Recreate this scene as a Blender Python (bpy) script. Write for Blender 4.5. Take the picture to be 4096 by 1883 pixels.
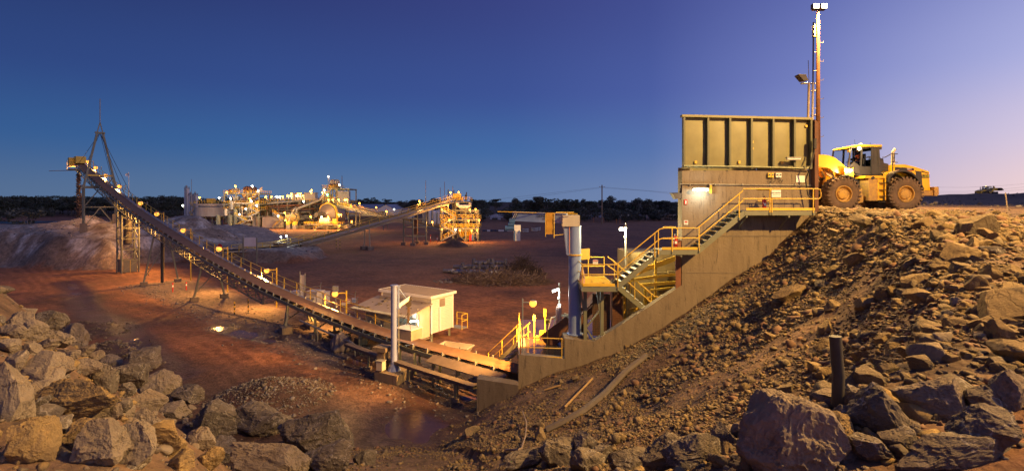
import bpy, math, random
import numpy as np
from mathutils import Vector, Matrix, Quaternion
R = math.radians
random.seed(7); rng = np.random.default_rng(11)
for _o in list(bpy.data.objects): bpy.data.objects.remove(_o)
scene = bpy.context.scene
COL = scene.collection
V = Vector

# ---------------------------------------------------------------- camera, sky, light, exposure
CAMZ, FPX, PX0, PY0 = 10.7, 2000.0, 2048.0, 805.0     # eye height over the pit floor; photo pixels
cam = bpy.data.cameras.new('camera'); cam.sensor_width = 36; cam.lens = 36*FPX/4096
cam.shift_y = -(941.5-PY0)/4096; cam.clip_start = 0.1; cam.clip_end = 9000
camo = bpy.data.objects.new('camera', cam); COL.objects.link(camo)
camo.location = (0, 0, CAMZ); camo.rotation_euler = (R(90), 0, 0)
scene.camera = camo
scene.view_settings.view_transform = 'Standard'; scene.view_settings.look = 'None'
scene.view_settings.exposure = 0.15; scene.view_settings.gamma = 1.0
scene.cycles.use_denoising = True
scene.cycles.max_bounces = 6; scene.cycles.sample_clamp_indirect = 4.0
scene.cycles.use_light_tree = True

def lin(c):
    return tuple(((x/255)/12.92 if x/255 <= .04045 else (((x/255)+.055)/1.055)**2.4) for x in c)

SUN_AZ = (0.93, -0.36)       # where the sun has gone down: right of and behind the camera
world = bpy.data.worlds.new('World'); scene.world = world; world.use_nodes = True
wn = world.node_tree.nodes; wl = world.node_tree.links
for n in list(wn): wn.remove(n)
out = wn.new('ShaderNodeOutputWorld'); bg = wn.new('ShaderNodeBackground'); wl.new(bg.outputs[0], out.inputs[0])
tc = wn.new('ShaderNodeTexCoord'); sep = wn.new('ShaderNodeSeparateXYZ'); wl.new(tc.outputs['Generated'], sep.inputs[0])
def wmath(op, a, b=None, clamp=False):
    n = wn.new('ShaderNodeMath'); n.operation = op; n.use_clamp = clamp
    for i, q in enumerate((a, b)):
        if q is None: continue
        if isinstance(q, (int, float)): n.inputs[i].default_value = q
        else: wl.new(q, n.inputs[i])
    return n.outputs[0]
hx = wmath('MULTIPLY', sep.outputs[0], SUN_AZ[0]); hy = wmath('MULTIPLY', sep.outputs[1], SUN_AZ[1])
hlen = wmath('SQRT', wmath('ADD', wmath('MULTIPLY', sep.outputs[0], sep.outputs[0]), wmath('MULTIPLY', sep.outputs[1], sep.outputs[1])))
az = wmath('DIVIDE', wmath('ADD', hx, hy), wmath('MAXIMUM', hlen, .05))
az01 = wmath('MULTIPLY', wmath('ADD', az, 1.0), 0.5, True)
def ramp(stops):
    r = wn.new('ShaderNodeValToRGB'); wl.new(az01, r.inputs[0]); el = r.color_ramp.elements
    while len(el) < len(stops): el.new(.5)
    for e, (p, c) in zip(el, stops): e.position = p; e.color = (*lin(c), 1)
    return r.outputs[0]
# twilight colours from the dark side of the sky (left) to the afterglow (right), at four heights
low  = ramp([(0, (80, 103, 136)), (.125, (86, 112, 148)), (.32, (96, 119, 158)), (.45, (108, 127, 167)), (.585, (162, 162, 196)), (.707, (226, 198, 200)), (.85, (240, 194, 178)), (1, (248, 198, 164))])
lowm = ramp([(0, (50, 86, 136)), (.125, (56, 96, 149)), (.32, (65, 103, 158)), (.45, (82, 110, 164)), (.585, (136, 146, 196)), (.707, (200, 188, 212)), (.85, (212, 194, 204)), (1, (216, 194, 198))])
mid  = ramp([(0, (42, 66, 120)), (.125, (50, 75, 134)), (.32, (58, 80, 143)), (.45, (72, 90, 155)), (.585, (112, 123, 184)), (.707, (162, 166, 212)), (.85, (168, 168, 210)), (1, (176, 173, 208))])
high = ramp([(0, (30, 42, 86)), (.125, (42, 53, 107)), (.32, (54, 63, 123)), (.45, (62, 72, 135)), (.585, (84, 95, 160)), (.707, (108, 119, 183)), (.85, (115, 124, 185)), (1, (120, 128, 187))])
def wmix(f, a, b):
    m = wn.new('ShaderNodeMix'); m.data_type = 'RGBA'; wl.new(f, m.inputs[0]); wl.new(a, m.inputs[6]); wl.new(b, m.inputs[7]); return m.outputs[2]
def step(a, b):
    n = wn.new('ShaderNodeMapRange'); n.interpolation_type = 'SMOOTHSTEP'; wl.new(sep.outputs[2], n.inputs[0])
    n.inputs[1].default_value = a; n.inputs[2].default_value = b; return n.outputs[0]
skyc = wmix(step(.17, .42), wmix(step(.08, .22), wmix(step(0, .11), low, lowm), mid), high)
# a thin share of physical twilight scattering under the colours
nish = wn.new('ShaderNodeTexSky'); nish.sky_type = 'NISHITA'; nish.sun_disc = False
nish.sun_elevation = R(-4); nish.sun_rotation = math.atan2(SUN_AZ[0], SUN_AZ[1])
addn = wn.new('ShaderNodeMix'); addn.data_type = 'RGBA'; addn.blend_type = 'ADD'; addn.inputs[0].default_value = .05
wl.new(skyc, addn.inputs[6]); wl.new(nish.outputs[0], addn.inputs[7])
wl.new(addn.outputs[2], bg.inputs[0]); bg.inputs[1].default_value = 1.0

sl = bpy.data.lights.new('afterglow_sun', 'SUN'); sl.energy = 0.22; sl.angle = R(40); sl.color = (1.0, .72, .62)
so = bpy.data.objects.new('afterglow_sun', sl); COL.objects.link(so)
so.rotation_euler = V((-SUN_AZ[0], -SUN_AZ[1], -.22)).to_track_quat('-Z', 'Y').to_euler()

# ---------------------------------------------------------------- helpers
def W(px, py, d): return V(((px-PX0)/FPX*d, d, CAMZ-(py-PY0)/FPX*d))
def G(px, py, z=0.0):
    d = FPX*(CAMZ-z)/(py-PY0); return V(((px-PX0)/FPX*d, d, z))
WM = {}
I4 = Matrix.Identity(4)
def link(o, parent, M):
    COL.objects.link(o)
    if parent is not None:
        o.parent = parent; o.matrix_parent_inverse = WM[parent].inverted()
    o.matrix_basis = M; WM[o] = M.copy(); return o
def tag(o, label=None, cat=None, group=None, kind=None):
    if label: o['label'] = label
    if cat: o['category'] = cat
    if group: o['group'] = group
    if kind: o['kind'] = kind
    return o
def T(name, label, cat, loc=(0, 0, 0), group=None):
    o = bpy.data.objects.new(name, None); o.empty_display_size = .3
    link(o, None, Matrix.Translation(V(loc))); return tag(o, label, cat, group)
def root_of(o):
    while o.parent is not None: o = o.parent
    return o
_unit = {}
def unit(shape, mat):
    k = (shape, mat.name)
    if k in _unit: return _unit[k]
    vs, fs = [], []
    if shape == 'box':
        vs = [(x, y, z) for x in (-.5, .5) for y in (-.5, .5) for z in (-.5, .5)]
        fs = [(0, 1, 3, 2), (4, 6, 7, 5), (0, 4, 5, 1), (2, 3, 7, 6), (0, 2, 6, 4), (1, 5, 7, 3)]
    else:
        n = {'cyl': 12, 'cyl8': 8, 'cyl24': 24}[shape]
        for k2 in range(n):
            a = 2*math.pi*k2/n
            vs += [(-.5, math.cos(a)*.5, math.sin(a)*.5), (.5, math.cos(a)*.5, math.sin(a)*.5)]
        for k2 in range(n):
            a, b = 2*k2, 2*((k2+1) % n); fs.append((a, b, b+1, a+1))
        fs.append(tuple(range(0, 2*n, 2))[::-1]); fs.append(tuple(range(1, 2*n, 2)))
    me = bpy.data.meshes.new(shape); me.from_pydata(vs, [], fs); me.materials.append(mat)
    if shape != 'box': me.shade_smooth(); me.set_sharp_from_angle(angle=R(40))
    me.update(); _unit[k] = me; return me
def frame(p0, p1, up=V((0, 0, 1))):
    p0, p1 = V(p0), V(p1); x = (p1-p0); L = x.length
    if L < 1e-6: L = 1e-6; x = V((1, 0, 0))
    x = x/x.length; u = V(up)
    if abs(x.dot(u)) > .995: u = V((0, 1, 0))
    y = u.cross(x).normalized(); z = x.cross(y)
    M = Matrix((x, y, z)).transposed().to_4x4(); M.translation = (p0+p1)/2
    return M, L
def bar(name, mat, parent, p0, p1, w, h=None, up=V((0, 0, 1))):
    M, L = frame(p0, p1, up)
    return link(bpy.data.objects.new(name, unit('box', mat)), parent, M @ Matrix.Diagonal((L, w, h or w, 1)))
def tube(name, mat, parent, p0, p1, r, sh='cyl8'):
    M, L = frame(p0, p1)
    return link(bpy.data.objects.new(name, unit(sh, mat)), parent, M @ Matrix.Diagonal((L, 2*r, 2*r, 1)))
def box(name, mat, parent, c, s, rz=0.0):
    return link(bpy.data.objects.new(name, unit('box', mat)), parent,
                Matrix.Translation(V(c)) @ Matrix.Rotation(rz, 4, 'Z') @ Matrix.Diagonal((s[0], s[1], s[2], 1)))
class MB:
    def __init__(s): s.v = []; s.f = []; s.mi = []; s.cur = 0
    def add(s, vs, fs):
        b = len(s.v); s.v += [tuple(q) for q in vs]
        for f in fs: s.f.append(tuple(i+b for i in f)); s.mi.append(s.cur)
        return s
    def box(s, c, sz, M=None):
        vs = [V((c[0]+x*sz[0]/2, c[1]+y*sz[1]/2, c[2]+z*sz[2]/2)) for x in (-1, 1) for y in (-1, 1) for z in (-1, 1)]
        if M is not None: vs = [M @ q for q in vs]
        return s.add(vs, [(0, 1, 3, 2), (4, 6, 7, 5), (0, 4, 5, 1), (2, 3, 7, 6), (0, 2, 6, 4), (1, 5, 7, 3)])
    def bar(s, p0, p1, w, h=None, up=V((0, 0, 1))):
        M, L = frame(p0, p1, up); return s.box((0, 0, 0), (L, w, h or w), M)
    def tube(s, p0, p1, r0, r1=None, n=8, caps=True):
        M, L = frame(p0, p1); r1 = r0 if r1 is None else r1; vs = []
        for k in range(n):
            a = 2*math.pi*k/n
            vs.append(M @ V((-L/2, r0*math.cos(a), r0*math.sin(a)))); vs.append(M @ V((L/2, r1*math.cos(a), r1*math.sin(a))))
        fs = [(2*k, 2*((k+1) % n), 2*((k+1) % n)+1, 2*k+1) for k in range(n)]
        if caps: fs += [tuple(range(0, 2*n, 2))[::-1], tuple(range(1, 2*n, 2))]
        return s.add(vs, fs)
    def path(s, pts, r, n=6):
        pts = [V(p) for p in pts]; vs = []; m = len(pts)
        for i, p in enumerate(pts):
            d = (pts[min(i+1, m-1)]-pts[max(i-1, 0)])
            d = d.normalized() if d.length > 1e-9 else V((1, 0, 0))
            u = V((0, 0, 1)) if abs(d.z) < .97 else V((0, 1, 0))
            a = u.cross(d).normalized(); b = d.cross(a)
            rr = r[i] if isinstance(r, (list, tuple)) else r
            for k in range(n):
                t = 2*math.pi*k/n; vs.append(p+a*rr*math.cos(t)+b*rr*math.sin(t))
        fs = []
        for i in range(m-1):
            for k in range(n):
                fs.append((i*n+k, i*n+(k+1) % n, (i+1)*n+(k+1) % n, (i+1)*n+k))
        fs += [tuple(range(n))[::-1], tuple(range((m-1)*n, m*n))]
        return s.add(vs, fs)
    def prism(s, poly, a, b, axis='y'):
        """poly of 2-D points (x,z) pushed from a to b along y (or (x,y) along z, (y,z) along x)"""
        n = len(poly)
        def P(u, t): return (u[0], t, u[1]) if axis == 'y' else ((u[0], u[1], t) if axis == 'z' else (t, u[0], u[1]))
        vs = [P(u, a) for u in poly]+[P(u, b) for u in poly]
        fs = [tuple(range(n)), tuple(range(2*n-1, n-1, -1))]+[(i, i+n, (i+1) % n+n, (i+1) % n) for i in range(n)]
        return s.add(vs, fs)
    def lathe(s, prof, c=(0, 0, 0), n=24, axis='z', M=None):
        vs = []; m = len(prof)
        for (r, z) in prof:
            for k in range(n):
                t = 2*math.pi*k/n
                q = V((r*math.cos(t), r*math.sin(t), z)) if axis == 'z' else V((r*math.cos(t), z, r*math.sin(t)))
                q = q+V(c)
                vs.append(M @ q if M is not None else q)
        fs = [(i*n+k, i*n+(k+1) % n, (i+1)*n+(k+1) % n, (i+1)*n+k) for i in range(m-1) for k in range(n)]
        return s.add(vs, fs)
    def build(s, name, mat, parent=None, smooth=True, ang=35):
        o0 = WM[root_of(parent)].translation if parent is not None else V((0, 0, 0))
        if parent is None and s.v:
            a = np.array(s.v); o0 = V((float(a[:, 0].mean()), float(a[:, 1].mean()), float(a[:, 2].min())))
        me = bpy.data.meshes.new(name)
        me.from_pydata([(q[0]-o0.x, q[1]-o0.y, q[2]-o0.z) for q in s.v], [], s.f)
        for m_ in (mat if isinstance(mat, (list, tuple)) else [mat]): me.materials.append(m_)
        if isinstance(mat, (list, tuple)): me.polygons.foreach_set('material_index', s.mi)
        if smooth: me.shade_smooth(); me.set_sharp_from_angle(angle=R(ang))
        me.update()
        return link(bpy.data.objects.new(name, me), parent, Matrix.Translation(o0))
def npmesh(name, v, f, mat, smooth=False):
    me = bpy.data.meshes.new(name); v = np.asarray(v, np.float32); f = np.asarray(f, np.int32); k = f.shape[1]
    me.vertices.add(len(v)); me.vertices.foreach_set('co', v.ravel())
    me.loops.add(f.size); me.loops.foreach_set('vertex_index', f.ravel())
    me.polygons.add(len(f)); me.polygons.foreach_set('loop_start', np.arange(0, f.size, k, dtype=np.int32))
    me.update(calc_edges=True); me.materials.append(mat)
    if smooth: me.shade_smooth()
    return me
def copy_tree(o, parent=None):
    c = o.copy(); COL.objects.link(c); c.parent = parent
    if parent is not None: c.matrix_parent_inverse = o.matrix_parent_inverse
    WM[c] = WM[o]
    for ch in o.children:
        if ch.type != 'LIGHT': copy_tree(ch, c)
    return c
def text_mesh(cu):
    t = bpy.data.objects.new('t', cu); me = bpy.data.meshes.new_from_object(t); bpy.data.objects.remove(t)
    if not me.materials: me.materials.append(cu.materials[0])
    return me
def text(name, s, mat, parent, loc, size, rot=(R(90), 0, 0), align='CENTER', sx=1.0):
    cu = bpy.data.curves.new(name, 'FONT'); cu.body = s; cu.size = size; cu.align_x = align; cu.align_y = 'CENTER'; cu.extrude = .002
    cu.materials.append(mat)
    from mathutils import Euler
    return link(bpy.data.objects.new(name, text_mesh(cu)), parent, Matrix.Translation(V(loc)) @ Euler(rot).to_matrix().to_4x4() @ Matrix.Diagonal((sx, 1, 1, 1)))

# ---------------------------------------------------------------- materials
MATS = {}
def mat(name, c, rough=.6, metal=0.0, c2=None, scale=3.0, bump=0.0, bscale=None, c3=None, c3amt=.55, streak=False, spec=.5, contrast=.2):
    if name in MATS: return MATS[name]
    m = bpy.data.materials.new(name); m.use_nodes = True; nt = m.node_tree; nd = nt.nodes; L = nt.links
    b = nd['Principled BSDF']; b.inputs['Roughness'].default_value = rough; b.inputs['Metallic'].default_value = metal
    b.inputs['Specular IOR Level'].default_value = spec
    g = nd.new('ShaderNodeNewGeometry'); pos = g.outputs['Position']
    if streak:
        mp = nd.new('ShaderNodeMapping'); mp.inputs['Scale'].default_value = (1, 1, .14); L.new(pos, mp.inputs[0]); pos = mp.outputs[0]
    if c2 is None: c2 = tuple(x*.72 for x in c)
    nz = nd.new('ShaderNodeTexNoise'); nz.inputs['Scale'].default_value = scale; nz.inputs['Detail'].default_value = 7; nz.inputs['Roughness'].default_value = .62
    L.new(pos, nz.inputs['Vector'])
    mr = nd.new('ShaderNodeMapRange'); L.new(nz.outputs[0], mr.inputs[0]); mr.inputs[1].default_value = .5-contrast; mr.inputs[2].default_value = .5+contrast
    mx = nd.new('ShaderNodeMix'); mx.data_type = 'RGBA'; L.new(mr.outputs[0], mx.inputs[0])
    mx.inputs[6].default_value = (*c, 1); mx.inputs[7].default_value = (*c2, 1); col = mx.outputs[2]
    if c3 is not None:
        n3 = nd.new('ShaderNodeTexNoise'); n3.inputs['Scale'].default_value = scale*2.7; n3.inputs['Detail'].default_value = 8; n3.inputs['Roughness'].default_value = .7
        L.new(pos, n3.inputs['Vector'])
        r3 = nd.new('ShaderNodeMapRange'); L.new(n3.outputs[0], r3.inputs[0]); r3.inputs[1].default_value = c3amt; r3.inputs[2].default_value = c3amt+.08
        m3 = nd.new('ShaderNodeMix'); m3.data_type = 'RGBA'; L.new(r3.outputs[0], m3.inputs[0]); L.new(col, m3.inputs[6]); m3.inputs[7].default_value = (*c3, 1); col = m3.outputs[2]
    L.new(col, b.inputs['Base Color'])
    if bump:
        nb = nd.new('ShaderNodeTexNoise'); nb.inputs['Scale'].default_value = bscale or scale*4; nb.inputs['Detail'].default_value = 8; nb.inputs['Roughness'].default_value = .65
        L.new(g.outputs['Position'], nb.inputs['Vector'])
        bp = nd.new('ShaderNodeBump'); bp.inputs['Strength'].default_value = bump; bp.inputs['Distance'].default_value = .1
        L.new(nb.outputs[0], bp.inputs['Height']); L.new(bp.outputs[0], b.inputs['Normal'])
    MATS[name] = m; return m
def emat(name, c, s):
    if name in MATS: return MATS[name]
    m = bpy.data.materials.new(name); m.use_nodes = True; nt = m.node_tree; b = nt.nodes['Principled BSDF']
    b.inputs['Base Color'].default_value = (*c, 1); b.inputs['Emission Color'].default_value = (*c, 1); b.inputs['Emission Strength'].default_value = s
    m.cycles.emission_sampling = 'NONE'; MATS[name] = m; return m
rust = (.16, .06, .025)
M_yel = mat('safety_yellow', (.78, .50, .05), .45, c2=(.62, .38, .04), scale=1.5, c3=(.22, .12, .05), c3amt=.66)
M_olive = mat('olive_steel', (.215, .215, .145), .5, c2=(.16, .16, .105), scale=1.2, c3=rust, c3amt=.66)
M_galv = mat('grey_steel', (.34, .34, .31), .5, .3, c2=(.24, .23, .20), scale=1.5, c3=rust, c3amt=.68)
M_dark = mat('dark_steel', (.07, .065, .06), .55, .2, c2=(.10, .075, .055), scale=2)
M_black = mat('black_rubber', (.022, .021, .02), .7, c2=(.05, .042, .035), scale=4)
M_rust = mat('rusty_steel', (.20, .085, .04), .8, c2=(.11, .05, .028), scale=3, bump=.2)
M_conc = mat('concrete', (.245, .190, .130), .85, c2=(.155, .118, .080), scale=2.6, c3=(.115, .088, .065), c3amt=.55, streak=True, bump=.25, bscale=9, contrast=.26)
M_green = mat('green_paint', (.235, .215, .095), .5, c2=(.175, .16, .070), scale=1.3, c3=(.30, .16, .06), c3amt=.655, streak=False)
M_blue = mat('blue_paint', (.25, .32, .52), .5, c2=(.16, .23, .42), scale=1.6, c3=(.24, .13, .08), c3amt=.665, streak=True)
M_bluedk = mat('blue_motor', (.05, .13, .30), .45, c2=(.04, .09, .2), scale=3)
M_white = mat('white_panel', (.72, .70, .64), .55, c2=(.60, .57, .52), scale=1.0, c3=(.45, .36, .28), c3amt=.68, streak=True)
M_cream = mat('cream_steel', (.55, .50, .40), .55, c2=(.42, .36, .27), scale=.5, c3=(.25, .16, .09), c3amt=.66, streak=True)
M_roof = mat('roof_sheet', (.26, .21, .18), .6, c2=(.20, .155, .13), scale=2)
M_glass = mat('dark_glass', (.03, .035, .04), .08, c2=(.035, .04, .045), spec=.8)
M_red = mat('red_paint', (.55, .03, .02), .4)
M_signw = mat('sign_white', (.80, .78, .74), .5, c2=(.7, .68, .62))
M_ink = mat('black_ink', (.02, .02, .02), .6)
M_orange = mat('orange_paint', (.75, .22, .03), .55)
M_canvas = mat('yellow_canvas', (.72, .38, .04), .8, c2=(.60, .29, .03), scale=2, bump=.15, bscale=6)
M_wood = mat('weathered_timber', (.30, .22, .14), .85, c2=(.18, .13, .09), scale=5, bump=.3)
M_loader = mat('loader_yellow', (.86, .50, .018), .38, c2=(.76, .42, .02), scale=1.4, c3=(.36, .23, .09), c3amt=.67)
M_tyre = mat('dusty_tyre', (.085, .062, .045), .9, c2=(.20, .125, .075), scale=2.2, bump=.2, contrast=.25)
M_bark = mat('bark', (.10, .085, .07), .9, c2=(.16, .14, .12), scale=2)
M_leaf = mat('eucalypt_leaf', (.055, .062, .036), .7, c2=(.034, .042, .024), scale=.12)
M_leaf2 = mat('grey_eucalypt_leaf', (.085, .085, .062), .7, c2=(.05, .055, .036), scale=.12)
E_sod = emat('sodium_lamp', (1.0, .38, .05), 2.1)
E_whi = emat('white_lamp', (.95, 1.0, .88), 3.2)
E_warm = emat('flood_lamp', (1.0, .82, .5), 14)
E_grn = emat('green_lamp', (.05, 1.0, .12), 20)
SOD = (1.0, .46, .10); WHI = (.92, 1.0, .90); WARM = (1.0, .59, .18)
def spot(name, parent, loc, d, col, energy, ang=150, r=.12, blend=.7):
    l = bpy.data.lights.new(name, 'SPOT'); l.energy = energy; l.color = col; l.shadow_soft_size = r; l.spot_size = R(ang); l.spot_blend = blend
    return link(bpy.data.objects.new(name, l), parent, Matrix.Translation(V(loc)) @ V(d).to_track_quat('-Z', 'Y').to_matrix().to_4x4())
def light(name, parent, loc, col, energy, r=.12):
    l = bpy.data.lights.new(name, 'POINT'); l.energy = energy; l.color = col; l.shadow_soft_size = r
    return link(bpy.data.objects.new(name, l), parent, Matrix.Translation(V(loc)))
# ---------------------------------------------------------------- terrain
def _hash(ix, iy, s):
    n = (ix.astype(np.int64)*374761393 + iy.astype(np.int64)*668265263 + s*974634777) & 0x7fffffff
    n = (n ^ (n >> 13))*1274126177 & 0x7fffffff
    return ((n ^ (n >> 16)) & 0xffff)/65535.0
def vnoise(x, y, s=0):
    ix = np.floor(x); iy = np.floor(y); fx = x-ix; fy = y-iy
    fx = fx*fx*(3-2*fx); fy = fy*fy*(3-2*fy); ix = ix.astype(np.int64); iy = iy.astype(np.int64)
    a = _hash(ix, iy, s); b = _hash(ix+1, iy, s); c = _hash(ix, iy+1, s); d = _hash(ix+1, iy+1, s)
    return (a*(1-fx)+b*fx)*(1-fy)+(c*(1-fx)+d*fx)*fy
def fbm(x, y, sc, o=4, s=0, g=.5):
    t = 0; a = 1; n = 0
    for k in range(o):
        t = t+a*(vnoise(x*sc+17.3*k, y*sc-9.1*k, s+k)-.5); n += a; a *= g; sc *= 2.03
    return t/n*2
def sst(a, b, x):
    t = np.clip((x-a)/(b-a), 0, 1); return t*t*(3-2*t)
CREST = np.array([(260, 300, 13), (70, 95, 11.2), (24, 46, 10.4), (15.6, 34, 10.2), (15.0, 24.5, 10.15), (13.6, 17, 10.0), (10.2, 11.0, 9.3),
                  (6.4, 6.9, 8.7), (3.0, 5.2, 8.1), (0.2, 4.5, 7.6), (-2.6, 4.6, 7.7), (-6, 6.0, 8.3), (-9.5, 9.0, 8.5), (-13.0, 11.5, 8.6), (-16.0, 14.3, 8.6), (-22, 16, 8.8), (-50, 22, 9), (-140, 30, 9)], float)
def crest_sd(x, y, i0=0, i1=None):
    best = np.full(x.shape, 1e9); sd = np.zeros_like(best); zc = np.zeros_like(best); par = np.zeros_like(best)
    for i in range(i0, (len(CREST)-1) if i1 is None else i1):
        a = CREST[i]; b = CREST[i+1]; dx, dy = b[0]-a[0], b[1]-a[1]; L2 = dx*dx+dy*dy
        t = np.clip(((x-a[0])*dx+(y-a[1])*dy)/L2, 0, 1)
        ex = x-(a[0]+t*dx); ey = y-(a[1]+t*dy); d = np.hypot(ex, ey)
        cr = dx*(y-a[1])-dy*(x-a[0])       # walking right-far -> left: the pit lies on the right hand (cr<0)
        m = d < best-1e-9
        best = np.where(m, d, best); sd = np.where(m, np.where(cr < 0, d, -d), sd)
        zc = np.where(m, a[2]+t*(b[2]-a[2]), zc); par = np.where(m, i+t, par)
    return sd, zc, par
BENCH = np.array([(-150, 86), (-83, 80.5), (-70, 77.5), (-63, 76.2), (-60.5, 79), (-62.5, 84), (-58, 88), (-50, 86), (-42, 85.3), (-37, 86.5), (-35, 95), (-44, 112), (-62, 128), (-150, 135)], float)
def poly_sd(x, y, poly):
    best = np.full(x.shape, 1e9); inside = np.zeros(x.shape, bool); n = len(poly)
    for i in range(n):
        a = poly[i]; b = poly[(i+1) % n]; dx, dy = b[0]-a[0], b[1]-a[1]
        t = np.clip(((x-a[0])*dx+(y-a[1])*dy)/(dx*dx+dy*dy), 0, 1)
        best = np.minimum(best, np.hypot(x-(a[0]+t*dx), y-(a[1]+t*dy)))
        c = ((a[1] > y) != (b[1] > y)) & (x < dx*(y-a[1])/(dy if abs(dy) > 1e-9 else 1e-9)+a[0]); inside ^= c
    return np.where(inside, best, -best)
PROF_S = [0, .6, 2.35, 5.05, 7.9, 10.4, 12.1, 14.2, 17.2, 19]
PROF_Z = [0, .3, 2.10, 4.05, 5.8, 7.05, 7.65, 8.5, 10.15, 10.4]
# puddles: (x, y, rx, ry, angle)
def gp(px, py): q = G(px, py); return q.x, q.y
PUD = []
for (px0, py0, px1, py1, w) in [(885, 1308, 1085, 1362, .9), (1640, 1655, 1745, 1770, 1.6), (1730, 1590, 1900, 1620, 1.5), (1400, 1438, 1520, 1462, .5)]:
    a = gp(px0, py0); b = gp(px1, py1); PUD.append((a, b, w))
STREAM = [gp(*q) for q in [(268, 1128), (300, 1150), (322, 1190), (335, 1225), (375, 1262), (470, 1290), (530, 1352), (560, 1390), (640, 1470), (690, 1500)]]
def seg_d(x, y, a, b):
    dx, dy = b[0]-a[0], b[1]-a[1]; t = np.clip(((x-a[0])*dx+(y-a[1])*dy)/(dx*dx+dy*dy+1e-9), 0, 1)
    return np.hypot(x-(a[0]+t*dx), y-(a[1]+t*dy))
HEAPS = []      # x, y, radius, height, roughness
def heap(px, py, r, h, z=0.0, p=1.0):
    q = G(px, py, z); HEAPS.append((q.x, q.y, r, h, p))
heap(1085, 1590, 3.0, 1.15); heap(955, 962, 6.5, 2.4); heap(1815, 985, 4.2, 1.9); heap(330, 1330, 3.2, .9); heap(430, 1410, 2.8, .8)
pass
HEAPS += [(-81.5, 97, 7.5, 3.0, 1), (-70, 88.5, 5.5, 2.2, 1), (-66, 97, 9, 2.0, 1), (-86, 90, 11, 1.9, 1.4), (-76, 88, 8, 1.2, 1.4), (-60.5, 96, 8, 2.9, 1)]
def height(x, y):
    x = np.asarray(x, float); y = np.asarray(y, float)
    far = sst(60, 400, np.hypot(x, y))
    floor = fbm(x, y, .11, 3, 3)*.16*(1-far)+fbm(x, y, .6, 3, 9)*.05*(1-far)
    # wheel ruts sweeping across the yard
    ph = x*.35+y*.93+fbm(x, y, .03, 2, 21)*14
    floor = floor+(np.abs(np.mod(ph, 3.1)-1.55)-.77)*.035*(1-far)*sst(.0, .5, fbm(x, y, .04, 2, 33)+.3)
    # benches and stockpiles on the left
    sb = poly_sd(x, y, BENCH)+fbm(x, y, .16, 4, 5)*1.3
    H = np.interp(x, [-150, -66, -60, -54, -48, -40, -37], [4.7, 4.7, 4.2, 3.0, 2.3, 1.9, 1.2])
    bench = np.clip(np.where(sb > 0, np.minimum(H, sb*1.35-.0*sb), 0), 0, None)
    bench = bench*(1+.10*fbm(x, y, .5, 3, 8))
    z = np.maximum(floor, bench+floor*.3)
    for (hx_, hy_, r, h, p) in HEAPS:
        dd = np.hypot(x-hx_, y-hy_)*(1+.25*fbm(x, y, 1.4/r, 3, 40))
        z = z+h*np.clip(1-dd/r, 0, 1)**p*(1+.12*fbm(x, y, 1.5, 3, 44))
    # puddle hollows
    nz = fbm(x, y, .55, 4, 60)
    for (a, b, w) in PUD:
        dd = seg_d(x, y, a, b); k = 1-sst(w*.35, w*1.25, dd*(1+.35*nz)); z = z*(1-k)+(-.15+.15*nz)*k
    sdm = np.full(x.shape, 1e9)
    for i in range(len(STREAM)-1): sdm = np.minimum(sdm, seg_d(x, y, STREAM[i], STREAM[i+1]))
    wob = sdm+nz*.8
    k = 1-sst(.1, 1.0, wob); z = z*(1-k)+(-.11+.13*nz)*k
    # embankment round the camera
    s, zc, par = crest_sd(x, y)
    s2 = s+fbm(x, y, .25, 4, 70)*.55*sst(.5, 4, np.abs(s))
    wob2 = s2-s
    sr, zr, pr_ = crest_sd(x, y, 0, 10); sr = np.abs(sr)+wob2; sl_, zl, _p = crest_sd(x, y, 10); sl_ = np.abs(sl_)+wob2
    drop = np.interp(sr, PROF_S, PROF_Z)*np.clip(zr/10.15, .6, 1.2)
    cut = 1-sst(3.6, 3.95, pr_); drop = drop*(1-cut)+np.clip(sr, 0, 4)*4*cut
    emb = np.maximum(zr-drop, zl-np.interp(sl_, [0, 1, 4, 7.6], [0, .7, 4.4, 9.4]))     # boulder bank on the left falls faster
    pad = np.minimum(-s, 12)/12*np.clip(10.25-zc, -.5, 2)+zc
    rough = (fbm(x, y, .9, 4, 80)*.16+fbm(x, y, .22, 2, 84)*.22)*(1-far)
    emb = np.where(s > 0, emb, pad)+rough*sst(-1.5, 1.5, s)+rough*.35*(1-sst(-1.5, 1.5, s))
    # rock berm along the crest beside the hopper ramp, rubble dumps far right
    emb = emb+np.exp(-(s+.3)**2/.5)*.42*sst(14.0, 17, x)*(1-sst(26, 40, y))*(y < 40)
    dump = sst(60, 110, x)*sst(50, 90, y)*(s < 0)
    emb = emb+dump*np.clip(1.2+fbm(x, y, .05, 3, 90)*2.2, 0, 4)*(1-sst(300, 500, y))
    kk = .5
    hh = np.clip(.5+.5*(emb-z)/kk, 0, 1); z2 = z*(1-hh)+emb*hh+kk*hh*(1-hh)*.5
    z2 = np.where(s > 30, z, z2)
    # flat ground kept under the hopper station and in front of its slab
    m = (x > .2) & (x < 15.2) & (y > 24.6) & (y < 33)
    z2 = np.where(m, np.minimum(z2, 2.6), z2)
    return z2
def hit(px, py, dmin=4.0, dmax=400.0):
    d = np.concatenate([np.arange(dmin, 40, .1), np.arange(40, 120, .5), np.arange(120, dmax, 3)])
    x = (px-PX0)/FPX*d; zr = CAMZ-(py-PY0)/FPX*d; zt = height(x, d); k = np.argmax(zt >= zr)
    if not (zt >= zr).any(): k = len(d)-1
    return V((x[k], d[k], zt[k]))
def lines(parts):
    o = [parts[0][0]]
    for a, b, st in parts:
        n = max(1, int(math.ceil((b-a)/st))); o += list(np.linspace(a, b, n+1)[1:])
    return np.array(o)
def grow(a, b, st, g):
    o = []; p = a
    while p < b: st *= g; p += st; o.append(p)
    return np.array(o)
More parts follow.
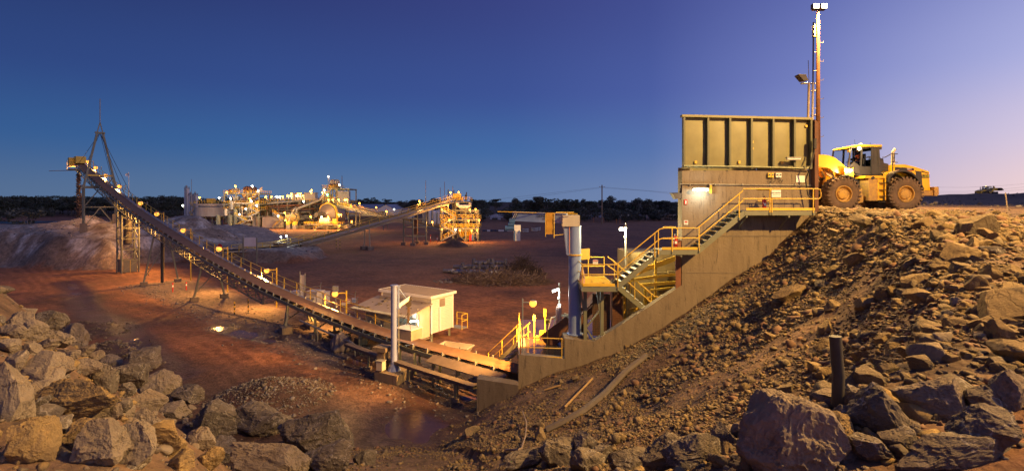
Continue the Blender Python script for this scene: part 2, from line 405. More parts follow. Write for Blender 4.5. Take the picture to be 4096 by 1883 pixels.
gx = lines([(-100, -24, .62), (-24, 20, .2), (20, 32, .35), (32, 60, .9)])
gx = np.concatenate([-grow(100, 4200, .7, 1.13)[::-1], gx, grow(60, 4200, 1.0, 1.13)])
gy = lines([(-6, 3, .5), (3, 31, .2), (31, 60, .42), (60, 100, .55), (100, 150, 1.1)])
gy = np.concatenate([-grow(6, 300, .7, 1.25)[::-1], gy, grow(150, 6000, 1.3, 1.06)])
GX, GY = np.meshgrid(gx, gy); GZ = height(GX, GY)
nx, ny = len(gx), len(gy)
def hz(x, y):
    i = min(max(int(np.searchsorted(gx, x))-1, 0), nx-2); j = min(max(int(np.searchsorted(gy, y))-1, 0), ny-2)
    u = (x-gx[i])/(gx[i+1]-gx[i]); v = (y-gy[j])/(gy[j+1]-gy[j])
    return float((GZ[j, i]*(1-u)+GZ[j, i+1]*u)*(1-v)+(GZ[j+1, i]*(1-u)+GZ[j+1, i+1]*u)*v)
idx = np.arange(nx*ny).reshape(ny, nx)
gf = np.stack([idx[:-1, :-1], idx[:-1, 1:], idx[1:, 1:], idx[1:, :-1]], -1).reshape(-1, 4)
gv = np.stack([GX, GY, GZ], -1).reshape(-1, 3)
# soil colours of the place itself (not light): red earth, grey gravel, pale cut face, brown field, scree
X, Y, Z = gv[:, 0], gv[:, 1], gv[:, 2]
s_, zc_, par_ = crest_sd(X, Y)
n1 = fbm(X, Y, .09, 4, 101)[:, None]; n2 = fbm(X, Y, .7, 4, 102)[:, None]; n3 = fbm(X, Y, .02, 3, 103)[:, None]
red = np.array([.36, .140, .055]); redd = np.array([.205, .080, .038]); grey = np.array([.20, .165, .145]); brown = np.array([.165, .078, .046])
field = np.array([.085, .050, .028]); scree = np.array([.175, .125, .085]); pale = np.array([.58, .52, .42])
yard = np.array([.25, .118, .058])
def lerp(a, b, t):
    t = np.clip(t, 0, 1); t = t[:, None] if t.ndim == 1 else t; return a*(1-t)+b*t
c = lerp(np.tile(red, (len(X), 1)), redd, .5+1.1*n1+.5*n2)
c = lerp(c, yard, sst(45, 75, Y)*.85)
c = lerp(c, brown*1.0, sst(.05, .5, n1[:, 0]*.8+n2[:, 0]*.5)*.7)
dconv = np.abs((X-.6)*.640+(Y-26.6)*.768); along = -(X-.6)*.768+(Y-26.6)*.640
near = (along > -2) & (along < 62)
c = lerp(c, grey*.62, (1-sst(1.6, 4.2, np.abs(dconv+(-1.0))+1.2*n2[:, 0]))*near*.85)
c = lerp(c, field, sst(320, 460, Y+60*n3[:, 0]))
c = lerp(c, np.array([.21, .085, .045]), sst(190, 230, Y)*(1-sst(330, 400, Y))*(X < -90)*.8)
sb_ = poly_sd(X, Y, BENCH)
inb = sb_ > .2
gy_ = np.gradient(GZ, gx, axis=1)**2+np.gradient(GZ, gy, axis=0)**2; slope = np.sqrt(gy_).reshape(-1)
c = lerp(c, np.array([.33, .28, .205]), inb*.9)
c = lerp(c, np.array([.25, .175, .115])*(1+.6*n2), (inb & (slope > .5))*.9)
c = lerp(c, pale, (inb & (slope > .35) & (Z > 2.4+n1[:, 0]*1.2))*sst(-.05, .30, n2[:, 0]+.4*n1[:, 0])*.75)
emb_m = sst(-3, .5, s_)*(1-sst(12, 19, s_+2*n1[:, 0]))
c = lerp(c, scree*(1+.5*n2)*(1+.3*n1), emb_m*(Y < 60))
c = lerp(c, np.array([.17, .075, .04]), emb_m*sst(.10, .45, fbm(X, Y, .22, 3, 120))*sst(9, 13, s_)*.7)
c = lerp(c, np.array([.105, .078, .058]), ((s_ < -1.0) & (Y > 8)).astype(float)*.85)
for (hx_, hy_, r, h, p) in HEAPS[:5]:
    c = lerp(c, np.array([.060, .044, .038]), (1-sst(r*.75, r*1.35, np.hypot(X-hx_, Y-hy_)))*.92)
bank = (1-sst(2.5, 7.0, np.abs(s_-8.5)))*(par_ > 10.2)*(Z < 2.5)*(X < -9)
sR_ = np.abs(crest_sd(X, Y, 0, 10)[0]); emb2 = (1-sst(14, 17.5, sR_+1.2*n1[:, 0]))*(s_ > 0)*(Y < 30)
c = lerp(c, scree*np.array([1.0, .85, .72])*(1+.5*n2), emb2*.9)
c = lerp(c, np.array([.075, .042, .032]), bank*.85)
dark = sst(.05, .45, fbm(X, Y, .13, 4, 160))*(Y < 60)*(s_ > 9)*(1-emb2)
c = lerp(c, np.array([.085, .042, .030]), dark*.75)
wet = np.zeros(len(X))
for (a, b, w) in PUD: wet = np.maximum(wet, 1-sst(w*.9, w*2.0, seg_d(X, Y, a, b)))
for i in range(len(STREAM)-1): wet = np.maximum(wet, 1-sst(.7, 2.2, seg_d(X, Y, STREAM[i], STREAM[i+1])))
wet *= (Z < .8)
c = lerp(c, np.array([.05, .030, .024]), wet*.8)
c = np.clip(c, .01, .8)
# ground material
mg = bpy.data.materials.new('ground'); mg.use_nodes = True; nt = mg.node_tree; nd = nt.nodes; L = nt.links; b = nd['Principled BSDF']
at = nd.new('ShaderNodeAttribute'); at.attribute_name = 'soil'
ge = nd.new('ShaderNodeNewGeometry')
def tex(scale, detail=9, rough=.65):
    t = nd.new('ShaderNodeTexNoise'); t.inputs['Scale'].default_value = scale; t.inputs['Detail'].default_value = detail; t.inputs['Roughness'].default_value = rough
    L.new(ge.outputs['Position'], t.inputs['Vector']); return t.outputs[0]
t1 = tex(2.2); t2 = tex(.25, 6)
mr = nd.new('ShaderNodeMapRange'); L.new(t1, mr.inputs[0]); mr.inputs[1].default_value = .28; mr.inputs[2].default_value = .72; mr.inputs[3].default_value = .45; mr.inputs[4].default_value = 1.45
mr2 = nd.new('ShaderNodeMapRange'); L.new(t2, mr2.inputs[0]); mr2.inputs[1].default_value = .3; mr2.inputs[2].default_value = .7; mr2.inputs[3].default_value = .72; mr2.inputs[4].default_value = 1.25
mm = nd.new('ShaderNodeMath'); mm.operation = 'MULTIPLY'; L.new(mr.outputs[0], mm.inputs[0]); L.new(mr2.outputs[0], mm.inputs[1])
# wheel tracks worn along the haul road and round the yard
mpw = nd.new('ShaderNodeMapping'); mpw.inputs['Rotation'].default_value = (0, 0, R(-50)); L.new(ge.outputs['Position'], mpw.inputs[0])
wv = nd.new('ShaderNodeTexWave'); wv.bands_direction = 'X'; wv.inputs['Scale'].default_value = .30; wv.inputs['Distortion'].default_value = 22; wv.inputs['Detail'].default_value = 3; wv.inputs['Detail Scale'].default_value = .12; wv.inputs['Detail Roughness'].default_value = .6; L.new(mpw.outputs[0], wv.inputs['Vector'])
wm = nd.new('ShaderNodeMapRange'); L.new(wv.outputs['Fac'], wm.inputs[0]); wm.inputs[1].default_value = .30; wm.inputs[2].default_value = .75; wm.inputs[3].default_value = .80; wm.inputs[4].default_value = 1.06
spz = nd.new('ShaderNodeSeparateXYZ'); L.new(ge.outputs['Position'], spz.inputs[0]); zm = nd.new('ShaderNodeMapRange'); L.new(spz.outputs[2], zm.inputs[0]); zm.inputs[1].default_value = .35; zm.inputs[2].default_value = .8; zm.inputs[3].default_value = 1; zm.inputs[4].default_value = 0
wmx = nd.new('ShaderNodeMix'); L.new(zm.outputs[0], wmx.inputs[0]); wmx.inputs[2].default_value = 1.0; L.new(wm.outputs[0], wmx.inputs[3])
nmk = nd.new('ShaderNodeMapRange'); L.new(tex(.09, 3), nmk.inputs[0]); nmk.inputs[1].default_value = .42; nmk.inputs[2].default_value = .62; zmm = nd.new('ShaderNodeMath'); zmm.operation = 'MULTIPLY'; L.new(zm.outputs[0], zmm.inputs[0]); L.new(nmk.outputs[0], zmm.inputs[1]); L.new(zmm.outputs[0], wmx.inputs[0])
mm2 = nd.new('ShaderNodeMath'); mm2.operation = 'MULTIPLY'; L.new(mm.outputs[0], mm2.inputs[0]); L.new(wmx.outputs[0], mm2.inputs[1]); mm = mm2
vm = nd.new('ShaderNodeVectorMath'); vm.operation = 'SCALE'; L.new(at.outputs['Color'], vm.inputs[0]); L.new(mm.outputs[0], vm.inputs['Scale'])
L.new(vm.outputs[0], b.inputs['Base Color'])
rr = nd.new('ShaderNodeMapRange'); L.new(at.outputs['Alpha'], rr.inputs[0]); rr.inputs[3].default_value = .92; rr.inputs[4].default_value = .34
L.new(rr.outputs[0], b.inputs['Roughness']); b.inputs['Specular IOR Level'].default_value = .3
vo = nd.new('ShaderNodeTexVoronoi'); vo.inputs['Scale'].default_value = 7; L.new(ge.outputs['Position'], vo.inputs['Vector'])
bp1 = nd.new('ShaderNodeBump'); bp1.inputs['Strength'].default_value = .75; bp1.inputs['Distance'].default_value = .16; L.new(tex(3.5, 12, .7), bp1.inputs['Height'])
bp2 = nd.new('ShaderNodeBump'); bp2.inputs['Strength'].default_value = .55; bp2.inputs['Distance'].default_value = .05; L.new(vo.outputs['Distance'], bp2.inputs['Height']); L.new(bp1.outputs[0], bp2.inputs['Normal'])
L.new(bp2.outputs[0], b.inputs['Normal'])
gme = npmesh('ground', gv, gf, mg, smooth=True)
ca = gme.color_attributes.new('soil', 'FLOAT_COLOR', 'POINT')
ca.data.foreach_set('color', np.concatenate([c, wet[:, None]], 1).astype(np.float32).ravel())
ground = link(bpy.data.objects.new('ground', gme), None, I4); tag(ground, kind='structure')
# water: puddles, the trickle and the far ponds
M_water = mat('muddy_water', (.085, .045, .034), .15, c2=(.06, .034, .028), spec=.35, bump=.06, bscale=5)
M_pond = mat('pond_water', (.03, .07, .14), .12, c2=(.03, .06, .12), spec=.6, bump=.03, bscale=.6)
def blob(name, pts, z, m):
    b_ = MB(); b_.add([(x, y, z) for x, y in pts], [tuple(range(len(pts)))]); o = b_.build(name, m, None, False); o['kind'] = 'structure'; return o
for iw, (a, b_, w) in enumerate(PUD):
    a = V((*a, 0)); b_ = V((*b_, 0)); u = (b_-a).normalized(); n = V((-u.y, u.x, 0)); q = w*1.5
    blob('puddle', [(p.x, p.y) for p in (a-u*q-n*q, b_+u*q-n*q, b_+u*q+n*q, a-u*q+n*q)], -.10+.005*iw, M_water)
st_l, st_r = [], []
for i, p in enumerate(STREAM):
    a = STREAM[max(i-1, 0)]; b_ = STREAM[min(i+1, len(STREAM)-1)]; u = V((b_[0]-a[0], b_[1]-a[1], 0)).normalized(); n = V((-u.y, u.x, 0))
    st_l.append((p[0]+n.x*.9, p[1]+n.y*.9)); st_r.append((p[0]-n.x*.9, p[1]-n.y*.9))
b_ = MB(); k = len(STREAM)
b_.add([(x, y, -.135) for x, y in st_l+st_r], [(i, i+1, k+i+1, k+i) for i in range(k-1)]); o = b_.build('water_trickle', M_water, None, False); o['kind'] = 'structure'
for (x0, x1, y0, y1) in [(-330, -232, 236, 268), (-222, -196, 244, 262), (-212, -186, 262, 280)]:
    pts = []
    for t in np.linspace(0, 2*math.pi, 28)[:-1]:
        e = lambda v: math.copysign(abs(v)**.45, v)
        pts.append(((x0+x1)/2+(x1-x0)/2*e(math.cos(t)), (y0+y1)/2+(y1-y0)/2*e(math.sin(t))))
    blob('pond', pts, .12, M_pond)
# ---------------------------------------------------------------- rocks
def ico(n):
    t = (1+5**.5)/2
    v = [(-1, t, 0), (1, t, 0), (-1, -t, 0), (1, -t, 0), (0, -1, t), (0, 1, t), (0, -1, -t), (0, 1, -t), (t, 0, -1), (t, 0, 1), (-t, 0, -1), (-t, 0, 1)]
    f = [(0, 11, 5), (0, 5, 1), (0, 1, 7), (0, 7, 10), (0, 10, 11), (1, 5, 9), (5, 11, 4), (11, 10, 2), (10, 7, 6), (7, 1, 8), (3, 9, 4), (3, 4, 2), (3, 2, 6), (3, 6, 8), (3, 8, 9), (4, 9, 5), (2, 4, 11), (6, 2, 10), (8, 6, 7), (9, 8, 1)]
    v = [np.array(q)/np.linalg.norm(q) for q in v]
    for _ in range(n):
        c = {}; nf = []
        def m(a, b):
            k = (min(a, b), max(a, b))
            if k not in c: q = v[a]+v[b]; c[k] = len(v); v.append(q/np.linalg.norm(q))
            return c[k]
        for a, b, d in f:
            x, y, z = m(a, b), m(b, d), m(d, a); nf += [(a, x, z), (b, y, x), (d, z, y), (x, y, z)]
        f = nf
    return np.array(v), np.array(f)
ICO = {n: ico(n) for n in (0, 1, 2, 3, 4, 5)}
def vn3(p, s=0):
    i = np.floor(p).astype(np.int64); f = p-i; f = f*f*(3-2*f); r = 0
    for dx in (0, 1):
        for dy in (0, 1):
            for dz in (0, 1):
                w = (f[:, 0] if dx else 1-f[:, 0])*(f[:, 1] if dy else 1-f[:, 1])*(f[:, 2] if dz else 1-f[:, 2])
                r = r+w*_hash(i[:, 0]+dx+57*(i[:, 2]+dz), i[:, 1]+dy+131*(i[:, 2]+dz), s)
    return r
def rock_verts(n, seed, planes=9, rough=.06, lo=.40, hi=.84, asp=(1, .8, .62)):
    g = np.random.default_rng(seed); v, f = ICO[n]; v = v.copy()
    for _ in range(planes):
        k = g.normal(size=3); k /= np.linalg.norm(k); d = g.uniform(lo, hi)
        over = np.maximum(0, v@k-d); v = v-over[:, None]*k*.97
    if rough:
        nrm = v/np.linalg.norm(v, axis=1)[:, None]; o = g.uniform(0, 50, 3); lay = g.normal(size=3); lay /= np.linalg.norm(lay)
        q = v+.25*np.stack([vn3(v*2+o, seed), vn3(v*2+o+9, seed+1), vn3(v*2+o+18, seed+2)], 1)
        disp = 0
        for sc, am in ((1.6, .9), (3.4, .6), (7.2, .42), (15, .26), (31, .15)):
            if sc > 8 and n < 4: break
            r_ = vn3(q*sc+o, seed+int(sc)); disp = disp+am*(1-np.abs(2*r_-1)**.8-.45)
        led = (q@lay)*5; led = np.abs(led-np.floor(led)-.5); disp = disp+.22*np.clip(.12-led, 0, 1)*-6*.5
        v = v+nrm*(disp*rough)[:, None]
    v = v*np.array(asp); v -= (v.max(0)+v.min(0))/2
    return v/np.array([np.ptp(v[:, 0])/2, np.ptp(v[:, 0])/2, np.ptp(v[:, 0])/2]), f
def rmat(name, c, c2, c3, sc=1.6, dust=(.27, .19, .10), damt=.6, vein=None):
    m = mat(name, c, .9, c2=c2, scale=sc, c3=c3, c3amt=.60, contrast=.2, spec=.2); nt = m.node_tree; nd = nt.nodes; L = nt.links; b = nd['Principled BSDF']
    g = nd.new('ShaderNodeNewGeometry'); sp = nd.new('ShaderNodeSeparateXYZ'); L.new(g.outputs['Normal'], sp.inputs[0])
    def tx(s_, d_=10, r_=.68): t = nd.new('ShaderNodeTexNoise'); t.inputs['Scale'].default_value = s_; t.inputs['Detail'].default_value = d_; t.inputs['Roughness'].default_value = r_; L.new(g.outputs['Position'], t.inputs['Vector']); return t
    n1 = tx(sc*1.1); ad = nd.new('ShaderNodeMath'); ad.operation = 'MULTIPLY_ADD'; L.new(sp.outputs[2], ad.inputs[0]); ad.inputs[1].default_value = .55; L.new(n1.outputs[0], ad.inputs[2])
    mr = nd.new('ShaderNodeMapRange'); L.new(ad.outputs[0], mr.inputs[0]); mr.inputs[1].default_value = .72; mr.inputs[2].default_value = 1.1; mr.inputs[4].default_value = damt
    mx = nd.new('ShaderNodeMix'); mx.data_type = 'RGBA'; L.new(mr.outputs[0], mx.inputs[0]); L.new(b.inputs['Base Color'].links[0].from_socket, mx.inputs[6]); mx.inputs[7].default_value = (*dust, 1); col = mx.outputs[2]
    if vein:
        n2 = tx(sc*.9, 4); vm = nd.new('ShaderNodeMapRange'); ab = nd.new('ShaderNodeMath'); ab.operation = 'ABSOLUTE'; sb2 = nd.new('ShaderNodeMath'); sb2.operation = 'SUBTRACT'; L.new(n2.outputs[0], sb2.inputs[0]); sb2.inputs[1].default_value = .5; L.new(sb2.outputs[0], ab.inputs[0]); L.new(ab.outputs[0], vm.inputs[0]); vm.inputs[1].default_value = .0; vm.inputs[2].default_value = .012; vm.inputs[3].default_value = .55; vm.inputs[4].default_value = 0
        mv = nd.new('ShaderNodeMix'); mv.data_type = 'RGBA'; L.new(vm.outputs[0], mv.inputs[0]); L.new(col, mv.inputs[6]); mv.inputs[7].default_value = (*vein, 1); col = mv.outputs[2]
    L.new(col, b.inputs['Base Color'])
    b1 = nd.new('ShaderNodeBump'); b1.inputs['Strength'].default_value = .9; b1.inputs['Distance'].default_value = .09; L.new(tx(sc*3.2, 14, .72).outputs[0], b1.inputs['Height'])
    vo = nd.new('ShaderNodeTexVoronoi'); vo.feature = 'DISTANCE_TO_EDGE'; vo.inputs['Scale'].default_value = sc*1.1; wv = nd.new('ShaderNodeMix'); wv.data_type = 'VECTOR'; wv.inputs[0].default_value = .35; L.new(g.outputs['Position'], wv.inputs[4]); L.new(tx(sc*1.5, 5).outputs[1], wv.inputs[5]); L.new(wv.outputs[1], vo.inputs['Vector'])
    cm = nd.new('ShaderNodeMapRange'); L.new(vo.outputs[0], cm.inputs[0]); cm.inputs[2].default_value = .05; b2 = nd.new('ShaderNodeBump'); b2.inputs['Strength'].default_value = .5; b2.inputs['Distance'].default_value = .06; L.new(cm.outputs[0], b2.inputs['Height']); L.new(b1.outputs[0], b2.inputs['Normal']); L.new(b2.outputs[0], b.inputs['Normal'])
    return m
M_bould = rmat('grey_boulder', (.27, .225, .18), (.155, .125, .10), (.36, .30, .235), 1.6)
M_bouldy = rmat('dusty_ochre_boulder', (.27, .19, .095), (.16, .12, .075), (.38, .26, .11), 1.6, (.40, .26, .09), .85)
M_boulddk = rmat('dark_boulder', (.150, .128, .108), (.085, .070, .060), (.25, .21, .17), 1.4, (.22, .16, .09), .45, (.42, .38, .33))
M_rock = rmat('scree_rock', (.29, .205, .095), (.17, .120, .062), (.38, .28, .14), 2.2)
M_rockg = rmat('grey_scree_rock', (.21, .165, .10), (.125, .098, .064), (.29, .23, .14), 2.2)
M_gravel = mat('grey_gravel', (.22, .195, .18), .9, c2=(.12, .10, .092), scale=6, spec=.2)
def rock_obj(name, seed, m, loc, w, h, depth=None, rz=None, detail=3, planes=14, tilt=.25, rough=.055, parent=None, taper=0):
    g = random.Random(seed); a2 = g.uniform(.65, 1.0)
    v, f = rock_verts(detail, seed, planes, rough, .46, .80, asp=(1, a2, 1))
    v = v/np.abs(v).max(0)
    if taper: v[:, 0] = v[:, 0]*(1-taper*(v[:, 2]+1)/2)+.18*taper*(v[:, 2]+1)/2; v[:, 1] *= 1-taper*.6*(v[:, 2]+1)/2
    v = v*np.array([w/2, (depth or w*a2)/2, h/2])
    me = npmesh(name, v, f, m, smooth=True); me.set_sharp_from_angle(angle=R(17))
    rot = Matrix.Rotation(rz if rz is not None else g.uniform(-.5, .5), 4, 'Z') @ Matrix.Rotation(g.uniform(-tilt, tilt), 4, 'Y') @ Matrix.Rotation(g.uniform(-tilt, tilt), 4, 'X')
    return link(bpy.data.objects.new(name, me), parent, Matrix.Translation(V(loc)) @ rot)
# big boulders in front, listed by where they lie in the photograph; each rests on the slope
BL = []
def crop(lst, sc, ox, oy):
    return [((cx/sc+ox), (cy/sc+oy), w/sc, h/sc)+tuple(r) for (cx, cy, w, h, *r) in lst]
BL += crop([(50, 750, 200, 380, 'g', 'tall grey boulder leaning in at the far left edge of the frame'), (240, 600, 270, 220, 'g', 'rounded grey boulder above the ochre-dusted slab at lower left'), (60, 540, 130, 120, 'g'),
    (280, 285, 180, 150, 'd', 'dark pointed boulder topping the left heap'), (450, 370, 160, 190, 'g', 'upright grey block at the upper right end of the left heap'), (300, 390, 220, 110, 'g'), (90, 280, 180, 110, 'g'), (50, 350, 150, 110, 'g'),
    (160, 350, 140, 130, 'g'), (265, 435, 140, 70, 'g'), (380, 510, 150, 95, 'g'), (500, 465, 120, 80, 'g'), (500, 570, 190, 100, 'g'), (310, 565, 190, 120, 'g'), (610, 630, 140, 180, 'd'), (760, 625, 240, 160, 'd'),
    (870, 510, 170, 150, 'd', 'dark angular boulder beside the trickle, right tip of the left heap'), (955, 665, 200, 180, 'g', 'broad flat-faced grey boulder low on the left heap beside the trickle'), (400, 775, 590, 260, 'y', 'very large slab with ochre rubble on its flank at lower left'),
    (590, 865, 230, 170, 'g'), (870, 775, 200, 130, 'g'), (840, 885, 180, 140, 'g'), (1040, 825, 180, 120, 'g'), (1130, 725, 170, 120, 'd'), (1300, 885, 330, 250, 'd', 'large dark brown boulder right of centre in the lower left heap'),
    (1590, 875, 340, 210, 'd', 'long dark boulder with pale veins poking out over the pit floor'), (1910, 955, 440, 290, 'd', 'large dark ridged boulder with pale streaks at the right end of the left heap'), (120, 1060, 270, 320, 'y', 'grey boulder dusted ochre in the bottom left corner'),
    (440, 1010, 220, 180, 'y', 'ochre boulder crusted with small stones near the bottom left'), (580, 1070, 230, 300, 'g', 'left half of the split grey boulder at the bottom edge'), (800, 1050, 300, 330, 'g', 'smooth grey boulder, right half of the split pair at the bottom edge'), (970, 990, 250, 170, 'y'),
    (1190, 1000, 160, 140, 'g'), (970, 925, 160, 90, 'g'), (1340, 1070, 210, 140, 'd'), (1590, 1150, 520, 230, 'g', 'wide smooth boulder cut off by the bottom edge right of the ochre rubble'), (1030, 1060, 130, 120, 'y'), (1070, 1145, 140, 120, 'y'),
    (1960, 1120, 330, 180, 'd'), (2200, 1110, 140, 120, 'd'), (1250, 1120, 160, 120, 'y'), (20, 440, 100, 90, 'g'), (160, 450, 90, 70, 'g'), (220, 690, 90, 60, 'g'), (560, 500, 90, 60, 'g'), (660, 520, 110, 80, 'g'), (300, 960, 150, 100, 'd'), (700, 800, 120, 80, 'd'), (740, 700, 120, 80, 'd')], 1.512, 0, 1100)
BL += crop([(480, 1040, 520, 400, 'g', 'huge grey peaked boulder at the bottom edge left of the black post'), (920, 950, 230, 220, 'd', 'dark boulder under the pale grey one at lower right'), (1170, 900, 330, 200, 'g', 'pale grey boulder with a white chip, perched at lower right'), (1490, 850, 150, 190, 'g', 'pale upright boulder at the right edge near the bottom'),
    (1390, 910, 160, 130, 'd'), (750, 1040, 120, 140, 'y'), (740, 1140, 170, 100, 'd'), (900, 1140, 180, 120, 'd', 'small jagged boulder at the bottom edge below the pale perched one'), (1000, 1060, 200, 120, 'd'), (1280, 1115, 580, 150, 'd', 'long flat boulder along the bottom edge at lower right'), (1420, 1060, 280, 200, 'd', 'dark boulder in the bottom right corner'),
    (100, 1110, 280, 140, 'd'), (230, 1050, 100, 110, 'g'), (310, 1020, 100, 90, 'g'), (760, 960, 120, 80, 'd'), (800, 890, 120, 100, 'd')], 1.093, 2700, 800)
BL += crop([(1060, 930, 310, 270, 'd', 'dark faceted boulder at the bottom edge below the half-buried strip'), (1270, 880, 190, 180, 'd'), (1300, 990, 270, 220, 'd'), (1650, 990, 350, 190, 'd', 'broad dark boulder at the bottom edge right of the faceted one'), (2020, 930, 600, 260, 'd', 'very wide low dark boulder along the bottom edge'),
    (2400, 830, 210, 210, 'd'), (790, 990, 300, 170, 'd', 'leftmost dark boulder of the bottom row below the bent rods'), (1410, 930, 200, 180, 'd'), (1320, 1010, 110, 110, 'g')], 1.9815, 1700, 1350)
occupied = []
for i, (px, py, w, h, m, *lab) in enumerate(BL):
    p = hit(px, py+h*.30)
    d = p.y; sc = d/FPX
    o = rock_obj('boulder', 300+i, {'g': M_bould, 'y': M_bouldy, 'd': M_boulddk}[m], p+V((0, .1, h*sc*.25)), w*sc*1.12, h*sc*1.12, max(min(w, h)*sc*1.15, .3), rz=random.uniform(-.3, .3), detail=5 if w > 230 else 4, planes=15, tilt=.18, rough=.13, taper=.42 if w > 400 and h > 300 else (.25 if i % 3 == 0 else 0))
    side = ('left heap, ' + ('at its upper left' if px < 330 and py < 1440 else 'in its upper middle' if py < 1500 else 'by the left edge' if px < 250 else 'beside the ochre slab' if px < 520 else 'in its middle' if px < 800 else 'at its right end')) if px < 1560 else ('bottom right row, ' + ('left of the huge boulder' if px < 2850 else 'between the huge boulder and the pale one' if px < 3560 else 'near the right corner'))
    tag(o, lab[0] if lab else ('smaller %s boulder in the %s' % ({'g': 'grey', 'y': 'ochre-dusted', 'd': 'dark'}[m], side)), 'boulder', 'boulders in front of the camera, ' + ('left' if px < 1560 else 'right'))
# rocks of the scree slope that stand out one by one
RV = [rock_verts(3, 900+i, 16, .07, .40, .66, (1, random.uniform(.6, .95), random.uniform(.45, .75))) for i in range(14)]
RM = {}
def rock_mesh(k, m):
    if (k, m.name) not in RM:
        v, f = RV[k]; me = npmesh('rock', v, f, m, smooth=True); me.set_sharp_from_angle(angle=R(16)); RM[(k, m.name)] = me
    return RM[(k, m.name)]
def lay_rock(name, p, size, m, k=None):
    k = random.randrange(14) if k is None else k
    M = Matrix.Translation(V(p)) @ Matrix.Rotation(random.uniform(0, 6.28), 4, 'Z') @ Matrix.Rotation(random.uniform(-.5, .5), 4, 'X') @ Matrix.Rotation(random.uniform(-.4, .4), 4, 'Y') @ Matrix.Scale(size/2, 4)
    return link(bpy.data.objects.new(name, rock_mesh(k, m)), None, M)
SL = crop([(790, 255, 90, 65, 'reddish rounded rock alone high on the scree slope'), (1250, 230, 110, 85, 'large tan block near the top of the slope below the pad'), (1310, 110, 120, 85, 'tall tan boulder on the crest right of the loader'), (1090, 425, 140, 60, 'long flat layered slab on the upper slope'), (1050, 360, 95, 55), (850, 450, 95, 50, 'flat dark-sided slab casting a shadow mid slope'),
    (1440, 480, 180, 85, 'big dark rock at the right edge halfway down'), (1460, 660, 180, 85, 'dark slab at the right edge above the pale boulders'), (1150, 610, 95, 80), (1425, 585, 100, 60), (1490, 370, 100, 130, 'dark brown rock cut by the right edge on the upper slope'), (1170, 285, 65, 50), (700, 310, 85, 60), (500, 415, 130, 50, 'long grey slab lying down the left part of the slope'),
    (690, 460, 50, 60), (640, 370, 85, 40), (830, 100, 110, 40), (1080, 100, 80, 50), (1380, 150, 80, 60, 'orange-brown rock on the crest beside the tall tan boulder'), (1340, 230, 70, 60), (1330, 190, 70, 50), (850, 790, 110, 60), (930, 740, 80, 50), (1040, 660, 90, 60), (1080, 720, 90, 60), (1100, 620, 100, 70), (1440, 740, 90, 60), (700, 140, 60, 30), (1150, 160, 60, 40)], 1.093, 2700, 800)
SL += crop([(910, 690, 110, 65, 'pale lone boulder beside the bent rod low on the slope'), (920, 785, 120, 80, 'reddish angular block below the half-buried strip'), (380, 720, 130, 110, 'earth-crusted boulder above the large puddle'), (690, 960, 90, 70), (1300, 145, 55, 40), (1600, 65, 40, 40), (1080, 345, 40, 40), (1570, 445, 80, 40), (1200, 330, 60, 30)], 1.9815, 1700, 1350)
def rock_label(x, y, size_, m):
    px = PX0+FPX*x/y; a = 'tan' if m is M_rock else 'grey-brown'; b_ = 'big' if size_ > .42 else ('fist-to-head-sized' if size_ < .22 else 'mid-sized')
    s_ = float(crest_sd(np.array([x]), np.array([y]))[0][0])
    w = ('on the crest at the frame edge' if px > 3950 and y < 15 else 'on the crest, nearest the camera' if y < 15 else 'on the crest below the loader' if y > 21 else 'on the crest midway') if s_ < .6 else ('high on the slope' if s_ < 4 else ('halfway down the slope' if s_ < 8 else 'low on the slope'))
    e = 'beside the concrete wall' if px < 2750 else ('left of the black post' if px < 3250 else ('above the black post' if px < 3560 else 'towards the right edge'))
    return '%s %s rock %s %s' % (b_, a, w, e)
GRP = 'larger rocks lying on the scree slope'
for (px, py, w, h, *lab) in SL:
    p = hit(px, py+h*.4); mm = M_rock if random.random() < .6 else M_rockg; o = lay_rock('rock', p+V((0, 0, w*p.y/FPX*.16)), w*p.y/FPX*1.15, mm)
    tag(o, lab[0] if lab else rock_label(p.x, p.y, w*p.y/FPX, mm), 'rock', GRP)
# scree: sampled over the embankment face
N = 210000
sx = rng.uniform(-10, 34, N); sy = rng.uniform(5, 34, N)
s0, z0, p0 = crest_sd(sx, sy); sR = np.abs(crest_sd(sx, sy, 0, 10)[0])
coarse = sst(1.5, 9, sx-.25*(sy-14)+2.2*fbm(sx, sy, .16, 3, 140))          # coarser to the upper right
keep = (s0 > -4.5) & (sR < 17.5) & ~((sy > 24.25) & (sx < 15.1)) & ((p0 < 10.8) | (s0 > 5)) & (sx/sy < 1.25) & (sx/sy > -.36) & ~((s0 < -1.2) & (sy > 26))
dens = .85+.3*coarse; dens = dens*np.clip(.65+1.3*fbm(sx, sy, .35, 3, 150), .15, 1.2); dens *= np.clip(26/np.hypot(sx, sy)**1.0, .5, 1.3)
keep &= rng.uniform(0, 1, N) < dens
sx, sy, coarse = sx[keep], sy[keep], coarse[keep]
u = rng.uniform(0, 1, len(sx)); size = .050*(u+.006)**(-.42)*(.66+.52*coarse); size = np.clip(size, .045, .44)
sz = height(sx, sy)
order = np.argsort(-size*FPX/sy)
big = order[:235]; small = order[235:]
for i in big:
    mm = M_rock if random.random() < .6 else M_rockg; tag(lay_rock('rock', (sx[i], sy[i], sz[i]+size[i]*.12), size[i], mm), rock_label(sx[i], sy[i], size[i], mm), 'rock', GRP)
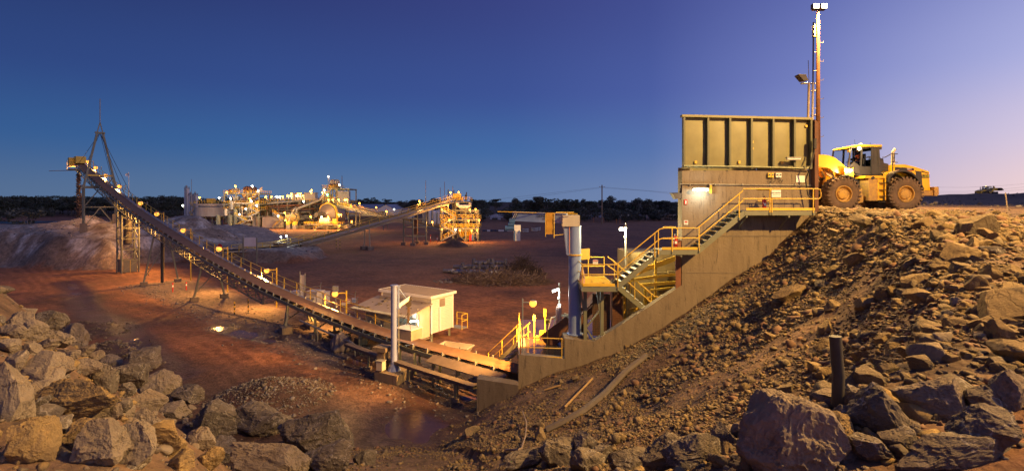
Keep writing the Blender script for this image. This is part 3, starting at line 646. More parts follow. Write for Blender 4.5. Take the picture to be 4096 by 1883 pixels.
def scatter(name, xs, ys, zs, sizes, mats, seed=1, det=1, sink=.1, kind='stuff', label=None, parent=None, cat='rubble'):
    g = np.random.default_rng(seed); var = []
    for i in range(16):
        if det == 0:
            v_, f_ = ICO[0]; v_ = v_*g.uniform(.55, 1.25, (len(v_), 1))+g.normal(0, .12, v_.shape); v_ = v_*np.array([1, g.uniform(.55, .95), g.uniform(.4, .8)]); v_ = v_-(v_.max(0)+v_.min(0))/2; var.append((v_/(np.ptp(v_[:, 0])/2), f_))
        else: var.append(rock_verts(det, 2000+seed*31+i, 12, 0, .38, .62, (1, g.uniform(.55, .95), g.uniform(.4, .8))))
    for mi, m in enumerate(mats):
        sel = np.nonzero(np.arange(len(xs)) % len(mats) == mi)[0]; vv, ff = [], []; base = 0
        which = g.integers(0, 16, len(xs))
        for k in range(16):
            q = sel[which[sel] == k]
            if not len(q): continue
            v, f = var[k]; n = len(q)
            a = g.uniform(0, 2*np.pi, n); t = g.uniform(-.6, .6, n); ca_, sa = np.cos(a), np.sin(a); ct, stt = np.cos(t), np.sin(t)
            p = v[None]*sizes[q][:, None, None]/2
            y1 = p[..., 1]*ct[:, None]-p[..., 2]*stt[:, None]; z1 = p[..., 1]*stt[:, None]+p[..., 2]*ct[:, None]
            x2 = p[..., 0]*ca_[:, None]-y1*sa[:, None]; y2 = p[..., 0]*sa[:, None]+y1*ca_[:, None]
            P = np.stack([x2+xs[q][:, None], y2+ys[q][:, None], z1+(zs[q]+sizes[q]*sink)[:, None]], -1)
            vv.append(P.reshape(-1, 3)); ff.append((f[None]+(base+np.arange(n)*len(v))[:, None, None]).reshape(-1, 3)); base += n*len(v)
        if not vv: continue
        o = link(bpy.data.objects.new(name, npmesh(name, np.concatenate(vv), np.concatenate(ff), m)), parent, I4)
        tag(o, kind=kind)
        if parent is None: tag(o, label, cat)
sm = small[:12000]
scatter('scree_stones', sx[sm], sy[sm], sz[sm], size[sm], [M_rock, M_rockg, M_rock, mat('rust_scree_rock', (.20, .105, .055), .9, c2=(.12, .07, .045), scale=2)], 1, det=0, label='loose brown scree stones covering the embankment slope')
sm2 = small[12000:60000]
scatter('scree_grit', sx[sm2], sy[sm2], sz[sm2], size[sm2]*1.05, [M_rock, M_rockg], 21, det=0, label='fine gravel filling between the scree stones')
# grit on the pit side: gravel beside the conveyor, on the heaps, the rubble among the boulders
def ring(n, cx, cy, r, seed, pw=.6):
    g = np.random.default_rng(seed); a = g.uniform(0, 6.283, n); q = r*g.uniform(0, 1, n)**pw; return cx+q*np.cos(a), cy+q*np.sin(a), g
al = rng.uniform(0, 62, 2600); of = rng.normal(-2.2, 1.5, 2600); gxs = .6-.768*al-(-of)*.64*1; gxs = .6-.768*al+of*.640; gys = 26.6+.640*al+of*.768
gz = height(gxs, gys); ok = gz < 1.2
scatter('roadside_gravel', gxs[ok], gys[ok], gz[ok], np.clip(.06*rng.uniform(.02, 1, ok.sum())**-.45, .05, .5), [M_gravel], 2, label='grey gravel strewn along the foot of the long conveyor')
hx0, hy0 = HEAPS[0][:2]
a_, b_, g_ = ring(3200, hx0, hy0, 3.3, 5); scatter('gravel_heap', a_, b_, height(a_, b_), np.clip(.05*g_.uniform(.012, 1, 3200)**-.42, .05, .36), [M_gravel, M_boulddk], 3, det=0, label='dark heap of gravel and stones on the dirt track', cat='gravel heap')
for (hx1, hy1, r1, h1, p1) in HEAPS[3:5]:
    a_, b_, g_ = ring(420, hx1, hy1, r1*1.15, 77+int(abs(hx1))); scatter('bank_rubble', a_, b_, height(a_, b_), np.clip(.09*g_.uniform(.02, 1, 420)**-.45, .08, .6), [M_boulddk], 30+int(abs(hy1)), det=0, label='dark rubble mound on the bank left of the trickle')
# stones over the sandy gaps at the bottom right
n = 2600; xs = rng.uniform(2, 14, n); ys = rng.uniform(5, 13, n); s1 = crest_sd(xs, ys)[0]; ok = (s1 > -3) & (s1 < 2.5) & (xs/ys < 1.2)
scatter('crest_rubble', xs[ok], ys[ok], height(xs[ok], ys[ok]), np.clip(.05*rng.uniform(.008, 1, ok.sum())**-.5, .05, .5), [M_boulddk, M_rockg, M_bould], 23, det=2, label='loose stones between the boulders at the bottom right')
# rubble packed between the front boulders
bx, by, bs = [], [], []
for (px, py, w, h, *r) in BL:
    p = hit(px, py+h*.3)
    for _ in range(26):
        bx.append(p.x+random.gauss(0, .75)); by.append(p.y+random.gauss(0, .55)); bs.append(min(.05*(random.random()+.02)**-.55, .5))
bx, by, bs = map(np.array, (bx, by, bs)); kp = by > 4.2; bx, by, bs = bx[kp], by[kp], bs[kp]
scatter('boulder_rubble', bx, by, height(bx, by), bs, [M_bould, M_bouldy, M_boulddk], 4, label='small rubble packed between the front boulders')
# stones along the far side of the pit, on the cut face and the stockpile
n = 2600; xs = rng.uniform(-98, -36, n); ys = rng.uniform(74, 104, n); zs = height(xs, ys); ok = zs > .5
scatter('bench_rubble', xs[ok], ys[ok], zs[ok], np.clip(.10*rng.uniform(.01, 1, ok.sum())**-.45, .1, .9), [M_gravel, mat('bench_stone', (.30, .24, .20), .9, c2=(.2, .14, .11), scale=2)], 6, label='pale rubble over the cut bench and stockpile on the left')
n = 900; a0 = rng.uniform(0, 1, n); xs = rng.uniform(-18, -14.2, n)*1.0-6*a0; ys = rng.uniform(11, 26, n); s1 = crest_sd(xs, ys)[0]; ok = (s1 > -1) & (s1 < 11)
scatter('left_bank_rock', xs[ok], ys[ok], height(xs[ok], ys[ok]), np.clip(.22*rng.uniform(.02, 1, ok.sum())**-.4, .2, 1.3), [M_boulddk, M_boulddk, M_bould], 7, det=2, label='dark rock armour down the bank at the left edge')
n = 5200; xs = rng.uniform(13, 44, n); ys = rng.uniform(11, 40, n); s1 = crest_sd(xs, ys)[0]; ok = (s1 < .4) & (s1 > -9) & (xs/ys > .60) & (xs/ys < 1.2) & ~((xs < 27) & (ys > 26.5) & (ys < 33) & (xs > 17)) & (rng.uniform(0, 1, n) < np.clip(1.1+s1*.10, .2, 1))
scatter('berm_rubble', xs[ok], ys[ok], height(xs[ok], ys[ok]), np.clip(.09*rng.uniform(.006, 1, ok.sum())**-.42, .08, .62), [M_rock, M_rockg, M_gravel], 27, det=0, label='rubble and stones along the edge of the pad below the loader')
# rubble on the far pad
n = 1500; xs = rng.uniform(18, 140, n); ys = rng.uniform(36, 150, n); s1 = crest_sd(xs, ys)[0]; ok = (s1 < -2) & (xs/ys > .68) & (xs/ys < 1.2)
scatter('pad_rubble', xs[ok], ys[ok], height(xs[ok], ys[ok]), np.clip(.16*rng.uniform(.01, 1, ok.sum())**-.42, .15, 1.5), [M_gravel, M_boulddk], 8, label='broken rock dumped across the pad behind the loader')
# ---------------------------------------------------------------- the two tall light masts of the pad (one stands right of the camera, out of view)
def light_mast(base, top, label, energy, grp='tall light masts of the ore pad'):
    r = T('light_mast', label, 'light mast', base, grp); b = V(base); t = V((base[0], base[1], top))
    m = MB(); m.tube(b, t, .17, .09, 10); m.build('pole', mat('rusty_pole', (.13, .055, .022), .85, c2=(.085, .036, .018), scale=1.2, spec=.15), r)
    cr = box('lamp_frame', M_dark, r, t+V((0, 0, .1)), (.8, .1, .1))
    for s in (-1, 1):
        f = box('floodlight', M_dark, r, t+V((s*.26, -.1, .28)), (.40, .3, .34)); box('lens', E_warm, f, t+V((s*.26, -.27, .27)), (.34, .03, .27))
    box('ballast_box', M_dark, r, t+V((0, .24, -1.2)), (.36, .26, .8))
    k = 0; z = b.z+3.0
    while z < t.z-2:
        sgn = 1 if k % 2 else -1
        m = MB(); m.path([V((b.x+sgn*.1, b.y, z)), V((b.x+sgn*.34, b.y, z)), V((b.x+sgn*.36, b.y, z+.1))], .018, 5); m.build('climbing_peg', M_dark, r); z += .62; k += 1
    spot('mast_light', r, t+V((0, -.75, -.05)), (0, -.25, -.97), WARM, energy, 174, .35, .15)
    return r
mastA = light_mast((20.2, 33.0, 10.1), 23.2, 'tall rusty light mast with lit floodlights rising behind the hopper', 44000)
mastB = light_mast((22.0, 6.5, 10.2), 25.0, 'light mast on the pad right of the camera', 64000)
# ---------------------------------------------------------------- hopper station
DW = 24.5
def rail_run(parent, pts, m, h=1.0, r=.024, posts=None, mid=True, close=None):
    """round handrail through pts (feet of the posts), one part per post, one per rail"""
    pts = [V(p) for p in pts]
    for p in (posts if posts is not None else pts): tube('post', m, parent, V(p)+V((0, 0, -.12)), V(p)+V((0, 0, h)), r)
    for hh in ((h, h*.52) if mid else (h,)):
        b = MB(); b.path([p+V((0, 0, hh)) for p in pts], r, 8); b.build('rail', m, parent)
# concrete: main wall with its sloping wing
wall = T('retaining_wall', 'tall concrete retaining wall with sloping wing under the green hopper', 'retaining wall', (8, DW, 0))
def xz(px, py, d=DW): q = W(px, py, d); return (q.x, q.z)
poly = [xz(2728, 683), xz(3252, 679), xz(3252, 900), (14.8, 0), (2.6, 0), xz(2258, 1352), xz(2375, 1366), xz(2731, 1140)]
b = MB(); b.prism([xz(2728, 683), xz(3252, 679), (xz(3252, 0)[0], 9.0), (xz(2728, 0)[0], 9.02)], DW, DW+.6); b.build('wall_panel', M_conc, wall, False)
b = MB(); b.prism([(xz(2728, 0)[0], 9.0), (xz(3252, 0)[0], 8.98), (xz(3252, 0)[0], 0), (xz(2728, 0)[0], 0)], DW+.006, DW+.6); b.build('wall_panel', M_conc, wall, False)
x0 = xz(2728, 0)[0]-.003
b = MB(); b.prism([(x0, xz(0, 1140)[1]), (x0, 0), (xz(2500, 0)[0], 0), xz(2500, 1288)], DW+.003, DW+.45); b.build('wing_panel', M_conc, wall, False)
xw = xz(2500, 0)[0]-.004
b = MB(); b.prism([xz(2499.5, 1288.5), (xw, 0), (2.58, 0), xz(2258, 1353), xz(2375, 1366)], DW, DW+.45); b.build('wing_panel', M_conc, wall, False)
b = MB(); b.prism([(x0+.01, DW+.61), (x0+.6, DW+.61), (x0+2.9, DW+6), (x0+2.3, DW+6)], 0, 12.38, 'z'); b.build('return_wall', M_conc, wall, False)
b = MB(); b.box((14.5, DW+3.6, 6.2), (.6, 6.0, 12.35)); b.build('return_wall', M_conc, wall, False)
b = MB(); b.box((3.2, DW+.78, 2.0), (1.25, .64, 3.98)); b.build('crane_plinth', M_conc, wall, False)
for px in (2815, 2905, 2992, 3080, 3168):
    q0, q1 = W(px, 690, DW-.003), W(px, 975, DW-.003); bar('form_joint', mat('concrete_joint', (.20, .165, .125), .9, c2=(.14, .11, .09)), wall, q0, (q1.x, q1.y, 9.05), .012, .012)
bar('pour_line', MATS['concrete_joint'], wall, (x0+.02, DW-.002, 9.01), (14.7, DW-.002, 9.0), .03, .035)
bar('pour_line', MATS['concrete_joint'], wall, (x0+.02, DW+.002, 7.2), (12.0, DW+.002, 7.18), .02, .02)
bar('cap_line', MATS['concrete_joint'], wall, (x0+.02, DW-.012, 12.36), (14.7, DW-.012, 12.37), .03, .05)
# rough pour line and tie-rod holes
for (px, py) in [(2800, 1010), (2960, 1005), (3090, 1000), (2800, 740), (2960, 735), (3120, 735), (2800, 1150), (2900, 1110), (2560, 1290), (2640, 1250), (2700, 1330)]:
    q = W(px, py, DW); tube('tie_hole', M_dark, wall, q+V((0, .05, 0)), q+V((0, -.008, 0)), .022)
# lower wall, slab and pier
lw = T('pit_wall', 'low concrete wall and wet slab beside the conveyor tail', 'concrete wall', (1.4, DW, 0))
b = MB(); b.prism([xz(2074, 1417), xz(2258.5, 1434), (2.57, 0), (xz(2074, 0)[0], 0)], DW-.004, DW+.4); b.build('wall_panel', M_conc, lw, False)
b = MB(); b.box((xz(2074, 0)[0]+.2, DW+3.2, 1.55), (.396, 5.6, 2.95)); b.build('wall_panel', M_conc, lw, False)
M_wetc = mat('wet_concrete', (.06, .036, .022), .16, c2=(.10, .055, .03), scale=1.2, spec=.6, c3=(.09, .05, .03))
b = MB(); b.box((4.6, DW+4.3, 2.85), (8.1, 7.8, .24)); b.build('slab', M_wetc, lw, False)
pier = T('concrete_pier', 'slanting-topped concrete block where the belt enters the wall', 'concrete block', G(1907, 1640))
a = W(1907, 1514, 24.9); b2 = W(2074, 1540, 24.1)
m_ = MB(); m_.add([a, b2, V((b2.x, b2.y, -.3)), V((a.x, a.y, -.3)), a+V((.12, .55, .04)), b2+V((0, .5, .05)), V((b2.x, b2.y+.5, -.3)), V((a.x+.12, a.y+.55, -.3))],
    [(0, 3, 2, 1), (4, 5, 6, 7), (0, 1, 5, 4), (0, 4, 7, 3), (1, 2, 6, 5)]); m_.build('block', M_conc, pier, False)
# green hopper bin
hop = T('ore_hopper', 'big olive green steel ore bin with ribs and rust marks on the concrete wall', 'hopper', (11, DW, 12.4))
ribx = [2733, 2828, 2915, 3001, 3087, 3172, 3238]
zb, zt = 12.40, 14.78
for i in range(6):
    xa, xb = xz(ribx[i]+4, 0)[0], xz(ribx[i+1]-3, 0)[0]
    zta, ztb = [10.7-((468+12*(p-2728)/514)-805)/FPX*DW-.02 for p in (ribx[i], ribx[i+1])]
    n = 6; g = MB()
    for r_ in range(n+1):
        for c_ in range(n+1):
            u, v = c_/n, r_/n; bul = .05*math.sin(math.pi*u)*math.sin(math.pi*v)*random.uniform(.5, 1.2)
            g.v.append((xa+(xb-xa)*u, DW+.06-bul, zb+(zta+(ztb-zta)*u-zb)*v))
    for r_ in range(n):
        for c_ in range(n): g.f.append((r_*(n+1)+c_, r_*(n+1)+c_+1, (r_+1)*(n+1)+c_+1, (r_+1)*(n+1)+c_)); g.mi.append(0)
    g.build('panel', M_green, hop)
for px in ribx:
    x = xz(px, 0)[0]; zt_ = 10.7-((468+12*(px-2728)/514)-805)/FPX*DW
    bar('rib', mat('green_paint_dark', (.11, .115, .062), .5, c2=(.09, .09, .05)), hop, (x, DW-.06, zb-.12), (x, DW-.06, zt_-.03), .09, .24, V((0, 1, 0)))
tl, tr = W(2724, 465, DW), W(3243, 477, DW)
bar('top_rim', M_green, hop, tl+V((0, -.03, 0)), tr+V((0, -.03, 0)), .30, .11)
bar('bottom_flange', M_green, hop, (x0, DW-.02, zb-.06), (14.72, DW-.02, zb-.03), .22, .08)
for (xx, nm) in ((x0+.06, 'end_wall'), (14.62, 'end_wall')):
    k_ = 2.2 if xx < 10 else .0; b = MB(); b.add([(xx, DW+.1, zb), (xx+k_, DW+5.4, zb), (xx+k_, DW+5.4, 14.62), (xx, DW+.1, 14.80 if xx < 10 else 14.66), (xx+.06, DW+.1, zb), (xx+.06+k_, DW+5.4, zb), (xx+.06+k_, DW+5.4, 14.62), (xx+.06, DW+.1, 14.80 if xx < 10 else 14.66)], [(0, 1, 2, 3), (4, 7, 6, 5), (3, 2, 6, 7), (0, 3, 7, 4), (1, 5, 6, 2)]); b.build(nm, M_green if xx < 10 else M_dark, hop, False)
b = MB(); b.prism([(x0+2.2, zb), (14.6, zb), (14.6, 14.6), (x0+2.2, 14.7)], DW+5.4, DW+5.46); b.build('back_wall', M_green, hop, False)
b = MB(); b.prism([(x0+.65, 14.70), (x0+.75, 14.93), (x0+1.25, 14.97), (x0+1.27, 14.74)], DW+.7, DW+.75); b.build('wear_flap', M_dark, hop, False)
b = MB(); b.prism([(14.66, 10.2), (14.84, 10.2), (14.84, 14.5), (14.66, 14.66)], DW-.3, DW+.2); b.build('corner_guard', mat('rusted_guard', (.17, .07, .035), .8, c2=(.09, .045, .03)), hop, False)
for (px, py, w, h) in [(3009, 568, 10, 8), (3009, 594, 10, 7), (2783, 649, 9, 11), (2957, 649, 8, 11), (3128, 651, 8, 11), (3225, 505, 8, 9)]:
    q = W(px, py, DW-.01); box('lug', M_yel, hop, q, (w/82, .05, h/82))
# conduit rail under the bin
pr = T('conduit_rail', 'pale green pipe rail running under the hopper rim', 'pipe rail', W(2735, 664, DW-.2))
b = MB(); b.path([W(2736, 663, DW-.2), W(3005, 667, DW-.2), W(3243, 674, DW-.2)], .032, 8); b.build('pipe', mat('pale_green_pipe', (.34, .36, .19), .5), pr)
for px in (2760, 2850, 2950, 3050, 3150, 3230): q = W(px, 668, DW-.2); bar('bracket', M_olive, pr, q, q+V((0, .22, 0)), .04)
cp = T('conduit_pipe', 'thin grey conduit with joints across the concrete wall face', 'conduit', W(2725, 736, DW-.07))
b = MB(); b.path([W(2722, 736, DW-.07), W(3260, 742, DW-.07)], .02, 6); b.build('pipe', M_galv, cp)
for px in (2760, 2860, 2970, 3080, 3180): q = W(px, 738, DW-.05); box('clip', M_galv, cp, q, (.05, .08, .08))
# vertical steel column at the wall's left corner
col = T('corner_column', 'rust-red steel column at the left corner of the concrete wall', 'steel column', (x0-.12, DW+.3, 3))
b = MB(); b.box((x0-.10, DW+.25, 5.9), (.14, .22, 5.8)); b.box((x0-.16, DW+.05, 5.9), (.26, .03, 5.8)); b.build('column', mat('red_oxide_column', (.26, .10, .05), .7, c2=(.16, .06, .03)), col, False)
# wall fittings
def fluoro(name, label, c, L, rz, energy, group='lit fluorescent tube lamps', pole=None, col=WHI, tilt=0, on=True):
    r = T(name, label, 'lamp', c, group); c = V(c); dx = V((math.cos(rz), math.sin(rz), tilt))*L/2
    bar('housing', M_galv, r, c-dx*1.08+V((0, 0, .06)), c+dx*1.08+V((0, 0, .06)), .16, .06)
    tube('diffuser', E_whi if on else M_signw, r, c-dx, c+dx, .065, 'cyl')
    if pole:
        p0, p1 = V(pole[0]), V(pole[1]); tube('pole', M_galv, r, p0, p1, .045); bar('arm', M_galv, r, V((p1.x, p1.y, c.z+.09)), c+V((0, 0, .1)), .04)
        tube('pilot_lamp', M_signw, r, V((p1.x-.08, p1.y-.05, c.z-.45)), V((p1.x-.02, p1.y-.05, c.z-.45)), .06)
    if on: light('tube_light', r, c+V((0, -.22, -.16)), col, energy, .10)
    return r
f1 = fluoro('wall_lamp', 'glowing white fluorescent lamp fixed to the concrete wall', W(2802, 758, DW-.22), .72, 0, 55)
box('junction_box', M_yel, f1, W(2842, 757, DW-.12), (.10, .08, .40)); box('junction_box', M_galv, f1, W(2840, 740, DW-.1), (.1, .1, .12))
f2 = fluoro('wall_lamp', 'unlit fluorescent lamp on the green hopper side', W(3174, 636, DW-.32), .64, 0, 0, on=False)
for i, px in enumerate((3076, 3088, 3107, 3119)):
    q = W(px, 701, DW-.06); o = T('switch_box', ['left yellow switch box of the pair high on the concrete', 'right yellow switch box of the pair high on the concrete', 'left grey switch box of the pair high on the concrete', 'right grey switch box of the pair high on the concrete'][i], 'switch box', q, 'switch boxes on the concrete wall')
    box('case', M_yel if i < 2 else M_signw, o, q, (.12, .11, .22)); tube('knob', M_bluedk if i < 2 else M_ink, o, q+V((0, -.05, .02)), q+V((0, -.09, .02)), .03, 'cyl')
    b = MB(); b.path([q+V((0, 0, -.1)), q+V((.02*(i-1), -.01, -.28)), q+V((.10, 0, -.36)), q+V((.16, 0, -.2))], .012, 5); b.build('cable', M_ink, o)
def sign(name, label, c, w, h, lines=(), plate=M_signw, ink=M_ink, band=None, rz=0, th=.012, sy=1, cat='sign'):
    r = T(name, label, cat, c); c = V(c); M = Matrix.Translation(c) @ Matrix.Rotation(rz, 4, 'Z')
    link(bpy.data.objects.new('plate', unit('box', plate)), r, M @ Matrix.Diagonal((w, th, h, 1)))
    if band: link(bpy.data.objects.new('band', unit('box', band[0])), r, M @ Matrix.Translation((0, -th*.6, h*band[1])) @ Matrix.Diagonal((w*band[3] if len(band) > 3 else w*.94, th*.5, h*band[2], 1)))
    for (s, size, dz, m) in lines:
        cu = bpy.data.curves.new('lettering', 'FONT'); cu.body = s; cu.size = size; cu.align_x = 'CENTER'; cu.align_y = 'CENTER'; cu.extrude = .001; cu.materials.append(m)
        link(bpy.data.objects.new('lettering', text_mesh(cu)), r, M @ Matrix.Translation((0, -th*1.3, dz)) @ Matrix.Rotation(R(90), 4, 'X'))
    return r
sign('no_entry_sign', 'white NO ENTRY sign on the railing of the upper landing', W(3105, 774, 23.5), .44, .33, [('NO ENTRY', .088, .03, M_ink), ('UNLESS AUTHORISED', .036, -.07, M_ink)])
sign('fire_sign', 'small red sign with a white extinguisher mark at the wall edge', W(2743, 808, DW-.02), .15, .24, [('▮', .16, 0, M_signw)], plate=M_red)
sign('warning_sign', 'small white sign with a red disc low at the wall edge', W(2744, 890, DW-.02), .20, .22, [('LIFT', .05, -.06, M_red)], band=(M_red, .16, .36, .7))
sign('notice_board', 'worn white notice board on the concrete below the hopper', W(3202, 716, DW-.02), .43, .33)
def extinguisher(label, c):
    r = T('fire_extinguisher', label, 'fire extinguisher', c, 'fire extinguishers on the walkway'); c = V(c)
    b = MB(); b.lathe([(0, 0), (.085, 0), (.09, .02), (.09, .44), (.07, .50), (.03, .53), (.03, .56), (0, .56)], c, 14); b.build('cylinder', M_red, r)
    box('label_band', M_signw, r, c+V((0, -.085, .22)), (.10, .012, .12)); box('handle', M_ink, r, c+V((0, 0, .60)), (.03, .12, .05))
    b = MB(); b.path([c+V((.02, 0, .56)), c+V((.12, -.02, .5)), c+V((.11, -.02, .2))], .012, 5); b.build('hose', M_ink, r)
extinguisher('red fire extinguisher on the upper landing under the no entry sign', W(3057, 836, 24.1))
extinguisher('red fire extinguisher at the middle landing beside the wall corner', W(2702, 987, 24.1))
# flood lamp poking out left of the wall
fl = T('floodlight', 'dark floodlight sticking out left of the concrete wall', 'floodlight', W(2705, 785, DW+.2)); q = W(2704, 785, DW+.2)
b = MB(); b.prism([(q.x-.24, q.z+.14), (q.x+.22, q.z+.16), (q.x+.20, q.z-.12), (q.x-.08, q.z-.14)], q.y-.2, q.y+.2); b.build('housing', M_dark, fl, False)
bar('visor', M_black, fl, q+V((-.26, 0, .15)), q+V((.05, 0, .17)), .44, .03); bar('bracket', M_galv, fl, q+V((.1, 0, -.05)), q+V((.34, 0, -.22)), .05)
# ---- stair and walkways
D1 = 23.62
def sx_(px, py): return W(px, py, D1)
up0, up1 = V((11.0, D1, 10.27)), V((14.28, D1, 10.27)); mid1, mid0 = V((8.75, D1, 8.42)), V((7.02, D1, 8.42)); lo1, lo0 = V((4.92, D1, 6.70)), V((3.36, D1, 6.70))
st = T('access_stair', 'yellow-railed steel stairway and landings stepping down the concrete wall', 'stairway', (9, D1, 6.6))
def landing(a, bb, dep=.86, nm='landing'):
    o = box(nm, M_galv, st, ((a.x+bb.x)/2, D1+dep/2, a.z-.03), (bb.x-a.x, dep, .04))
    for yy in (D1, D1+dep): bar('edge_beam', M_olive, st, (a.x-.02, yy, a.z-.13), (bb.x+.02, yy, a.z-.13), .07, .21)
    bar('toe_board', M_yel, st, (a.x+.05, D1-.04, a.z+.06), (bb.x, D1-.04, a.z+.06), .012, .12)
    n = int((bb.x-a.x)/.12)
    m = MB()
    for k in range(n+1): m.box((a.x+k*.12, D1+dep/2, a.z-.005), (.012, dep-.06, .03))
    m.build('grating', M_galv, st, False)
landing(up0, up1); landing(mid0, mid1)
def flight(a, bb, n, dep=.82, par=None):
    par = par or st
    for yy in (a.y, a.y+dep): bar('stringer', M_olive, par, a+V((0, yy-a.y, -.1)), bb+V((0, yy-a.y, -.1)), .05, .24)
    for k in range(1, n):
        p = a.lerp(bb, k/n); box('tread', M_galv, par, (p.x, a.y+dep/2, p.z+.02), (.24, dep-.06, .035)); box('nosing', M_yel, par, (p.x+(.11 if a.x > bb.x else .11)*(-1 if a.x > bb.x else -1), a.y+dep/2, p.z+.045), (.03, dep-.08, .02))
flight(up0, mid1, 9); flight(mid0, lo1, 9)
# brackets under the upper landing with their knee braces
for px in (2987, 3156): q = V((W(px, 0, D1).x, D1, 10.0)); bar('bracket', M_olive, st, q+V((0, -.02, 0)), q+V((0, .86, 0)), .08, .14); bar('knee_brace', M_olive, st, q+V((0, .1, -.05)), q+V((0, .84, -.62)), .06, .06)
q = V((8.0, D1, 8.15)); bar('bracket', M_olive, st, q, q+V((0, .84, 0)), .08, .14)
yo = V((0, -.05, 0))
hp = [up1+yo, V((12.15, D1, 10.27))+yo, up0+V((.15, 0, 0))+yo]
fl1 = [up0+yo, up0.lerp(mid1, .42)+yo, up0.lerp(mid1, .98)+yo]
for p in (up1+yo-V((.08, 0, 0)), V((12.15, D1, 10.27))+yo, V((12.25, D1, 10.27))+yo, up0.lerp(mid1, .13)+yo, up0.lerp(mid1, .97)+yo, V((7.55, D1, 8.42))+yo, mid0.lerp(lo1, .06)+yo, mid0.lerp(lo1, .14)+yo, mid0.lerp(lo1, .97)+yo):
    tube('post', M_yel, st, p+V((0, 0, -.2)), p+V((0, 0, 1.02)), .028); tube('post_foot', M_olive, st, p+V((0, 0, -.22)), p+V((0, 0, -.10)), .045)
for hh in (1.02, .55):
    z = V((0, 0, hh)); b = MB()
    b.path([up1+yo+z+V((.12, 0, 0)), up0+yo+z+V((-.12, 0, 0)), up0.lerp(mid1, .05)+yo+z, up0.lerp(mid1, .95)+yo+z, mid1+yo+z, mid0+yo+z+V((.15, 0, 0)), mid0.lerp(lo1, .03)+yo+z, mid0.lerp(lo1, .96)+yo+z, lo1+yo+z, lo0+yo+z+V((-.05, 0, 0))], .026, 8); b.build('rail', M_yel, st)
b = MB(); q = up1+yo+V((.12, 0, 0)); b.path([q+V((0, 0, 1.02)), q+V((.12, 0, .98)), q+V((.16, 0, .85)), q+V((.16, 0, .66)), q+V((.10, 0, .56)), q+V((0, 0, .55))], .024, 8); b.build('rail_end', M_yel, st)
for zz, xx in ((10.27, 12.62), (8.42, 8.0)):
    b = MB(); q = V((xx, D1+.84, zz)); b.path([q+V((-.6, 0, 1.02)), q+V((0, 0, 1.02)), q+V((.1, 0, .9)), q+V((.1, 0, .55)), q+V((0, 0, .45)), q+V((-.6, 0, .45))], .024, 8); b.build('rail_end', M_yel, st)
# ---- lower platform with its posts
pl = T('service_platform', 'yellow-railed grating platform on steel legs beside the blue crane column', 'platform', (4, D1, 3))
x_a, x_b, y_b = 3.34, 4.95, 26.9
box('deck', M_galv, pl, ((x_a+x_b)/2, (D1+y_b)/2, 6.66), (x_b-x_a, y_b-D1, .05))
m = MB()
for k in range(int((y_b-D1)/.11)): m.box(((x_a+x_b)/2, D1+.05+k*.11, 6.695), (x_b-x_a-.05, .02, .02))
m.build('grating', M_yel, pl, False)
for yy in (D1, y_b): bar('edge_beam', M_olive, pl, (x_a-.05, yy, 6.55), (x_b, yy, 6.55), .08, .22)
for xx in (x_a, x_b): bar('edge_beam', M_olive, pl, (xx, D1, 6.55), (xx, y_b, 6.55), .08, .22)
bar('toe_board', M_yel, pl, (x_a, D1-.05, 6.76), (x_b-.1, D1-.05, 6.76), .012, .13); bar('toe_board', M_yel, pl, (x_a-.05, D1, 6.76), (x_a-.05, y_b, 6.76), .012, .13)
rail_run(pl, [(x_a, D1+.02, 6.68), (x_a, 25.2, 6.68), (x_a, y_b, 6.68), (4.1, y_b, 6.68), (x_b, y_b, 6.68)], M_yel, 1.02)
b = MB(); b.path([V((x_a, D1, 7.7)), V((x_a-.05, D1-.02, 7.72)), V((x_b, D1-.05, 7.72))], .024, 8); b.build('rail', M_yel, pl)
for (xx, yy) in ((3.62, 24.75), (4.45, 24.75), (4.62, 26.6), (3.5, 26.6)): bar('leg', M_olive, pl, (xx, yy, 2.95), (xx, yy, 6.45), .16, .16)
bar('brace', M_olive, pl, (3.62, 24.75, 5.0), (3.35, 24.75, 6.45), .10); bar('brace', M_olive, pl, (3.62, 24.75, 4.4), (4.5, 24.75, 5.5), .07); bar('brace', M_olive, pl, (3.62, 24.75, 4.5), (4.5, 24.75, 3.2), .07)
bar('brace', M_olive, pl, (4.45, 24.75, 4.6), (4.2, 24.75, 6.45), .10)
box('mesh_screen', mat('yellow_mesh', (.6, .42, .06), .6, c2=(.45, .3, .05), scale=40), pl, (3.75, 25.6, 8.0), (.55, .03, .55), .5)
sign('danger_sign', 'white DANGER sign with red band on the lower platform rail', W(2382, 1047, 25.2), .26, .22, [('DANGER', .045, .06, M_signw), ('KEEP CLEAR', .03, -.03, M_ink)], band=(M_red, .28, .3))
b = MB(); b.lathe([(.12, 0), (.14, .25), (.10, .5), (.05, .72), (.02, .8)], (3.42, 24.4, 6.7), 10)
rag = b.build('sack', mat('pinkish_sack', (.55, .33, .25), .9, bump=.5, bscale=8), None); tag(rag, 'pale crumpled sack tied to the lower platform rail', 'sack')
# second flight behind the wing wall
st2 = T('inner_stair', 'short yellow-railed stair behind the sloping wing wall', 'stairway', (6, 25.4, 4))
flight(V((5.15, 25.3, 6.65)), V((7.25, 25.3, 4.85)), 9, .8, st2)
for yy in (25.28, 26.15):
    for t in (.1, .5, .9): p = V((5.15, yy, 6.65)).lerp(V((7.25, yy, 4.85)), t); tube('post', M_yel, st2, p, p+V((0, 0, 1.0)), .024)
    for hh in (1.0, .55): b = MB(); b.path([V((5.0, yy, 6.8+hh)), V((5.2, yy, 6.65+hh)), V((7.2, yy, 4.9+hh)), V((7.45, yy, 4.86+hh))], .024, 8); b.build('rail', M_yel, st2)
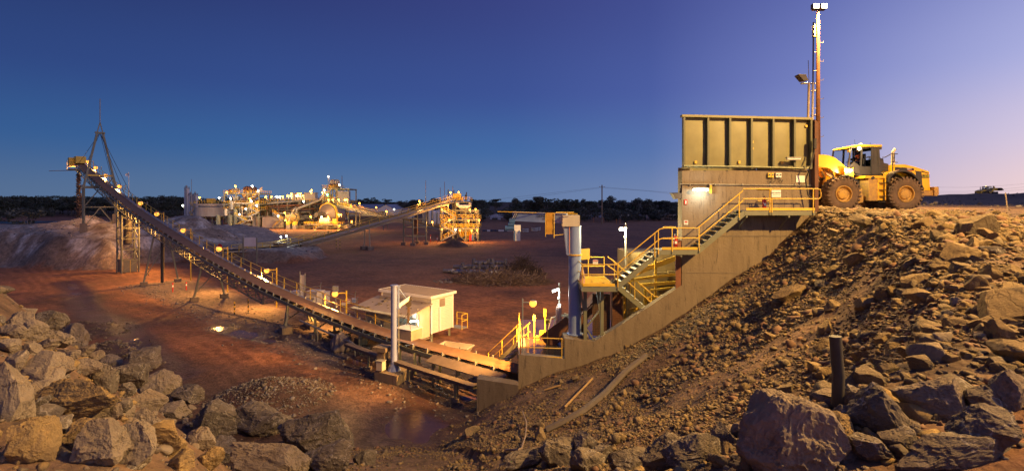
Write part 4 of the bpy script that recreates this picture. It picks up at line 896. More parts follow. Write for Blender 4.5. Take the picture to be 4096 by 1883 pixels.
# crusher frame behind the wing wall
cr = T('crusher_frame', 'yellow-lit steel crusher frame and chute behind the wing wall', 'crusher', (7, 27, 3))
M_cr = mat('crusher_plate', (.34, .24, .10), .6, c2=(.20, .13, .06), scale=1.4, c3=rust, c3amt=.6)
box('chute_body', M_cr, cr, (7.6, 28.6, 5.6), (2.6, 2.6, 4.6)); box('chute_side', M_rust, cr, (6.0, 28.8, 4.6), (.2, 2.2, 3.0))
for (a, bb, w, h) in [(W(2540, 1092, 26.4), W(2728, 1022, 26.4), .12, .26), (W(2520, 1120, 26.2), W(2735, 1092, 26.2), .10, .14), (W(2560, 1140, 26), W(2735, 1127, 26), .10, .16), (W(2600, 1160, 25.8), W(2735, 1146, 25.8), .08, .10), (W(2590, 1195, 25.9), W(2700, 1190, 25.9), .14, .22), (W(2520, 1240, 26), W(2650, 1215, 26), .14, .16)]:
    bar('frame_beam', M_yel, cr, a, bb, w, h)
for px in (2498, 2622, 2580): q0, q1 = W(px, 1330, 26.3), W(px, 1000 if px == 2622 else 1150, 26.3); bar('column', M_yel, cr, (q0.x, q0.y, 2.95), q1, .11, .13)
for (pa, pb, ya, yb, d, m__) in [(2450, 2490, 1163, 1316, 26.0, 'r'), (2370, 2440, 1175, 1340, 26.3, 'd'), (2300, 2350, 1230, 1345, 27.2, 'r')]:
    a, bb = W(pa, ya, d), W(pb, yb, d); o = box('guard_panel', M_rust if m__ == 'r' else M_dark, cr, ((a.x+bb.x)/2, d, (a.z+bb.z)/2), (bb.x-a.x, .05, a.z-bb.z))
    g = MB(); n = int((bb.x-a.x)/.09)
    for k in range(n+1): g.box((a.x+k*.09, d-.04, (a.z+bb.z)/2), (.014, .02, a.z-bb.z))
    for k in range(int((a.z-bb.z)/.09)): g.box(((a.x+bb.x)/2, d-.045, bb.z+k*.09), (bb.x-a.x, .012, .012))
    g.build('guard_mesh', M_rust, o, False)
for (px, py, d, w, h) in [(2640, 1110, 27, .7, .6), (2690, 1105, 27.1, .5, .6), (2665, 1190, 26.6, .6, .3), (2610, 1215, 26.4, .9, .35), (2560, 1280, 26.2, .7, .5)]:
    q = W(px, py, d); box('stiffened_plate', M_cr, cr, q, (w, .3, h))
fg = T('feed_grizzly', 'rusty sloping plates and rollers under the lower platform', 'chute', (3.6, 27.5, 3))
for k in range(5): q = V((3.1+.33*k, 27.2, 3.4+.38*k)); tube('roller', M_rust, fg, q, q+V((0, 1.2, 0)), .14, 'cyl')
bar('chute_plate', M_rust, fg, (2.4, 27.5, 3.1), (5.0, 27.5, 6.0), 1.4, .08); bar('side_beam', M_rust, fg, (2.6, 26.7, 3.2), (4.9, 26.7, 5.6), .1, .3)
# slab-side clutter: rail, sodium lamp, pumps, small stair
sr = T('slab_railing', 'yellow handrail round the wet slab above the conveyor tail', 'railing', (1.3, DW, 3))
a0 = V((.42, DW+.1, 3.02)); a1 = V((2.45, DW+.1, 2.95))
rail_run(sr, [a0, a1], M_yel, 1.0); rail_run(sr, [a0, V((.42, 27.5, 3.02)), V((.42, 30.0, 3.02))], M_yel, 1.0)
b = MB(); b.path([a1+V((0, 0, 1.0)), a1+V((.1, 0, .93)), a1+V((.1, 0, .6)), a1+V((0, 0, .52))], .024, 8); b.build('rail_end', M_yel, sr); bar('toe_board', M_yel, sr, a0+V((0, -.03, .06)), a1+V((0, -.03, .06)), .012, .12)
def lamp_post(label, base, bulb, energy, group, m=M_galv, name='lamp_post', col=SOD, em=None, r=.035, bulbr=.13, aim=(0, 0, -1), ang=160, fwd=-.05):
    t = T(name, label, 'lamp', base, group); base, bulb = V(base), V(bulb); top = V((base.x, base.y, bulb.z+.25))
    tube('pole', m, t, base, top, r); bar('arm', m, t, V((base.x, base.y, bulb.z+.06)), bulb+V((0, 0, .06)), r*1.2, r*1.2)
    g = MB(); g.lathe([(0, bulbr*.95), (bulbr*.45, bulbr*.9), (bulbr*.75, bulbr*.7)], bulb, 12); g.build('shade', M_galv, t)
    g = MB(); g.lathe([(bulbr*.74, bulbr*.68), (bulbr, .1*bulbr), (bulbr*.9, -.45*bulbr), (bulbr*.5, -.85*bulbr), (0, -bulbr)], bulb, 14); g.build('bulb', em or E_sod, t)
    spot('lamp_light', t, bulb+V((0, fwd, -bulbr*1.3)), aim, col, energy, ang); return t
lamp_post('sodium lamp on a grey post at the corner of the wet slab', (W(2090, 0, 25.2).x, 25.2, 2.9), W(2132, 1213, 25.2), 12000, 'sodium lamps around the conveyor', bulbr=.19, aim=(-.62, .95, -.42), ang=112, fwd=.5)
ss = T('tail_stair', 'small steel stair with yellow rails beside the conveyor tail', 'stairway', G(2000, 1432))
ta, tb = V((.35, 27.6, 2.9)), V((-1.5, 30.2, .5))
nn = V((.82, .57, 0))
for o_ in (0, .8): bar('stringer', M_olive, ss, ta+nn*o_, tb+nn*o_, .05, .22)
for k in range(1, 9): p = ta.lerp(tb, k/9)+nn*.4; M_ = Matrix.Translation(p) @ Matrix.Rotation(math.atan2(nn.y, nn.x), 4, 'Z') @ Matrix.Diagonal((.78, .22, .03, 1)); link(bpy.data.objects.new('tread', unit('box', M_galv)), ss, M_)
for o_ in (0, .8):
    for t in (.05, .5, .95): p = ta.lerp(tb, t)+nn*o_; tube('post', M_yel, ss, p, p+V((0, 0, 1)), .024)
    for hh in (1.0, .52): g = MB(); g.path([ta+nn*o_+V((0, 0, hh)), tb+nn*o_+V((0, 0, hh))], .024, 8); g.build('rail', M_yel, ss)
fluoro('pole_lamp', 'white tube lamp on a pole behind the blue crane column', W(2222, 1160, 27.5), .36, .25, 130, pole=(W(2237, 1330, 27.6), W(2237, 1132, 27.6)), tilt=.3)
fluoro('pole_lamp', 'white tube lamp on a tall white pole behind the lower platform', W(2490, 916, 26.6), .36, 0, 800, col=(1, .84, .42), pole=(W(2502, 1110, 26.7), W(2502, 893, 26.7)))
sign('pole_notice', 'small white notice with a red emblem on the lamp pole beside the crane column', W(2237, 1222, 27.5), .17, .18, [('!', .12, 0, M_red)])
pu = T('pump_skid', 'yellow valves and cable boxes along the slab edge rail', 'pump', (1.2, 28, 3))
for (px, py, w, h, d) in [(2180, 1250, .16, .42, 28), (2137, 1270, .14, .3, 27.5), (2190, 1285, .22, .2, 27), (2168, 1330, .3, .25, 28.4), (2150, 1350, .2, .2, 28)]:
    q = W(px, py, d); box('valve_box', M_yel, pu, q, (w, .16, h)); bar('stem', M_yel, pu, q, (q.x, q.y, 2.95), .06)
q = W(2235, 1260, 27.3); b = MB(); b.lathe([(.16, -.45), (.17, .3), (.13, .45), (0, .46)], q, 12); b.build('drum', mat('pink_drum', (.5, .32, .26), .7), pu)
for k in range(4): b = MB(); b.path([W(2190+18*k, 1330, 28.5), W(2205+18*k, 1270-6*k, 28.5), W(2250+12*k, 1262, 28.5), W(2290, 1275+9*k, 28.5)], .05, 8); b.build('pipe', M_galv, pu)
bar('splash_plate', M_rust, pu, W(2180, 1370, 27), W(2285, 1290, 27), .05, .9)
# ---- blue jib crane
DC = 25.0
jb = T('jib_crane', 'blue steel jib crane column with yellow canvas cover and lettered beam', 'jib crane', (3.18, DC+.3, 3.98))
cx, cy = 3.18, DC+.32
b = MB(); b.lathe([(.40, 3.99), (.40, 4.03), (.315, 4.04), (.315, 7.98)], (cx, cy, 0), 28); b.build('column', M_blue, jb)
b = MB(); b.lathe([(.315, 8.03), (.315, 9.42), (.33, 9.44), (.33, 9.48), (0, 9.48)], (cx, cy, 0), 28); b.build('upper_column', M_blue, jb)
b = MB(); b.lathe([(.32, 7.98), (.37, 7.98), (.37, 8.04), (.32, 8.04)], (cx, cy, 0), 28); b.build('collar', M_yel, jb)
b = MB(); b.prism([(cx-.58, 9.46), (cx-.26, 9.46), (cx-.26, 8.02), (cx-.42, 8.0)], cy-.2, cy+.2); b.build('bracket_web', M_blue, jb, False)
box('head_box', M_cream, jb, (cx-.22, cy-.02, 9.72), (.86, .62, .56)); bar('orange_strip', M_orange, jb, (cx-.30, cy-.26, 8.1), (cx-.30, cy-.26, 9.44), .03)
e0, e1 = V((cx-.4, cy-.08, 9.85)), V((.06, 26.4, 9.92))
bar('beam', M_blue, jb, e0, e1, .22, .44); bar('beam_flange', M_blue, jb, e0+V((0, 0, .22)), e1+V((0, 0, .22)), .34, .03); bar('beam_flange', M_blue, jb, e0-V((0, 0, .24)), e1-V((0, 0, .24)), .34, .04)
ang = math.atan2(e1.y-e0.y, e1.x-e0.x)+math.pi
for k in range(5):
    p = e1+(e0-e1).normalized()*(.02+.05*k); M_ = Matrix.Translation(p+V((-.035, -.135, 0))) @ Matrix.Rotation(ang, 4, 'Z') @ Matrix.Rotation(.5, 4, 'Y') @ Matrix.Diagonal((.028, .012, .40, 1))
    link(bpy.data.objects.new('hazard_stripe', unit('box', M_ink if k % 2 == 0 else M_signw)), jb, M_)
p = e1.lerp(e0, .56); text('lettering', 'DEMAG', M_ink, jb, p+V((-.02, -.14, .05)), .19, (R(90), 0, ang)); bar('underline', M_ink, jb, p+V((-.03, -.135, -.09)), p+V((.22, -.205, -.09)), .004, .03)
bar('cover_pipe', M_yel, jb, W(1990, 846, 25.9), W(2160, 851, 25.7), .03); bar('cover_pipe', M_yel, jb, W(2150, 851, 25.7), W(2310, 855, 25.2), .03)
cv = MB(); n = 8
for k in range(n+1):
    zz = 10.14-1.06*k/n
    for xx, yy in ((W(2183, 0, 24.7).x, 24.95), (W(2183, 0, 24.7).x+.02, 24.72), (W(2215, 0, 24.6).x, 24.62), (W(2215, 0, 24.6).x+.02, 24.8)): cv.v.append((xx+.012*math.sin(k*2.1), yy+.012*math.cos(k*1.7), zz))
for k in range(n):
    for j in range(3): cv.f.append((k*4+j, k*4+j+1, k*4+j+5, k*4+j+4)); cv.mi.append(0)
cv.build('canvas_cover', M_canvas, jb)
b = MB(); xx = W(2216, 0, 24.6).x; b.path([V((xx+1.0, 24.7, 10.15)), V((xx+.1, 24.6, 10.15)), V((xx, 24.6, 10.1)), V((xx, 24.6, 8.9))], .022, 8); b.path([V((W(2182, 0, 24.7).x, 24.72, 10.1)), V((W(2182, 0, 24.7).x, 24.72, 8.95))], .018, 6); b.path([V((xx, 24.6, 9.03)), V((xx+.5, 24.9, 9.05))], .014, 6); b.build('cover_frame', M_yel, jb)
ho = T('chain_hoist', 'blue motor hoist hanging under the left end of the crane beam', 'hoist', W(2045, 900, 26.3)); q = W(2047, 905, 26.3)
for k, (dx, dz, r_, L_) in enumerate([(-.02, .10, .13, .34), (-.10, -.10, .14, .5)]): tube('motor', M_bluedk, ho, q+V((dx-L_/2, 0, dz)), q+V((dx+L_/2, 0, dz)), r_, 'cyl24')
box('gearbox', M_signw, ho, q+V((.30, 0, -.10)), (.34, .3, .34)); box('trolley', M_bluedk, ho, q+V((.02, 0, .3)), (.3, .3, .2)); bar('hanger', M_galv, ho, q+V((.15, 0, -.2)), q+V((.18, 0, -.55)), .05)
cb = T('pendant_box', 'blue and white control box hanging below the hoist', 'control box', W(2070, 942, 26.2)); q = W(2070, 942, 26.2)
box('case', M_white, cb, q, (.26, .3, .52), .1); box('side', M_bluedk, cb, q+V((-.16, 0, 0)), (.08, .3, .52), .1)
# pole beside the mast, hose
fp = T('floodlight_pole', 'short pole with an unlit floodlight above the hopper corner', 'floodlight', W(3232, 480, 26)); p0_ = W(3232, 480, 26); p1_ = W(3236, 332, 26)
tube('pole', mat('warm_pole', (.42, .33, .20), .6), fp, p0_, p1_, .06); tube('whip_aerial', M_dark, fp, p1_, W(3233, 242, 26), .015)
q = W(3208, 320, 26); b = MB(); b.prism([(q.x-.28, q.z+.22), (q.x+.10, q.z+.20), (q.x+.22, q.z-.06), (q.x-.02, q.z-.08)], q.y-.2, q.y+.2); b.build('housing', M_dark, fp, False); bar('visor', M_galv, fp, q+V((-.28, 0, .24)), q+V((.12, 0, .22)), .42, .02)
tube('ballast', M_galv, fp, W(3204, 335, 26), W(3232, 334, 26), .05)
ap = T('aerial_pole', 'slim white pole strapped beside the rusty mast', 'pole', W(3252, 560, 27)); tube('lower_tube', M_cream, ap, W(3248, 560, 27), W(3252, 330, 27), .055); tube('upper_tube', M_dark, ap, W(3252, 330, 27), W(3254, 90, 27), .04)
for py in (335, 365, 462): tube('strap', M_dark, ap, W(3243, py, 27), W(3262, py, 27), .03)
hs = T('black_hose', 'black cable hose hanging down the right end of the hopper', 'hose', W(3255, 600, 24)); b = MB(); b.path([W(3258, 560, 24.1), W(3256, 610, 24.1), W(3240, 670, 23.9), W(3222, 720, 24.2), W(3232, 780, 24.2), W(3255, 800, 24)], .035, 8); b.build('hose', M_black, hs); tube('spring_sleeve', M_black, hs, W(3258, 596, 24.1), W(3258, 555, 24.1), .085, 'cyl')
# ---------------------------------------------------------------- long conveyor to the stockpile
class Line:
    def __init__(s, a, u, ds, zs, lat):
        s.a = V((*a, 0)); s.u = V((*u, 0)).normalized(); s.n = V((s.u.y, -s.u.x, 0)) if lat > 0 else V((-s.u.y, s.u.x, 0)); s.ds = ds; s.zs = zs
    def z(s, t): return float(np.interp(t, s.ds, s.zs))
    def p(s, t, off=0, dz=0): q = s.a+s.u*t+s.n*off; return V((q.x, q.y, s.z(t)+dz))
    def t_at(s, px):
        k = (px-PX0)/FPX; return (k*s.a.y-s.a.x)/(s.u.x-k*s.u.y)
def smooth_profile(ds, zs, n=160):
    t = np.linspace(ds[0], ds[-1], n); z = np.interp(t, ds, zs)
    for _ in range(14): z[1:-1] = (z[:-2]+2*z[1:-1]+z[2:])/4
    return t, z
_d = np.array([26.6, 29.5, 31.7, 35.1, 40.07, 45.8, 52.9, 59.5, 69.8, 75.3, 86.1, 94.5, 97.5]); _z = [1.72, 1.66, 1.62, 1.7, 2.12, 2.91, 4.33, 5.85, 8.67, 10.3, 14.0, 17.2, 18.3]
_t, _zz = smooth_profile((_d-26.6)/.640, _z)
C1 = Line((.6, 26.6), (-.768, .640), _t, _zz, 1)           # n points to the far side
TH = (97.0-26.6)/.640
cv1 = T('stacker_conveyor', 'long inclined belt conveyor rising from the crusher pit to the stockpile', 'conveyor', (.6, 26.6, 0))
M_belt = mat('dusty_belt', (.30, .16, .072), .8, c2=(.15, .082, .042), scale=1.5, contrast=.3)
def strip(line, t0, t1, prof, step_=1.0):
    b = MB(); ts = np.linspace(t0, t1, int((t1-t0)/step_)+2); m = len(prof)
    for t in ts:
        for (o, dz) in prof: b.v.append(tuple(line.p(t, o, dz)))
    for i in range(len(ts)-1):
        for j in range(m-1): b.f.append((i*m+j, i*m+j+1, (i+1)*m+j+1, (i+1)*m+j)); b.mi.append(0)
    return b
strip(C1, .2, TH, [(-.62, .02), (-.60, .0), (-.36, -.14), (.36, -.14), (.60, .0), (.62, .02), (.36, -.10), (0, -.02), (-.36, -.10), (-.62, .02)]).build('belt', M_belt, cv1, ang=80)
strip(C1, .2, TH-1, [(-.6, -.55), (.6, -.55), (.6, -.57), (-.6, -.57), (-.6, -.55)]).build('return_belt', M_belt, cv1)
TS = 29.0      # truss from here on
def chord(name, line, t0, t1, off, dz, w, h, m, parent, step_=2.0):
    b = MB(); ts = np.linspace(t0, t1, int((t1-t0)/step_)+2)
    for i in range(len(ts)-1): b.bar(line.p(ts[i], off, dz), line.p(ts[i+1], off, dz), w, h)
    return b.build(name, m, parent, False)
for o in (-.78, .78):
    chord('stringer', C1, 1.0, TH, o, -.28, .09, .22, M_olive, cv1)
    chord('bottom_chord', C1, TS, TH-1, o, -1.28, .10, .10, M_olive, cv1)
k = 0; t = TS
while t < TH-1.5:
    for o in (-.78, .78):
        bar('truss_post', M_olive, cv1, C1.p(t, o, -.38), C1.p(t, o, -1.26), .06)
        a, b_ = (C1.p(t, o, -.38), C1.p(t+1.55, o, -1.26)) if k % 2 else (C1.p(t, o, -1.26), C1.p(t+1.55, o, -.38))
        bar('truss_diagonal', M_olive, cv1, a, b_, .05)
    bar('cross_member', M_olive, cv1, C1.p(t, -.78, -1.26), C1.p(t, .78, -1.26), .06)
    t += 1.55; k += 1
# idler sets share one mesh
im = MB()
for s_ in (-1, 1):
    im.bar(V((0, s_*.78, -.34)), V((0, s_*.74, .12)), .06, .09, V((1, 0, 0))); im.tube(V((.0, s_*.34, -.22)), V((0, s_*.68, -.02)), .065, n=8)
im.tube(V((0, -.34, -.22)), V((0, .34, -.22)), .065, n=8); im.bar(V((0, -.76, -.36)), V((0, .76, -.36)), .07, .06)
ime = bpy.data.meshes.new('idler'); ime.from_pydata(im.v, [], im.f); ime.materials.append(M_galv); ime.update()
t = 1.5
while t < TH-1:
    d = (C1.p(t+.5)-C1.p(t-.5)).normalized(); y = C1.n; z = d.cross(y); z = z if z.z > 0 else -z
    M_ = Matrix((d, y, z)).transposed().to_4x4(); M_.translation = C1.p(t)
    link(bpy.data.objects.new('idler', ime), cv1, M_); t += 1.35 if t < 40 else 1.8
# walkway and handrail on the far side
tw = 13.0
strip(C1, tw, TH-.5, [(.84, -.36), (1.5, -.36), (1.5, -.41), (.84, -.41), (.84, -.36)]).build('walkway', M_galv, cv1)
for hh in (1.0, .5):
    b = MB(); b.path([C1.p(t, 1.5, hh-.36) for t in np.linspace(tw, TH, 60)], .03, 6); b.build('handrail', M_yel, cv1)
t = tw
while t < TH: bar('post', M_yel, cv1, C1.p(t, 1.5, -.4), C1.p(t, 1.5, .64), .05); t += 2.4
# trestles
def footing(parent, p, w=.75, h=.7): 
    z = hz(p.x, p.y); box('footing', M_conc, parent, (p.x, p.y, z+h/2-.25), (w, w, h), .69); return V((p.x, p.y, z+h-.26))
for (px, sp, spread) in [(1405, 0, .0), (1300, 1, .0), (1190, 2, .3), (838, 3, .8), (645, 3, 1.3)]:
    t = C1.t_at(px); tops = []
    for o in (-.82, .82):
        top = C1.p(t, o, -.35 if t < TS else -1.3); q = C1.p(t, o*(1+spread), 0)
        f = footing(cv1, q); bar('trestle_leg', M_olive, cv1, f, top, .17, .17); tops.append((f, top))
        if sp == 2:
            q2 = q+C1.u*(-1.0)+C1.n*(-.4 if o < 0 else -.2); f2 = footing(cv1, q2, .8, .8); bar('raker', M_olive, cv1, f2, top-V((0, 0, .6)), .12)
    bar('cross_brace', M_olive, cv1, tops[0][0]+V((0, 0, .3)), tops[1][1]-V((0, 0, .3)), .08)
    bar('cross_head', M_olive, cv1, tops[0][1], tops[1][1], .16, .16)
    if px == 645: tube('black_downpipe', M_black, cv1, C1.p(t, .1, -1.3), (C1.p(t, .1).x, C1.p(t, .1).y, .1), .17, 'cyl')
for px in (1700, 1640, 1480, 1800):
    t = C1.t_at(px)
    for o in (-.8, .8): q = C1.p(t, o, -.35); bar('short_leg', M_olive, cv1, (q.x, q.y, -.2), q, .14, .14)
# take-up tower
tt = C1.t_at(512); tw_ = T('takeup_tower', 'caged steel take-up tower standing under the long conveyor', 'steel tower', C1.p(tt)*1.0)
base = C1.p(tt); base.z = hz(base.x-0, base.y-2)
cs = []
for a_ in (-1.2, 1.2):
    for o in (-1.05, 1.05):
        q = C1.p(tt+a_, o); zt_ = C1.p(tt+a_, 0, -1.35).z; bar('column', M_olive, tw_, (q.x, q.y, 0), (q.x, q.y, zt_), .18, .18, V((1, 0, 0))); cs.append(V((q.x, q.y, 0)))
for (i, j) in ((0, 1), (2, 3), (0, 2), (1, 3)):
    for k in range(5):
        z0_, z1_ = .3+k*1.6, .3+(k+1)*1.6
        bar('girt', M_olive, tw_, cs[i]+V((0, 0, z1_)), cs[j]+V((0, 0, z1_)), .09); bar('brace', M_olive, tw_, cs[i]+V((0, 0, z0_)), cs[j]+V((0, 0, z1_)), .06)
q = C1.p(tt); tube('counterweight', M_dark, tw_, (q.x, q.y, 4.2), (q.x, q.y, 8.0), .55, 'cyl24')
for (i, j) in ((0, 1), (0, 2)): 
    c0 = cs[i].lerp(cs[j], .5); L_ = (cs[j]-cs[i]).length; rz = math.atan2((cs[j]-cs[i]).y, (cs[j]-cs[i]).x)
    o = box('cage_gate', mat('cage_mesh', (.16, .15, .12), .6, c2=(.10, .10, .08), scale=30), tw_, c0+V((0, 0, 1.1)), (L_*.8, .02, 1.9), rz); bar('gate_frame', M_yel, o, c0+V((0, 0, .15)), c0+V((0, 0, 2.0)), .06)
# head end
hd = C1.p(TH); u = C1.u; rz1 = math.atan2(u.y, u.x)
box('drive_hood', M_yel, cv1, hd+V((0, 0, .55))+u*-.3, (2.2, 1.5, 1.3), rz1); box('gearbox', M_yel, cv1, hd+u*1.0+V((0, 0, .2))-C1.n*1.1, (1.2, .8, 1.6), rz1)
box('head_platform', M_galv, cv1, hd+u*1.1+V((0, 0, -1.25)), (3.4, 3.0, .16), rz1)
tube('head_pulley', M_dark, cv1, hd-C1.n*.7+V((0, 0, -.2)), hd+C1.n*.7+V((0, 0, -.2)), .42, 'cyl')
cn = [hd+u*a_+C1.n*o+V((0, 0, -1.2)) for a_, o in ((-.5, -1.45), (2.7, -1.45), (2.7, 1.45), (-.5, 1.45))]
rail_run(cv1, cn, M_yel, 1.1, .035)
tube('sampling_boom', M_galv, cv1, hd+V((0, 0, -1.4)), hd+V((-5.0, -1.0, -1.6)), .06)
fo = rng.normal(0, 1, (700, 3)); zf = rng.uniform(7.4, 16.6, 700); wd = .12+.20*(17-zf)/10
hq = hd+u*.75
scatter('falling_ore', hq.x+fo[:, 0]*wd, hq.y+fo[:, 1]*wd, zf, rng.uniform(.14, .36, 700), [mat('falling_ore', (.12, .075, .055), .9)], 12, label='brown ore falling from the conveyor head onto the stockpile', cat='falling ore')
# A-frame mast tower straddling the conveyor
tA = C1.t_at(400); af = T('mast_tower', 'yellow-green portal tower with A-frame and tall spike over the conveyor', 'tower', C1.p(tA)); ctr = C1.p(tA); ctr.z = 0
fa, fb = ctr-C1.n*2.2, ctr+C1.n*2.2
def z_(v, z): return V((v.x, v.y, z))
for f_ in (fa, fb):
    g0 = hz(f_.x, f_.y); box('pedestal', M_conc, af, (f_.x, f_.y, g0+.5), (1.0, 1.0, 1.9), .69); bar('column', M_olive, af, z_(f_, g0+1.3), z_(f_, 13.1), .30, .30, V((1, 0, 0)))
bar('portal_beam', M_olive, af, z_(fa, 13.1)-C1.n*.25, z_(fb, 13.1)+C1.n*.25, .34, .42)
bar('tie_beam', M_olive, af, z_(fa, 9.7), z_(fb, 9.7), .18, .18)
ap0, ap1 = ctr-C1.n*.38, ctr+C1.n*.38
bar('raking_leg', M_olive, af, z_(fa, 13.1), z_(ap0, 22.5), .30, .30); bar('raking_leg', M_olive, af, z_(fb, 13.1), z_(ap1, 22.5), .30, .30)
bar('cross_bar', M_yel, af, z_(fa, 15.15)+C1.n*.4, z_(fb, 15.15)-C1.n*.4, .2, .24)
bar('apex_beam', M_olive, af, z_(ap0, 22.5)-C1.n*.3, z_(ap1, 22.5)+C1.n*.3, .3, .35)
for p in (ap0, ap1): bar('spire_leg', M_olive, af, z_(p, 22.6), z_(ctr, 24.3), .14)
tube('spike', M_galv, af, z_(ctr, 23.8), z_(ctr, 28.4), .07)
for (a_, b_) in ((z_(fa, 9.7), z_(ctr, 12.9)), (z_(fb, 9.7), z_(ctr, 12.9)), (z_(fa, 6.2), z_(ctr, 9.6)), (z_(fb, 6.3), z_(ctr, 9.6)), (z_(fa, 15.0)+C1.n*.4, z_(ctr, 13.2)-C1.n*.9), (z_(fb, 15)-C1.n*.4, z_(ctr, 13.2)+C1.n*.9)): bar('brace', M_olive, af, a_, b_, .14)
for (o1, tt2) in ((-.6, TH-2), (.6, TH-2), (-.6, tA-14), (.6, tA-14), (.9, tA-18)):
    b = MB(); b.path([z_(ctr, 22.5), C1.p(tt2, o1, 0)], .035, 5); b.build('stay_rope', M_dark, af)
# sodium lamps along the conveyor: bulb position in the photograph
lampg = 'sodium lamps around the conveyor'
for i, (px, py, off, e) in enumerate([(352, 647, 1.5, 500), (383, 671, 1.6, 500), (423, 702, 1.6, 500), (478, 745, 1.6, 500), (562, 813, 1.8, 700), (627, 856, 2.6, 900), (733, 921, 2.6, 900), (876, 995, 2.2, 1000), (1067, 1082, 2.0, 700), (1340, 1175, 2.2, 330)]):
    k = (px-PX0)/FPX; t = C1.t_at(px)
    for _ in range(6):          # walk to the offset line
        q = C1.a+C1.u*t+C1.n*off; t += (k*q.y-q.x)/(C1.u.x-k*C1.u.y)
    q = C1.a+C1.u*t+C1.n*off; bulb = W(px, py, q.y); pole = V((bulb.x+.9, bulb.y+.2, 0)); zb_ = C1.p(t).z-.4 if i < 5 else max(hz(pole.x, pole.y), 0)-.1
    lamp_post(['sodium lamp nearest the conveyor head, on its right side', 'second sodium lamp down from the conveyor head', 'third sodium lamp down, beside the A-frame cross bar', 'fourth sodium lamp down, right of the A-frame', 'sodium lamp above the trees left of the take-up tower', 'sodium lamp on a leaning post above the pond road', 'sodium lamp over the dark gravel slope behind the conveyor', 'sodium lamp by the tail of the far conveyor', 'sodium lamp halfway along the lower conveyor', 'sodium lamp beside the fenced transformers'][i],
              (pole.x, pole.y, zb_), bulb, e*5.2, lampg, M_yel if 4 < i else M_galv, r=.07 if i > 4 else .05, bulbr=.32 if i < 8 else .26, aim=(-C1.n.x*.75, -C1.n.y*.75, -.7))
lamp_post('sodium lamp at the far left corner of the conveyor head platform', cn[1], W(300, 648, cn[1].y), 2500, lampg, r=.05, bulbr=.26)
# channel, tray and cover beside the conveyor tail
ch = T('cable_channel', 'long dusty steel channel running low along the conveyor tail', 'channel', G(1750, 1500)); chs = strip(C1, 1.5, 13.5, [(-2.3, -.55), (-1.85, -.55), (-1.85, -.72), (-2.3, -.72), (-2.3, -.55)]); chs.build('channel', mat('dusty_channel', (.12, .095, .075), .8, c2=(.08, .06, .05)), ch, False)
for t in (3.0, 7, 11): q = C1.p(t, -2.1, -.7); bar('leg', M_olive, ch, (q.x, q.y, -.3), q, .12); box('foot', M_conc, ch, (q.x, q.y, -.05), (.4, .4, .35))
pc = T('belt_cover', 'pale steel cover plate sloping beside the conveyor tail', 'cover plate', G(1950, 1480)); strip(C1, .3, 6.0, [(-.95, -.02), (-1.65, -.25), (-1.65, -.30), (-.95, -.07), (-.95, -.02)]).build('plate', mat('pale_plate', (.14, .105, .085), .7, c2=(.09, .07, .055)), pc, False)
for t in (1.5, 3.5, 5.5): q = C1.p(t, -1.5, -.3); bar('leg', M_olive, pc, (q.x, q.y, -.3), q, .12)
# ---------------------------------------------------------------- small blue jib crane with hanging box
jc = T('service_crane', 'slim lilac-blue jib crane column on a concrete plinth beside the conveyor', 'jib crane', G(1575, 1486))
q = V((-7.12, 30.2, 0))
m = MB(); m.box((q.x, q.y, .1), (1.75, 1.5, .85), Matrix.Translation(q) @ Matrix.Rotation(-.5, 4, 'Z') @ Matrix.Translation(-q)); m.build('plinth', M_conc, jc, False)
m = MB(); m.lathe([(.40, .53), (.38, .56), (.185, .9), (.185, 5.58), (.24, 5.6), (.24, 5.66), (0, 5.66)], q, 22); m.build('column', mat('lilac_blue_paint', (.19, .23, .42), .55, c2=(.13, .165, .33), scale=1.6, c3=(.2, .12, .08), c3amt=.66, streak=True), jc)
tip = W(1640, 1190, 31.2); ar0 = V((q.x+.2, q.y, 4.35)); bar('arm', M_white, jc, ar0, tip, .10, .22); bar('tie_rod', M_blue, jc, V((q.x+.25, q.y, 5.5)), ar0.lerp(tip, .75), .04); bar('hinge_post', M_blue, jc, V((q.x+.27, q.y, 4.2)), V((q.x+.27, q.y, 5.55)), .08)
box('hinge', M_blue, jc, V((q.x+.12, q.y, 4.25)), (.5, .2, .06)); box('hinge', M_blue, jc, V((q.x+.12, q.y, 5.56)), (.5, .2, .06)); tube('conduit', M_galv, jc, V((q.x+.3, q.y-.1, 4.2)), V((q.x+.3, q.y-.1, 1.6)), .025)
hb = T('crane_hook_block', 'dark chain hoist and hook block hanging from the small crane arm', 'hoist', tip); q2 = W(1634, 1215, 31.2)
tube('hoist_body', M_dark, hb, tip+V((-.15, 0, -.1)), tip+V((.12, 0, -.05)), .16, 'cyl'); tube('sheave', M_dark, hb, q2+V((0, -.06, 0)), q2+V((0, .06, 0)), .19, 'cyl24')
bx_ = W(1634, 1330, 31.2)
for k in range(3): b = MB(); b.path([q2+V((-.04+.05*k, 0, -.1)), V((bx_.x-.05+.05*k, 31.2, bx_.z+.6))], .03, 5); b.build('chain', mat('rusty_chain', (.14, .08, .05), .7), hb)
sb = T('hanging_skip', 'pale flat steel counterweight box slung from the small crane', 'steel box', bx_); M_ = Matrix.Translation(bx_) @ Matrix.Rotation(-.55, 4, 'Z')
m = MB(); m.box((0, 0, 0), (1.35, 1.0, .62), M_); m.build('body', mat('dusty_cream_box', (.36, .27, .20), .7, c2=(.27, .19, .13), scale=2), sb, False); m = MB(); m.box((0, 0, .325), (1.42, 1.06, .03), M_); m.build('lid', M_signw, sb, False)
for (dx, dy) in ((-.5, -.35), (.5, -.35), (.5, .35), (-.5, .35)): b = MB(); b.path([M_ @ V((dx, dy, .34)), V((bx_.x, bx_.y, bx_.z+1.3))], .018, 5); b.build('sling', M_dark, sb)
